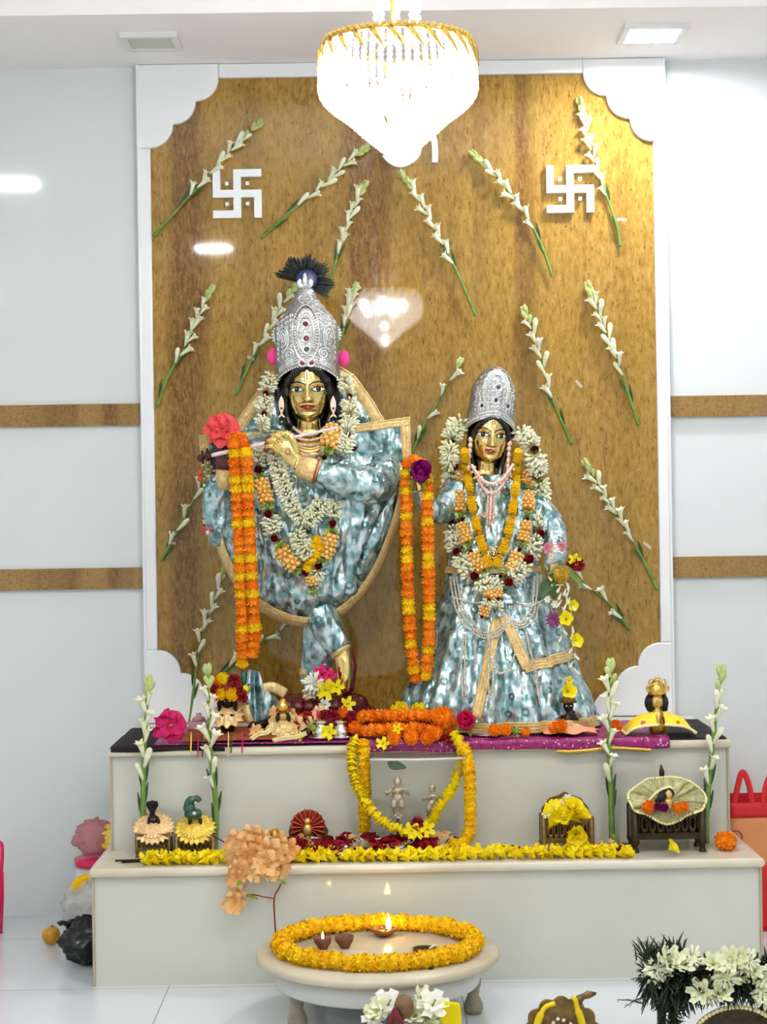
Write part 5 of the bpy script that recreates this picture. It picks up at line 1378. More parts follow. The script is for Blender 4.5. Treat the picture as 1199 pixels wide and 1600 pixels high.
# orange marigold heap and scattered heads along the front edge
heap = [S(x, d, z) for x, d, z in ((566, 5.24, ZT2 + .02), (600, 5.225, ZT2 + .022), (640, 5.23, ZT2 + .022), (680, 5.225, ZT2 + .022), (704, 5.26, ZT2 + .03), (690, 5.30, ZT2 + .04), (640, 5.31, ZT2 + .04), (590, 5.31, ZT2 + .04), (570, 5.27, ZT2 + .055), (610, 5.26, ZT2 + .058), (650, 5.26, ZT2 + .058), (690, 5.265, ZT2 + .058))]
garland('marigold_garland', 'coiled orange marigold garland heaped at the middle of the upper step', 'garland', [spline(heap, 6)], lambda i: ('mo', .0225, .0235), 'coiled marigold garlands', jit=.003)
heads = [(692, 5.22, .058, 'mo', .034, 'largest orange marigold on the right end of the heap'), (625, 5.30, .07, 'ml', .03, 'yellow flower head behind the marigold heap'), (655, 5.30, .072, 'ml', .024, 'second yellow flower head behind the marigold heap'),
  (616, 5.175, .004, 'mo', .022, 'orange marigold hanging on the step edge, leftmost above the clear box'), (643, 5.172, .006, 'mo', .024, 'orange marigold on the step edge above the clear box middle'), (668, 5.172, .004, 'mo', .023, 'orange marigold on the step edge above the clear box right part'), (680, 5.18, .016, 'mo', .022, 'orange marigold tucked under the heap right end'),
  (697, 5.17, .0, 'redf', .016, 'dark red flower at the clear box upper right corner'), (598, 5.17, -.012, 'lemonf', .022, 'yellow petal flower at the clear box upper left corner'), (622, 5.18, .03, 'lemonf', .017, 'small pale yellow flower on the heap front'),
  (773, 5.205, .02, 'mo', .020, 'orange marigold in front of the gown hem, left of pair'), (791, 5.205, .02, 'mo', .019, 'orange marigold in front of the gown hem, right of pair'), (806, 5.21, .012, 'gpuff', .02, 'pale green flower before the gown hem'), (822, 5.21, .012, 'mo', .015, 'small orange marigold before the gown hem'),
  (962, 5.215, .024, 'mo', .021, 'orange marigold left of the yellow caped idol behind the stem'), (515, 5.21, .02, 'lemonf', .026, 'yellow flower between the silver pots'), (489, 5.24, .03, 'gpuff', .026, 'pale green flower left of the silver pots'), (463, 5.27, .03, 'peach', .03, 'orange petal flower behind the small gold idol'), (554, 5.24, .03, 'mo', .02, 'orange marigold at the left end of the heap'),
  (478, 5.30, .05, 'redf', .022, 'red flower behind the pots'), (520, 5.30, .055, 'redf', .02, 'red flower behind the right pot'), (468, 5.215, .006, 'lemonf', .016, 'tiny yellow flower by the small gold idol'), (566, 5.31, .04, 'white', .018, 'white flower at the pedestal right foot'), (553, 5.32, .05, 'redf', .018, 'red flower at the pedestal right foot'), (324, 5.23, .014, 'lemonf', .017, 'yellow blossom beside the hibiscus'), (498, 5.31, .062, 'peach', .022, 'peach flower above the left pot'), (536, 5.31, .06, 'mo', .02, 'marigold behind the right pot')]
for x, d, dz, k, s, lab in heads:
    o = inst(F_[k], PN[k], S(x, d, ZT2 + dz), None, (Vector((rnd.uniform(-.5, .5), -1, rnd.uniform(.2, .8))).to_track_quat('Z', 'Y').to_euler()), s); tag(o, lab, 'flower', 'blossoms on the upper step')
rs = random.Random(77)
for kk, s_, n_, x0_, x1_, lab, gp in (('redf', .019, 6, 440, 600, 'small dark red blossom strewn before the lotus pedestal', 'red blossoms before the pedestal'), ('white', .015, 5, 455, 600, 'small white blossom strewn before the lotus pedestal', 'white blossoms before the pedestal'), ('mo', .017, 4, 450, 570, 'small orange marigold strewn before the lotus pedestal', 'marigolds before the pedestal'), ('hotf', .015, 4, 400, 580, 'small magenta blossom strewn before the lotus pedestal', 'magenta blossoms before the pedestal'), ('peach', .021, 4, 395, 500, 'small peach blossom strewn before the lotus pedestal', 'peach blossoms before the pedestal')):
    for q in range(n_):
        x = x0_ + (x1_ - x0_) * ((q + rs.random()) / n_); d = rs.uniform(5.245, 5.31)
        o = inst(F_[kk], PN[kk], S(x, d, ZT2 + s_ * .7 + (d - 5.24) * .75), None, Vector((rs.uniform(-.5, .5), -1, rs.uniform(.2, .8))).to_track_quat('Z', 'Y').to_euler(), s_ * rs.uniform(.85, 1.15)); tag(o, lab, 'flower', gp)
pk = S(311, 5.44, ZT2 - .004); o = thing('small_pot', pk, 'small dusty pink pot standing behind the second tuberose stem from the left', 'pot')
M['dusty'] = plain('dusty_pink_ceramic', (186, 140, 148), .4)
MB().lathe([(0, 0), (.030, 0), (.034, .012), (.032, .032), (.024, .038), (0, .038)], pk, 24).build('body', M['dusty'], o)
MB().lathe([(0, .038), (.022, .038), (.018, .048), (.008, .052), (.009, .060), (0, .062)], pk, 20).build('lid', M['dusty'], o)
# fringed gold ribbon by the small gold idol
for k, pts in enumerate((((398, 1156), (410, 1147), (424, 1143), (432, 1128)), ((432, 1160), (450, 1156), (470, 1153), (484, 1146)))):
    P = spline([S(x, 5.20, 0) + Vector((0, -.012 * 0, ZT2 + (1160 - y) / FPX * 5.2 * .8)) for x, y in pts], 8)
    m = MB().tube(P, .007, 8, flat=.4)
    for p, t in along(P, .006): m.ball(p + Vector((0, -.003, .003)), .0034, 5, 4)
    m.build('gold_lace', M['bead_cream'], label=['cream lace ribbon left of the small gold idol', 'cream lace ribbon right of the small gold idol on the cloth edge'][k], cat='ribbon', group='lace ribbons')
# idol with salmon cloth, caped idol with gold crown
ic = S(889, 5.27, ZT2); o = idol(ic, .105, 'small gold dressed idol on salmon cloth before the gown hem', M['ribbon'], False, spread=.55, skin='idol_dark', n=9, tilt=4)
MB().lathe([(0, .0), (.026, 0), (.022, .012), (.012, .02), (.014, .03), (0, .042)], ic + Vector((0, 0, .09)), 16).build('crown', M['brass'], o)
sm = MB(); ruffle(sm, ic + Vector((0, -.01, .004)), .02, .088, .02, .003, 7, .10, 0, .62); sm.build('salmon_cloth', M['salmon'], label='spread salmon pink cloth under the small idol before the gown hem', cat='cloth', solid=.002)
for k, (x, d, z, kk, s) in enumerate(((887, 5.235, .10 + .025, 'bell', .024), (889, 5.26, .155, 'lemonf', .014), (876, 5.20, .03, 'mo', .022), (866, 5.205, .024, 'mo', .018))):
    o = inst(F_[kk], PN[kk], S(x, d, ZT2 + z), None, Vector((.2, -1, .3)).to_track_quat('Z', 'Y').to_euler(), s); tag(o, ['yellow bell flower resting on the head of the salmon cloth idol', 'tiny yellow flower topmost over the salmon cloth idol', 'round orange marigold in front of the salmon cloth idol', 'half hidden orange marigold left in front of the salmon cloth idol'][k], 'flower', 'blossoms on the salmon cloth idol')
ic = S(1028, 5.27, ZT2 - .004); o = idol(ic, .125, 'small idol with black hair, gold crown and wide yellow cape', M['gold_braid'], True, spread=.42, n=9, tilt=4)
cr = MB()
for k in range(7):
    a = R(-70 + 140 * k / 6); cr.torus(ic + Vector((.026*math.sin(a), -.012, .128 + .012*math.cos(a))), .0085, .0025, 14, 5, 0, Matrix.Rotation(R(90), 3, 'X'))
for k in range(3): cr.torus(ic + Vector((-.016 + .016*k, -.01, .150 + (.005 if k == 1 else 0))), .0085, .0025, 14, 5, 0, Matrix.Rotation(R(90), 3, 'X'))
cr.lathe([(.026, .114), (.028, .118), (.024, .138), (.012, .154), (0, .158)], ic, 18); MB().ball(ic + Vector((0, .012, .088)), (.036, .018, .036), 16, 10).build('hair_back', M['black_matt'], o); cr.build('crown', M['gold'], o)
def cape_fn(sx):
    def fn(u, v):
        a = u; x = sx * (.012 + .088 * u) ; y = -.075 + .12 * v + .02 * u; zt = .060 * (1 - .35 * u) * math.sin(PI * min(1, .15 + v * .75)) * (1 - u ** 5) + .004
        return ic + Vector((x, y, zt))
    return fn
for sx in (-1, 1):
    g = MB().grid(cape_fn(sx), 16, 12).build('yellow_cape', M['yellow_cloth'], o, solid=.003)
    f = cape_fn(sx); m = MB()
    for i in range(24): m.ball(f(i / 23, 0) + Vector((0, -.003, .002)), .0045, 6, 4)
    for i in range(14): m.ball(f(1, i / 13) + Vector((sx*.003, 0, .002)), .0045, 6, 4)
    m.build('cape_trim', M['bead_cream'], g)
    fl(o, 'pink' if sx < 0 else 'yrose', ic + Vector((sx*.05, -.055, .035)), .010, Vector((0, -1, .5)).to_track_quat('Z', 'Y').to_euler())
for k in range(5): fl(o, 'yrose', ic + Vector((-.018 + .009*k, -.055, .018 + .009*(k % 2))), .009, Vector((0, -1, .5)).to_track_quat('Z', 'Y').to_euler())

# ------------------------------------------------------------------ clear box and yellow garlands before the upper step
def m_clear():
    t = NT('clear_acrylic'); out = t.t.nodes['Material Output']
    tp = t.n('BsdfTransparent'); tp.inputs[0].default_value = (.95, .95, .93, 1); gl = t.n('BsdfGlossy'); gl.inputs['Roughness'].default_value = .03
    fr = t.n('LayerWeight'); fr.inputs[0].default_value = .25
    a = t.n('MixShader'); mu = t.n('Math', operation='MULTIPLY_ADD'); t.l(fr.outputs['Fresnel'], mu.inputs[0]); mu.inputs[1].default_value = .6; mu.inputs[2].default_value = .02
    t.l(mu.outputs[0], a.inputs[0]); t.l(tp.outputs[0], a.inputs[1]); t.l(gl.outputs[0], a.inputs[2]); t.l(a.outputs[0], out.inputs[0]); return t.m
M['acrylic'] = m_clear(); M['acrylic_highlight'] = plain('painted_acrylic_highlight', (240, 240, 240), .15, alpha=.7); M['champagne'] = plain('champagne_silver', (216, 202, 178), .3, .8)
bx0, bx1 = S(580, 5.10, .4).x, S(733, 5.10, .4).x; by0, by1 = 5.095, 5.172; bz0, bz1 = ZL + .001, X(650, 1183, 5.10).z
o = thing('acrylic_box', ((bx0 + bx1) / 2, (by0 + by1) / 2, bz0), 'clear acrylic box with two silver figures, framed by yellow garlands', 'display box')
for nm, c, d in (('front_pane', ((bx0+bx1)/2, by0, (bz0+bz1)/2), (bx1-bx0, .003, bz1-bz0)), ('side_pane', (bx0, (by0+by1)/2, (bz0+bz1)/2), (.003, by1-by0-.004, bz1-bz0)), ('side_pane', (bx1, (by0+by1)/2, (bz0+bz1)/2), (.003, by1-by0-.004, bz1-bz0)), ('lid', ((bx0+bx1)/2, (by0+by1)/2, bz1 + .003), (bx1-bx0+.006, by1-by0+.006, .005))):
    MB().box(c, d).build(nm, M['acrylic'], o, bevel=.001)
MB().tube([Vector((bx0, by0 - .003, bz1 - .004)), Vector(((bx0+bx1)/2, by0 - .008, bz1 - .006)), Vector((bx1, by0 - .003, bz1 - .004))], .0035, 8).build('rim', M['acrylic_highlight'], o)  # added white strip paints the bright highlight along the box top
def silver_fig(px, py0, py1, d, label, flute=True):
    b = S(px, d, ZL + .002); zt_ = X(px, py0, d).z; zb_ = X(px, py1, d).z; h = zt_ - zb_; c = Vector((b.x, d, zb_))
    o = thing('silver_figure', (b.x, d, ZL + .002), label, 'figurine', 'silver figures in the clear box')
    m = MB()
    m.lathe([(0, ZL + .002 - zb_), (h*.16, ZL + .002 - zb_), (h*.15, ZL + .012 - zb_), (h*.05, ZL + .02 - zb_), (h*.05, -h*.04), (h*.15, -h*.03), (h*.16, 0), (0, .002)], c, 20)
    m.build('stand', M['silver_bright'], o)
    m = MB(); V = lambda x, y, z: c + Vector((x*h*1.3, y*h*1.3, z*h))
    rings = [[V(w*math.cos(2*PI*j/20), w*.7*math.sin(2*PI*j/20), z) for j in range(20)] for z, w in ((.38, .11), (.45, .125), (.55, .10), (.64, .13), (.70, .12), (.735, .05), (.76, .045), (.78, .07), (.83, .085), (.875, .07), (.89, .085), (.93, .06), (.97, .03), (1.0, .01))]
    m.loft(rings)
    for sx in (-1, 1):
        m.tube(spline([V(sx*.06, 0, .42), V(sx*.075, -.02, .25), V(sx*(.05 if flute else .07), 0, .05), V(sx*.05, -.05, .0)], 5), [.095*h]*6 + [.07*h]*6 + [.05*h]*4, 10)
        m.tube(spline([V(sx*.12, 0, .69), V(sx*.2, -.03, .56), V(sx*.08 if not flute else .14 if sx > 0 else -.2, -.12, .64)], 5), .045*h, 8)
    if flute: m.tube([V(-.28, -.12, .62), V(.2, -.13, .68)], .012*h, 6)
    m.build('body', M['champagne'], o, remesh=.0014)
silver_fig(623, 1212, 1276, 5.14, 'left silver figure with flute inside the clear box')
silver_fig(677, 1224, 1280, 5.14, 'right thin silver figure inside the clear box, half behind the garland', False)
P0 = [S(x, d, 0) * 1 for x, d in ()]
GY = lambda pts: spline([X(x, y, d) for x, y, d in pts], 8)
garland('yellow_flower_garland', 'loose yellow flower garland draped in a U before the clear box', 'garland', [GY([(558, 1150, 5.17), (552, 1165, 5.155), (551, 1190, 5.14), (556, 1220, 5.11), (570, 1250, 5.08), (590, 1276, 5.07), (620, 1294, 5.07), (648, 1302, 5.07), (668, 1290, 5.065), (690, 1258, 5.07), (708, 1228, 5.09), (720, 1195, 5.12), (722, 1170, 5.15), (712, 1150, 5.17)])],
        lambda i: ('clump', .0165, .0095), jit=.003, string=True)
garland('marigold_garland', 'dense yellow marigold garland hanging straight at the clear box left edge', 'garland', [GY([(568, 1158, 5.165), (569, 1185, 5.15), (570, 1230, 5.15), (569, 1300, 5.15)])], lambda i: ('my', .0205, .0185), 'yellow marigold strands by the clear box')
garland('marigold_garland', 'dense yellow marigold garland at the clear box right edge, curling at the bottom', 'garland', [GY([(724, 1166, 5.16), (733, 1200, 5.082), (735, 1250, 5.078), (734, 1298, 5.07), (722, 1318, 5.05), (702, 1322, 5.04)])], lambda i: ('my', .0205, .0185), 'yellow marigold strands by the clear box')
o = MB().petal(X(606, 1192, 5.135), Vector((1, 0, -.25)), Vector((0, -1, 0)), .055, .016, .3, .2, nu=8).build('leaf', M['leaf'], label='dark leaf in the upper left of the clear box', cat='leaf', solid=.0006)
fl_o = inst(F_['redf'], 'red_flower', X(652, 1288, 5.05), None, (1.2, 0, 0), .02); tag(fl_o, 'dark red flower at the lowest point of the U garland', 'flower')
for k, (x, y) in enumerate(((652, 1300), (668, 1296), (642, 1298))):
    o = inst(F_['lemonf'], 'yellow_flower', X(x, y, 5.04), None, (1.3, rnd.uniform(-.6, .6), 0), .024); tag(o, ['yellow flower hanging at the U garland bottom middle', 'yellow flower hanging at the U garland bottom right', 'yellow flower hanging at the U garland bottom left'][k], 'flower')

# ------------------------------------------------------------------ flowers along the lower step
rr = random.Random(33)
strip = spline([S(x, d, ZL + .012) for x, d in ((226, 4.985), (330, 4.985), (420, 4.99), (520, 4.985), (640, 4.985), (760, 4.99), (860, 4.99), (985, 4.98))], 10)
o = thing('yellow_flower_garland', strip[0], 'long row of loose yellow flowers laid along the lower step edge', 'garland')
k = 0
for row, (dy, dz) in enumerate(((0, .0), (.026, .006))):
    for p, t in along(strip, .0275, row * .013):
        if k >= 98: break
        inst(F_['clump'], 'yellow_flower', p + Vector((rr.uniform(-.004, .004), dy + rr.uniform(-.005, .005), dz + rr.uniform(-.003, .003))), o, ztan(t + Vector((0, rr.uniform(-.5, .5), rr.uniform(-.15, .3))), rr.uniform(0, 6)), rr.uniform(.0165, .021)); k += 1
fm = MB(); rq = random.Random(3)
for p, t in along(strip, .006):
    for q in range(2):
        fm.petal(p + Vector((0, rq.uniform(-.018, .045), rq.uniform(-.004, .010))), Vector((rq.uniform(-1, 1), rq.uniform(-1, 1), rq.uniform(0, .4))), Vector((0, -.3, 1)), .026, .010, .4, .3, nu=3, ruf=.2, rr=rq)
fm.build('loose_petals', M['lemon'], o, kind='stuff')
rest = MB()
kinds = [('redf', .033, 'loose dark red blossom among the petals before the clear box'), ('rose', .026, 'dark red rose head lying among the petals before the clear box'), ('white', .032, 'white blossom lying among the petals before the clear box'), ('peach', .032, 'peach blossom lying among the petals before the clear box')]
pile = [0, 0, 1, 0, 2, 3, 0, 0, 2, 0, 1, 0, 3, 2, 0, 0, 1, 0, 2, 0, 3, 0, 0, 1, 0, 2, 0, 0, 1, 3, 2, 0, 0, 2, 0, 1, 0, 3, 0, 0, 2, 0]
for i, q in enumerate(pile):
    k, s, lab = kinds[q]; x = 455 + 255 * ((i * .618) % 1); d = 5.03 + .085 * rr.random()
    o = inst(F_[k], PN[k], S(x, d, ZL + s * .7 + .004 * (i % 3)), None, (rr.uniform(-.9, .5), rr.uniform(-.7, .7), rr.uniform(0, 6)), s * rr.uniform(.8, 1.15)); tag(o, lab, 'flower', ['red blossoms before the clear box', 'rose heads before the clear box', 'white blossoms before the clear box', 'peach blossoms before the clear box'][q])
singles = [(790, 5.03, 'redf', .022, 'lone dark red flower right of the clear box, left of pair'), (806, 5.04, 'redf', .018, 'lone dark red flower right of the clear box, right of pair'), (826, 5.05, 'hotf', .018, 'small pink flower left of the yellow covered throne'), (938, 5.03, 'hotf', .024, 'pink flower at the right end of the yellow row'), (955, 5.05, 'peach', .024, 'peach flower beside the small brass lamp right of the yellow row'), (968, 5.0, 'redf', .020, 'dark red petals at the right end of the yellow row'), (1134, 5.07, 'mo', .034, 'single orange marigold on the right corner of the lower step'), (1046, 5.0, 'bell', .024, 'lone yellow bud lying before the dark brass bench'), (600, 5.06, 'peach', .028, 'large peach flower at the clear box foot'), (530, 5.02, 'white', .028, 'large white flower left of the clear box foot'), (621, 5.03, 'white', .028, 'pointed white flower before the clear box')]
for x, d, k, s, lab in singles:
    o = inst(F_[k], PN[k], S(x, d, ZL + s * .75), None, (rr.uniform(-.4, .9), rr.uniform(-.4, .4), rr.uniform(0, 6)), s); tag(o, lab, 'flower')
# ------------------------------------------------------------------ brass thrones with their idols
def throne(c, w, h, dpt, label, mat, back=None, feet=True, group='small brass thrones'):
    """small brass seat: c base centre"""
    c = Vector(c); o = thing('brass_throne', c, label, 'throne', group)
    V = lambda x, y, z: c + Vector((x, y, z))
    fh = h * .28 if feet else .004; t = w * .07
    m = MB()
    for z, hh in ((fh + (h - fh) * .12, .20), (h - (h - fh) * .10, .2)): m.box(V(0, -dpt/2, z), (w, t, (h - fh) * hh))
    n = 9
    for k in range(n):       # pierced front
        x = -w/2 + w * (k + .5) / n; zc = fh + (h - fh) * .5
        m.torus(V(x, -dpt/2, zc), w/n*.36, w*.018, 14, 5, 0, Matrix.Rotation(R(90), 3, 'X'), 1, (h - fh) * .26 / (w/n*.36))
    m.build('front_grille', mat, o)
    for sx in (-1, 1): MB().box(V(sx*(w/2 - t/2), 0, (h + fh)/2), (t, dpt, h - fh)).build('side_panel', mat, o, bevel=w*.01)
    MB().box(V(0, 0, fh + (h - fh)*.75), (w - 2*t, dpt, t*.8)).build('seat', mat, o)
    MB().box(V(0, dpt/2, (h + fh)/2), (w, t, h - fh)).build('back_panel', mat, o)
    for sx in (-1, 1):
        for sy in (-1, 1):
            MB().lathe([(0, h*1.06), (t*.5, h*1.03), (t*.75, h), (t*.75, fh), (t*.9, fh*.8), (t*.45, fh*.45), (t*.7, fh*.15), (t*.8, 0), (0, 0)], V(sx*(w/2 - t/2), sy*dpt/2, 0), 12).build('leg', mat, o)
    if back:
        pts = []; W, H = back
        for j in range(25):
            a = PI * j / 24; pts.append((W * math.cos(a) * (1 + .05 * math.sin(9*a)), h + H * (math.sin(a) ** .8) * (1 + .14 * math.exp(-((a - PI/2) / .18) ** 2))))
        m = MB().prism([(c.x + x, c.z + z) for x, z in [(W, h*.5)] + pts + [(-W, h*.5)]], c.y + dpt/2 - .003, c.y + dpt/2 + .005)
        m.build('arched_back', mat, o, bevel=.0015)
    return o
t1 = S(241, 5.12, ZL + .0); throne(t1, .098, .068, .05, 'leftmost brass throne, pierced, holding the idol with grey topknot', M['brass'])
idol(t1 + Vector((0, 0, .052)), .07, 'small black idol with grey topknot in peach foil dress, leftmost on the lower step', M['peach_foil'], True, spread=1.25, skin='idol_dark', n=23)
o = MB().lathe([(0, 0), (.010, .0), (.007, .012), (.018, .032), (.016, .042), (0, .046)], t1 + Vector((-.004, .005, .112)), 16).build('topknot', M['black_cloth'], label='grey black pompom above the leftmost small idol', cat='ornament')
t2 = S(306, 5.12, ZL); throne(t2, .112, .058, .05, 'brass throne second from left, plain, holding the green turbaned idol', M['brass'], feet=False)
o = idol(t2 + Vector((0, 0, .045)), .078, 'small idol with shiny green turban in golden foil dress', M['yellow_foil'], True, spread=1.1, n=21)
tb = MB(); cc = t2 + Vector((-.004, -.005, .118))
tb.ball(cc, (.026, .02, .017), 14, 10, 0, fn=lambda d: 1 + .06*math.sin(12*d.x)); tb.ball(cc + Vector((-.012, .002, .018)), (.018, .014, .018), 12, 8); tb.tube(spline([cc + Vector((-.018, 0, .01)), cc + Vector((-.012, 0, .036)), cc + Vector((.010, 0, .046)), cc + Vector((.018, 0, .036))], 5), [.012]*8 + [.008]*8, 8)
tb.build('turban', M['emerald'], o)
MB().ball(cc + Vector((.004, -.020, .006)), .005, 8, 6).build('brooch', M['pearl'], o)
MB().tube([S(328, 5.06, ZL + .07), S(345, 5.05, ZL + .055), S(362, 5.04, ZL + .038)], .0016, 6).build('incense_stick', M['black_matt'], label='thin black stick pointing from the green turbaned idol to the peach flowers', cat='stick')
for k, (x0, x1, d, lab) in enumerate(((180, 360, 5.045, 'long thin black stick lying behind the yellow row'), (190, 300, 5.02, 'shorter black stick lying before the leftmost thrones'))):
    MB().tube([S(x0, d, ZL + .003), S(x1, d + .02, ZL + .004)], .0025, 6).build('incense_stick', M['black_matt'], label=lab, cat='stick')
M['paper'] = plain('pale_blue_paper', (204, 208, 224), .6)
o = MB().grid(lambda u, v: S(228 + 132 * u, 5.045 + .03 * v, ZL + .008 + .007 * noise.noise(Vector((u * 9, v * 2, 1))) + .004), 30, 5).build('plastic_wrap', M['paper'], label='crumpled pale blue wrapper before the two left thrones', cat='wrapper', solid=.001)
t3 = S(482, 5.13, ZL); throne(t3, .105, .045, .045, 'red gold throne with pointed arched back among the petals', M['brass'], (.055, .062), feet=False)
o = thing('small_idol', t3 + Vector((0, -.01, .036)), 'small idol in round pleated copper foil dress in the pointed back throne', 'idol', 'small dressed idols')
m = MB(); cc = t3 + Vector((0, -.012, .075))
m.loft([[cc + Vector((r * (1 + .05*math.cos(18*a)) * math.cos(a), -.004 - .010 * math.cos(18 * a) * (r / .05) + .014 * (r/.05), r * (1 + .05*math.cos(18*a)) * math.sin(a))) for a in [2*PI*j/144 for j in range(144)]] for r in (.004, .015, .03, .043, .05)], 0, (True, False)); m.build('pleated_dress', M['red_foil'], o, solid=.0015)
MB().ball(cc + Vector((0, -.014, -.004)), (.012, .010, .018), 12, 8).build('body', M['skin_brass'], o); MB().ball(cc + Vector((0, -.016, .02)), .009, 10, 8).build('head', M['skin_brass'], o)
b4 = S(530, 5.12, ZL); o = thing('feather_bunch', b4, 'little dark feathered bunch with white tips right of the pointed throne', 'ornament')
m = MB()
for k in range(26):
    a = rr.uniform(-1.2, 1.2); L = rr.uniform(.03, .055); m.tube([b4 + Vector((0, 0, .004)), b4 + Vector((math.sin(a)*L*.6, rr.uniform(-.01, .01), .004 + math.cos(a)*L*.6)), b4 + Vector((math.sin(a)*L, rr.uniform(-.01, .01), .002 + math.cos(a)*L*.9))], [.003, .004, .001], 4, k % 3 == 0)
m.build('feathers', [M['feather'], M['white']], o)
t5 = S(886, 5.10, ZL); throne(t5, .145, .10, .07, 'golden brass throne covered with yellow flowers', M['brass'], (.066, .055))
for k in range(15):
    a = rr.uniform(0, 2*PI); r = rr.uniform(0, 1)
    o = inst(F_['clump' if k % 3 else 'bell'], 'yellow_flower', t5 + Vector((.05*r*math.cos(a), -.035 - .012*rr.random(), .105 + .035*r*math.sin(a))), None, (1.0 + rr.uniform(-.6, .6), rr.uniform(-.6, .6), rr.uniform(0, 6)), rr.uniform(.024, .032)); tag(o, 'yellow flower heaped on the golden brass throne', 'flower', 'yellow flowers on the brass throne')
for k, (x, z) in enumerate(((.022, .055), (.030, .03), (.016, .03))):
    o = inst(F_['bell'], 'yellow_flower', t5 + Vector((x, -.048, z)), None, (1.6, rr.uniform(-.5, .5), 0), .03); tag(o, ['yellow flower hanging over the golden throne front, highest', 'yellow flower hanging over the golden throne front, lowest right', 'yellow flower hanging over the golden throne front, lowest left'][k], 'flower')
for k in range(4):
    o = inst(F_['white'], 'white_flower', t5 + Vector((-.06 + .02*k, -.04, .112 + .014*k)), None, (1.2, 0, k), .014); tag(o, 'tiny white flower on the upper left of the golden brass throne', 'flower', 'white flowers on the brass throne')
t6 = S(1042, 5.10, ZL); throne(t6, .205, .125, .085, 'dark pierced brass bench on four legs at the right of the lower step', M['brass_dark'], (.075, .06), group=None)
MB().tube([t6 + Vector((-.004, .04, .17)), t6 + Vector((-.004, .04, .215)), t6 + Vector((-.006, .04, .235))], [.006, .008, .002], 10).build('finial', M['brass_dark'], label='dark pointed finial standing above the sage dress', cat='ornament')
o = thing('small_idol', t6 + Vector((0, -.01, .10)), 'small idol in wide sage green brocade dress on the dark bench', 'idol', 'small dressed idols')
cc = t6 + Vector((-.002, -.03, .145)); NT2 = 120
def dress_pt(r, a):
    sc_ = 1 + .02*math.sin(7*a); low = max(0, -math.sin(a))
    return cc + Vector((.108 * r * math.cos(a) * sc_, -.018 - .012*r*low + .016 * r * noise.noise(Vector((3.2*math.cos(a), 3.2*math.sin(a), .5*r))) + .010 * r * noise.noise(Vector((7*math.cos(a), 7*math.sin(a), r))), (.062 if math.sin(a) > 0 else .052) * r * math.sin(a) * (1 + .22 * math.cos(4*a) * low)))
m = MB(); m.loft([[dress_pt(q / 8, 2*PI*j/NT2) + Vector((0, .035 * (q/8) ** 2 * min(1, max(0, 3*math.sin(2*PI*j/NT2))) + .002*math.sin(16*2*PI*j/NT2)*q/8, 0)) for j in range(NT2)] for q in range(1, 9)], 0, (True, False))
dr = m.build('brocade_dress', M['sage_cloth'], o, solid=.004)
m = MB(); [m.ball(dress_pt(1.0, 2*PI*j/90) + Vector((0, -.002 + .035*min(1, max(0, 3*math.sin(2*PI*j/90))), 0)), .0042, 6, 4) for j in range(90)]; m.build('lace_trim', M['bead_cream'], dr)
m = MB().ball(cc + Vector((0, -.03, .018)), (.011, .010, .014), 12, 8); m.ball(cc + Vector((.0, -.028, -.004)), (.013, .010, .018), 12, 8); m.build('body', M['skin_brass'], o)
m = MB().ball(cc + Vector((-.004, -.022, .022)), (.022, .010, .018), 12, 8); m.tube([cc + Vector((-.01, -.026, .02)), cc + Vector((-.035, -.03, -.002))], [.014, .006], 8); m.build('hair', M['black_matt'], o)
MB().tube(spline([cc + Vector((-.055, -.03, .004)), cc + Vector((-.03, -.034, .03)), cc + Vector((0, -.036, .042)), cc + Vector((.012, -.034, .036))], 6), .0035, 6).build('pearl_band', M['bead_cream'], o)
for k, (x, z, kk, s, lab) in enumerate(((-.058, -.012, 'mo', .020, 'orange marigold on the sage dress, leftmost'), (-.036, -.014, 'purple', .022, 'purple flower on the sage dress'), (-.018, -.018, 'purple', .026, 'bigger purple flower on the sage dress middle'), (.026, -.018, 'mo', .017, 'orange marigold on the sage dress right of its middle'), (.042, -.012, 'mo', .015, 'orange marigold on the sage dress, rightmost'))):
    o = inst(F_[kk], PN[kk], cc + Vector((x, -.040, z)), None, Vector((.1, -1, .3)).to_track_quat('Z', 'Y').to_euler(), s); tag(o, lab, 'flower')
lm = S(968, 5.09, ZL); o = thing('brass_lamp', lm, 'small brown oil lamp lying left of the dark bench', 'lamp')
MB().lathe([(0, 0), (.016, 0), (.026, .012), (.022, .020), (.018, .018), (0, .01)], lm, 20, sx=1.2).build('bowl', M['brass'], o)
MB().tube([lm + Vector((-.006, 0, .015)), lm + Vector((-.010, 0, .032)), lm + Vector((-.018, 0, .046))], [.009, .007, .002], 8).build('green_bud', M['green'], o)

# ------------------------------------------------------------------ peach gladiolus spray spilling over the lower step
sp0 = X(408, 1330, 4.93); o = thing('gladiolus_spray', sp0, 'peach gladiolus spray spilling over the lower step edge', 'flower spray')
for x, y, d, s in ((372, 1318, 5.0, .036), (392, 1310, 5.01, .036), (412, 1315, 5.0, .034), (370, 1335, 4.955, .034), (386, 1338, 4.945, .036), (404, 1335, 4.95, .036), (424, 1332, 4.955, .038), (444, 1338, 4.945, .036), (416, 1350, 4.93, .036), (436, 1352, 4.93, .032), (372, 1356, 4.93, .030), (402, 1362, 4.93, .03), (368, 1372, 4.93, .026), (374, 1392, 4.92, .024), (366, 1410, 4.92, .030), (430, 1315, 5.0, .03), (452, 1325, 4.98, .03), (384, 1322, 4.97, .034), (400, 1322, 4.965, .034), (424, 1365, 4.925, .022)):
    fl(o, 'peach', X(x, y, d), s, Vector((rr.uniform(-.8, .8), -1, rr.uniform(-.5, .5))).to_track_quat('Z', 'Y').to_euler())
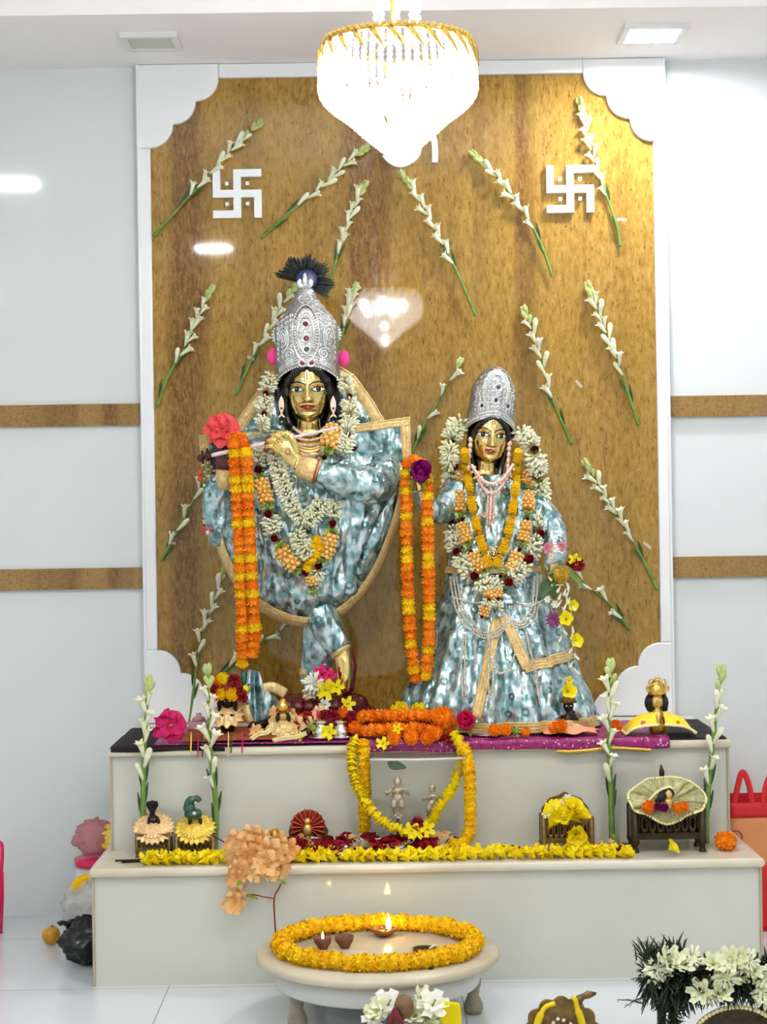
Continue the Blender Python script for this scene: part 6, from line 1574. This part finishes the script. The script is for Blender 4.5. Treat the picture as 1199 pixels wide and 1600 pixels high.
MB().tube(spline([X(x, y, d) for x, y, d in ((440, 1376, 4.93), (437, 1386, 4.928), (429, 1402, 4.93), (429, 1430, 4.933), (431, 1458, 4.935))], 6), .0022, 6).build('stem', M['henna'], o)
MB().tube(spline([X(x, y, 4.93) for x, y in ((429, 1404), (412, 1401), (396, 1398), (380, 1398))], 6), .002, 6).build('stem', M['henna'], o)
for x0, y0, x1, y1 in ((376, 1374, 372, 1386), (384, 1398, 398, 1402), (436, 1374, 444, 1379)):
    a = X(x0, y0, 4.922); b = X(x1, y1, 4.918); MB().petal(a, b - a, Vector((0, -1, 0)), (b - a).length * 1.5, .006, .3, .2).build('leaf', M['green'], o)
o = inst(F_['yrose'], 'rose', X(430, 1306, 5.03), None, Vector((0, -1, .5)).to_track_quat('Z', 'Y').to_euler(), .030); tag(o, 'golden yellow rose on top of the peach gladiolus', 'flower')
# ------------------------------------------------------------------ low round marble table
TD = 4.63; tc = S(592, TD, 0); TZ = .170
M['table_top'] = m_marble('worn_marble', (206, 196, 172), (176, 162, 132), .25); M['table_white'] = plain('white_paint_wood', (214, 214, 208), .4); M['table_leg'] = plain('bare_stone_leg', (150, 142, 122), .5, var=.2)
o = thing('round_table', (tc.x, tc.y, 0), 'low round white marble table on the floor before the steps', 'table')
MB().lathe([(0, TZ - .024), (.306, TZ - .024), (.314, TZ - .018), (.315, TZ - .008), (.308, TZ), (0, TZ)], (tc.x, tc.y, 0), 96).build('top', M['table_top'], o)
MB().lathe([(0, .085), (.258, .085), (.262, .09), (.270, TZ - .025), (0, TZ - .025)], (tc.x, tc.y, 0), 80).build('apron', M['table_white'], o)
for k, (x, y, front) in enumerate(((-.205, -.10, 1), (.245, .0, 1), (.10, .22, 0), (-.16, .19, 0))):
    MB().lathe([(0, .092), (.020, .092), (.022, .08), (.017, .062), (.0145, .048), (.020, .036), (.025, .024), (.026, .012), (.020, .0), (0, 0)], (tc.x + x, tc.y + y, 0), 20).build('leg', M['table_leg'], o)
ring = [Vector((tc.x + .252 * math.cos(a), tc.y + .222 * math.sin(a) - .012, TZ + .0225)) for a in [R(-108) + 2*PI*j/80 for j in range(80)]]
garland('marigold_garland', 'thick yellow marigold garland laid in a ring on the round table', 'garland', [ring], lambda i: ('my', .0255, .0255), string=False, jit=.0025, squash=1.12)
M['clay'] = plain('brown_clay', (112, 66, 42), .7, var=.2); M['brass_diya'] = plain('copper_brass', (176, 120, 60), .3, .8); M['oil'] = plain('lamp_oil', (220, 180, 110), .1)
def m_flame():
    t = NT('flame'); t.set(col=(.9, .5, .2, 1), emit=(lin((255, 214, 120)), 45.0)); return t.m
M['flame'] = m_flame()
def diya(px, py, r, h, label, mat, lit, sq=False, spout=0):
    d = 1.29 - TZ; y = d / ((py - 805) / FPX); c = S(px, y, TZ + .0005)
    o = thing('oil_lamp', c, label, 'oil lamp', 'little oil lamps on the round table')
    wob = (lambda a, z: 1 + .14 * math.cos(4 * a) * (z > h*.5)) if sq else (lambda a, z: 1 + spout * math.exp(-((a - PI) / .35) ** 2) * (z > h * .5) + .03 * math.sin(3*a))
    MB().lathe([(0, 0), (r*.5, 0), (r*.55, h*.1), (r*.92, h*.6), (r, h), (r*.9, h), (r*.78, h*.65), (0, h*.45)], c, 32, wob=wob).build('bowl', mat, o)
    MB().lathe([(0, h*.72), (r*.80, h*.72), (r*.78, h*.6)], c, 20).build('oil', M['oil'], o)
    if lit:
        f = c + Vector((lit[0], -r*.55, h*.95)); L = lit[1]
        MB().tube([f + Vector((-.010, .012, -.004)), f + Vector((-.003, .004, 0)), f + Vector((0, 0, .006))], .002, 6).build('wick', M['black_matt'], o)
        MB().lathe([(0, 0), (L*.13, L*.12), (L*.17, L*.3), (L*.13, L*.55), (L*.06, L*.8), (0, L)], f, 14).build('flame', M['flame'], o)
diya(505, 1481, .023, .030, 'left brown clay oil lamp on the round table, with small flame', M['clay'], (.0, .019), spout=.1)
diya(539, 1480, .024, .031, 'right brown clay oil lamp on the round table, unlit', M['clay'], None, spout=.12)
diya(600, 1462, .034, .020, 'square copper oil lamp with tall flame at the back of the round table', M['brass_diya'], (.013, .044), sq=True)
c = S(664, 4.58, TZ + .0005); y = (1.29 - TZ) / ((1487 - 805) / FPX); c = S(664, y, TZ + .0005)
o = thing('small_dish', c, 'little dark metal dish at the right inside the marigold ring', 'dish')
MB().lathe([(0, 0), (.024, 0), (.030, .008), (.027, .008), (.021, .003), (0, .003)], c, 24, sx=1.1).build('dish', M['brass_dark'], o)
MB().tube([c + Vector((.012, 0, .006)), c + Vector((.028, 0, .016))], [.004, .002], 6).build('wick', M['white'], o)
for k, (x, y) in enumerate(((668, 1514), (674, 1516), (645, 1516))):
    yy = (1.29 - TZ) / ((y - 805) / FPX); MB().ball(S(x, yy, TZ + .003), (.007, .004, .003), 8, 5).build('burnt_wick', M['black_matt'], label=['burnt black speck on the table rim, middle', 'burnt black speck on the table rim, right', 'burnt black speck on the table rim, left'][k], cat='debris')

# ------------------------------------------------------------------ foreground at the bottom of the picture
d = 4.25
pl = Vector((X(640, 1600, d).x, d, .0)); 
M['steel'] = plain('steel_plate', (190, 190, 190), .2, 1.0); M['fig'] = plain('dark_red_fruit', (110, 26, 24), .3, var=.3); M['brown_nut'] = plain('brown_knotted_ornament', (118, 84, 56), .5, var=.4, bump=.6)
zp = X(640, 1612, d).z
o = thing('offering_pot', pl, 'offering pot with white flowers and red fruit before the round table', 'pot')
MB().lathe([(0, 0), (.05, 0), (.055, .01), (.075, zp*.5), (.07, zp*.9), (.085, zp), (.08, zp), (.06, zp*.85), (0, zp*.8)], pl, 32).build('pot', M['steel'], o)
for k, (x, y, kk, s) in enumerate(((594, 1584, 'cream', .036), (606, 1572, 'white', .040), (658, 1564, 'cream', .034), (676, 1572, 'white', .040), (648, 1590, 'cream', .04), (664, 1594, 'cream', .036), (582, 1594, 'white', .03))):
    f = inst(F_[kk], 'white_flower', X(x, y, d + .01*(k % 3)), None, Vector((rr.uniform(-.5, .5), -.8, .8)).to_track_quat('Z', 'Y').to_euler(), s); tag(f, 'white flower heaped on the offering pot at the bottom edge', 'flower', 'white flowers on the offering pot')
MB().ball(X(631, 1574, d - .01), (.024, .02, .03), 16, 12, fn=lambda q: 1 + .12*noise.noise(q*7)).build('knotted_ornament', M['brown_nut'], label='brown knotted ornament between the white flowers of the offering pot', cat='ornament')
m = MB(); a = X(618, 1592, d - .02); m.petal(a - Vector((0, 0, .04)), Vector((0, -.15, 1)), Vector((0, -1, .2)), .075, .022, .2, .5, nu=8, tip=.05); m.build('fruit_slice', M['fig'], label='dark red pointed fruit slice on the offering pot', cat='fruit', solid=.004)
m = MB(); a = X(706, 1612, d); m.petal(a, Vector((.0, 0, 1)), Vector((-.3, -1, .2)), .075, .036, .3, .35, nu=8, tip=.7); m.build('yellow_petal', M['lemon'], label='large yellow petal standing at the right of the offering pot', cat='petal', solid=.002)
# scalloped brass back with yellow thread
d = 4.22; a = X(878, 1600, d); W = X(936, 1600, d).x - a.x; zt_ = X(878, 1562, d).z
o = thing('miniature_throne', (a.x, d, 0), 'scalloped brass miniature throne with yellow thread at the bottom right', 'throne')
pts = []
for k in range(7):
    t0 = PI * (1 - k / 7); t1_ = PI * (1 - (k + 1) / 7)
    for j in range(7):
        t = t0 + (t1_ - t0) * j / 6; bu = 1 + .10 * math.sin(PI * j / 6)
        pts.append((a.x + W * math.cos(t) * bu, .04 + (zt_ - .05) * math.sin(t) * bu + .01))
MB().prism([(a.x + W, .02), *reversed(pts), (a.x - W, .02)], d - .004, d + .006).build('scalloped_back', M['brass'], o, bevel=.002)
MB().box((a.x, d - .05, .05), (W*1.8, .11, .02)).build('seat', M['brass'], o, bevel=.004)
for sx in (-1, 1):
    for dy in (-.095, -.01): MB().lathe([(0, .04), (.012, .04), (.008, .02), (.012, 0), (0, 0)], (a.x + sx*W*.8, d + dy, 0), 12).build('leg', M['brass'], o)
for k, (x, y) in enumerate(((865, 1598), (872, 1592), (881, 1594), (892, 1600))):
    p = X(x, y, d - .008); MB().box(p, (.007, .004, .007), 0, (0, .5, 0)).build('mirror_chip', M['eye_white'], o)
kn = [X(905, 1562, d), X(912, 1557, d), X(920, 1554, d), X(932, 1552, d)]
MB().tube([X(896, 1567, d)] + kn, [.006, .011, .007, .010, .003], 12).build('knob', M['brass'], o)
MB().tube([X(866, 1570, d), X(899, 1560, d)], .003, 8).build('rod', M['brass'], o)
M['yellow_thread'] = plain('yellow_thread', (236, 206, 20), .7, bump=.6, bscale=300)
MB().tube(spline([X(x, y, d - .012) for x, y in ((868, 1568), (855, 1572), (847, 1582), (840, 1600), (836, 1625))], 6), [.006] * 13 + [.009] * 12, 8).build('yellow_thread', M['yellow_thread'], label='yellow thread loop hanging at the left of the scalloped brass throne', cat='thread')
MB().tube(spline([X(x, y, d - .012) for x, y in ((894, 1558), (899, 1562), (903, 1578), (908, 1592), (912, 1612))], 6), [.006] * 13 + [.009] * 12, 8).build('yellow_thread', M['yellow_thread'], label='yellow thread loop hanging at the right of the scalloped brass throne', cat='thread')
# little brass swing frame wrapped in fern and white flowers
d = 4.2
M['fern'] = plain('dark_fern', (30, 52, 28), .6, var=.4)
p0 = X(1030, 1600, d); o = thing('brass_swing', (X(1110, 1600, d).x, d, 0), 'small brass swing frame under the fern bundle at bottom right', 'swing')
for x in (1034, 1056, 1196, 1220):
    q = X(x, 1575, d); MB().lathe([(0, 0), (.022, 0), (.014, .02), (.012, .05), (.017, .07), (.011, .09), (.011, q.z), (.016, q.z + .01), (.01, q.z + .05), (0, q.z + .06)], (q.x, d + (.03 if x in (1056, 1196) else 0), 0), 14).build('post', M['brass'], o)
b = X(1045, 1530, d).z; xa, xb = X(1030, 1540, d).x, X(1225, 1530, d).x
MB().tube([Vector((xa, d, b)), Vector((xb, d, b))], .012, 10).build('top_bar', M['brass'], o)
ac = X(1150, 1640, d); arc = [Vector((ac.x + .115*math.cos(t), d - .02, ac.z + .105*math.sin(t))) for t in [PI*j/30 for j in range(31)]]
MB().prism([(v.x, v.z) for v in arc], d - .014, d - .002).build('arched_back', M['brass_dark'], o)
m = MB(); [m.ball(p + Vector((0, .002, 0)), .006, 6, 4) for p, t in along(arc, .010)]; m.build('bead_trim', M['bead_cream'], o)
fb = thing('fern_bundle', Vector((xa, d, b)), 'dark fern bundle wrapped round the brass swing top bar', 'greenery')
rf = random.Random(44); m = MB()
for k in range(2000):
    t = rf.random(); x = xa - .03 + (xb - xa + .06) * t; an = rf.uniform(0, 2*PI); r0 = rf.uniform(.0, .042)
    thick = 1.25 if t < .28 else .85
    pz = Vector((x, d + r0*math.cos(an), b + r0*math.sin(an)*thick + (.0 if t > .28 else .01)))
    dv = Vector((rf.uniform(-.7, .5), math.cos(an), math.sin(an) + .1)).normalized() * rf.uniform(.026, .052) * thick
    m.tube([pz, pz + dv*.6, pz + dv + Vector((0, 0, -.006))], [.0022, .0028, .0006], 3)
for x in (1034, 1056):
    q = X(x, 1575, d)
    for k in range(140):
        pz = Vector((q.x + rf.uniform(-.012, .012), d - .012 + rf.uniform(-.01, .01), rf.uniform(.06, b))); dv = Vector((rf.uniform(-1, 1), -.6, rf.uniform(-.8, .5))).normalized() * .024
        m.tube([pz, pz + dv*.6, pz + dv], [.0018, .002, .0005], 3)
for (x0, y0, x1, y1) in ((1005, 1568, 964, 1562), (1010, 1556, 975, 1575), (995, 1500, 992, 1476), (1012, 1530, 985, 1530)):
    A, B = X(x0, y0, d), X(x1, y1, d); m.tube([A, (A + B)/2 + Vector((0, 0, .004)), B], [.002, .0015, .0006], 4)
    for q in range(12):
        pz = A + (B - A) * (q / 12); m.tube([pz, pz + Vector((rf.uniform(-.006, .0), rf.uniform(-.005, .005), rf.uniform(-.010, .010)))], [.001, .0004], 3)
m.build('fronds', M['fern'], fb)
for k in range(32):
    t = .0 + 1.0 * ((k * .618) % 1); x = xa - .01 + (xb - xa) * t
    if t < .34 and k % 5: continue
    if t < .34: zz, yy = b + rf.uniform(.025, .06), d - rf.uniform(.02, .045)
    else: zz, yy = b + (rf.uniform(.005, .06) if k % 4 else rf.uniform(-.03, .0)), d - rf.uniform(.03, .055)
    f = inst(F_['tuft' if k % 3 == 0 else 'cream'], 'white_bud' if k % 3 == 0 else 'white_flower', Vector((x, yy, zz)), None, Vector((rf.uniform(-.7, .7), -1, rf.uniform(-.1, 1))).to_track_quat('Z', 'Y').to_euler(), rf.uniform(.028, .040)); tag(f, 'cream white flower tied to the fern bundle at bottom right', 'flower', 'white flowers on the fern bundle')

# ------------------------------------------------------------------ things on the floor beside the steps
M['bucket_white'] = plain('milky_plastic', (224, 214, 208), .35); M['bucket_pink'] = plain('pink_plastic', (226, 26, 96), .35)
def m_film(name, rgb, al):
    t = NT(name); t.set(col=lin(rgb), rough=.18, alpha=al, spec=.6); t.bump(t.noise(30, 4, t.coords(world=True)), .8, .02); return t.m
M['film_pink'] = m_film('pink_plastic_film', (214, 120, 132), .6); M['film_clear'] = m_film('clear_plastic_film', (222, 222, 220), .42); M['black_bag'] = plain('black_plastic_bag', (10, 11, 12), .22, bump=.8, bscale=30)
bd = 5.55; bc = S(160, bd, 0); rb = .077; zb0 = X(145, 1372, bd).z; zb1 = X(145, 1340, bd).z
def crumple(mb, c, r, seed, amp=.25, nu=36, nv=24, mat=0):
    return mb.ball(c, r, nu, nv, mat, fn=lambda q: min(1 + amp * noise.noise(q * 2.2 + Vector((seed, 0, 0))) + amp * .6 * noise.noise(q * 5 + Vector((0, seed, 0))) + amp * .35 * noise.noise(q * 11), .97 / max(.01, -q.z) if q.z < 0 else 9))
o = thing('plastic_bucket', (bc.x, bc.y, 0), 'milky bucket with pink lid left of the steps', 'bucket')
MB().lathe([(0, 0), (rb*.85, 0), (rb, zb1 - .02), (0, zb1 - .02)], (bc.x, bc.y, 0), 40).build('body', M['bucket_white'], o)
MB().lathe([(0, zb1 - .02), (rb*1.06, zb1 - .02), (rb*1.08, zb1), (0, zb1 + .002)], (bc.x, bc.y, 0), 40).build('lid', M['bucket_pink'], o)
m = MB(); crumple(m, (bc.x - .018, bc.y - .005, zb1 + .062), (.068, .05, .055), 3.1, .22); m.build('plastic_bag', M['film_pink'], label='crumpled pink plastic bag on the pink bucket lid', cat='bag')
m = MB(); crumple(m, (bc.x + .045, bc.y - .02, zb1 + .056), (.05, .04, .05), 8.1, .25); m.build('food_packet', M['yellow_foil'], label='shiny golden food packet on the bucket beside the pink bag', cat='packet')
fd = 5.45; fc = S(80, fd, .029); o = thing('orange_fruit', (fc.x, fd, 0), 'round yellow fruit on the floor left of the black bag', 'fruit')
MB().ball((fc.x, fd, .030), (.028, .028, .029), 20, 14, fn=lambda q: 1 - .06 * max(0, q.z) ** 6).build('fruit_body', plain('yellow_fruit_skin', (206, 150, 30), .35, var=.2), o)
MB().ball((fc.x + .004, fd - .006, .0595), (.005, .005, .002), 8, 5).build('stem_end', M['brown_nut'], o)
gd = 5.22; gc = S(128, gd, 0); m = MB(); crumple(m, (gc.x + .016, gd, .066), (.074, .07, .066), 5.5, .22)
m.tube(spline([Vector((gc.x - .03, gd - .02, .115)), Vector((gc.x - .05, gd - .03, .126)), Vector((gc.x - .060, gd - .03, .120))], 4), [.012, .010, .008, .007, .007, .007, .008, .010, .006], 8, flat=.4); m.build('garbage_bag', M['black_bag'], label='black plastic bag on the floor against the lower step', cat='bag')
m = MB(); crumple(m, (gc.x + .02, gd + .08, .16), (.09, .07, .065), 9.7, .3); m.build('plastic_bag', M['film_clear'], label='crumpled clear plastic bag above the black bag', cat='bag')
bn = X(128, 1385, 5.30); o = thing('banana_bunch', bn - Vector((0, 0, .04)), 'yellow banana poking out above the clear plastic bag', 'fruit')
for k in range(2):
    P = spline([bn + Vector((-.028 + .015*k, 0, -.02)), bn + Vector((-.012 + .01*k, -.01*k, .006)), bn + Vector((.016, 0, .022)), bn + Vector((.05, .01, .02))], 6); n = len(P)
    MB().tube(P, [.006 + .011 * math.sin(PI * min(1, .15 + .85 * i / n)) for i in range(n)], 8).build('banana', M['yellow'], o)
pd_ = 5.62; pc_ = X(-12, 1375, pd_); o = thing('pink_bag', (pc_.x, pd_, 0), 'pink bag cut off by the left picture edge', 'bag')
m = MB(); m.loft([[Vector((pc_.x + w * math.cos(2*PI*j/28), pd_ + w*.7*math.sin(2*PI*j/28), z)) for j in range(28)] for z, w in ((0.0, .030), (.06, .033), (.12, .036), (.19, .036), (.195, .03))]); m.build('body', M['bucket_pink'], o)
MB().tube(spline([Vector((pc_.x - .02, pd_, .19)), Vector((pc_.x - .01, pd_, .26)), Vector((pc_.x + .030, pd_, .28)), Vector((pc_.x + .028, pd_, .19))], 6), .006, 8).build('handle', M['bucket_pink'], o)
# red and orange shopping bag on the right
M['bag_red'] = plain('red_bag_fabric', (214, 26, 34), .6, bump=.3); M['bag_orange'] = plain('orange_bag_fabric', (228, 150, 92), .6, bump=.2); M['bag_mark'] = plain('bag_emblem', (176, 40, 96), .6)
sd = 5.47; x0 = max(X(1136, 1300, sd).x, lx1 + .016); x1 = x0 + .42; zt_ = X(1170, 1255, sd).z; zr = X(1170, 1278, sd).z
o = thing('shopping_bag', ((x0+x1)/2, sd + .1, 0), 'red and orange fabric shopping bag standing right of the steps', 'bag')
MB().grid(lambda u, v: Vector((x0 + (x1-x0)*u, sd + .008*math.sin(u*5) + .006*noise.noise(Vector((u*3, v*4, 2))), .20 + (zr - .20)*v)), 20, 12).build('orange_panel', M['bag_orange'], o, solid=.003)
MB().grid(lambda u, v: Vector((x0 + (x1-x0)*u, sd - .002 + .008*math.sin(u*5), .001 + .20*v)), 20, 8).build('red_panel', M['bag_red'], o, solid=.003)
MB().grid(lambda u, v: Vector((x0 + (x1-x0)*u, sd - .001 + .008*math.sin(u*5), zr + (zt_ - zr)*v)), 20, 3).build('top_band', M['bag_red'], o, solid=.004)
for x in (x0, x1): MB().box((x, sd + .1, zt_/2), (.003, .2, zt_)).build('side_panel', M['bag_red'], o)
MB().box(((x0+x1)/2, sd + .2, zt_/2), (x1-x0, .003, zt_)).build('back_panel', M['bag_red'], o)
MB().box(((x0+x1)/2, sd + .1, .004), (x1-x0, .2, .003)).build('bottom', M['bag_red'], o)
def handle(xa, xb, ya, za, zb):
    P = spline([Vector((xa, ya, za)), Vector((xa + .012, ya, za + (zb-za)*.6)), Vector(((xa+xb)/2, ya, zb)), Vector((xb - .008, ya, za + (zb-za)*.6)), Vector((xb, ya, za))], 8)
    MB().tube(P, .009, 8, flat=.25).build('handle', M['bag_red'], o)
hx = X(1148, 1240, sd).x
handle(hx, X(1176, 1240, sd).x, sd + .006, zt_ - .01, X(1165, 1207, sd).z); handle(X(1193, 1240, sd).x, X(1235, 1240, sd).x, sd + .006, zt_ - .01, X(1205, 1203, sd).z)
e = X(1150, 1308, sd - .004); m = MB().torus(e, .020, .002, 24, 6, 0, Matrix.Rotation(R(90), 3, 'X')); 
m.tube([e + Vector((-.008, 0, -.012)), e + Vector((0, 0, .012)), e + Vector((.008, 0, -.012))], .002, 6); m.build('emblem', M['bag_mark'], o)
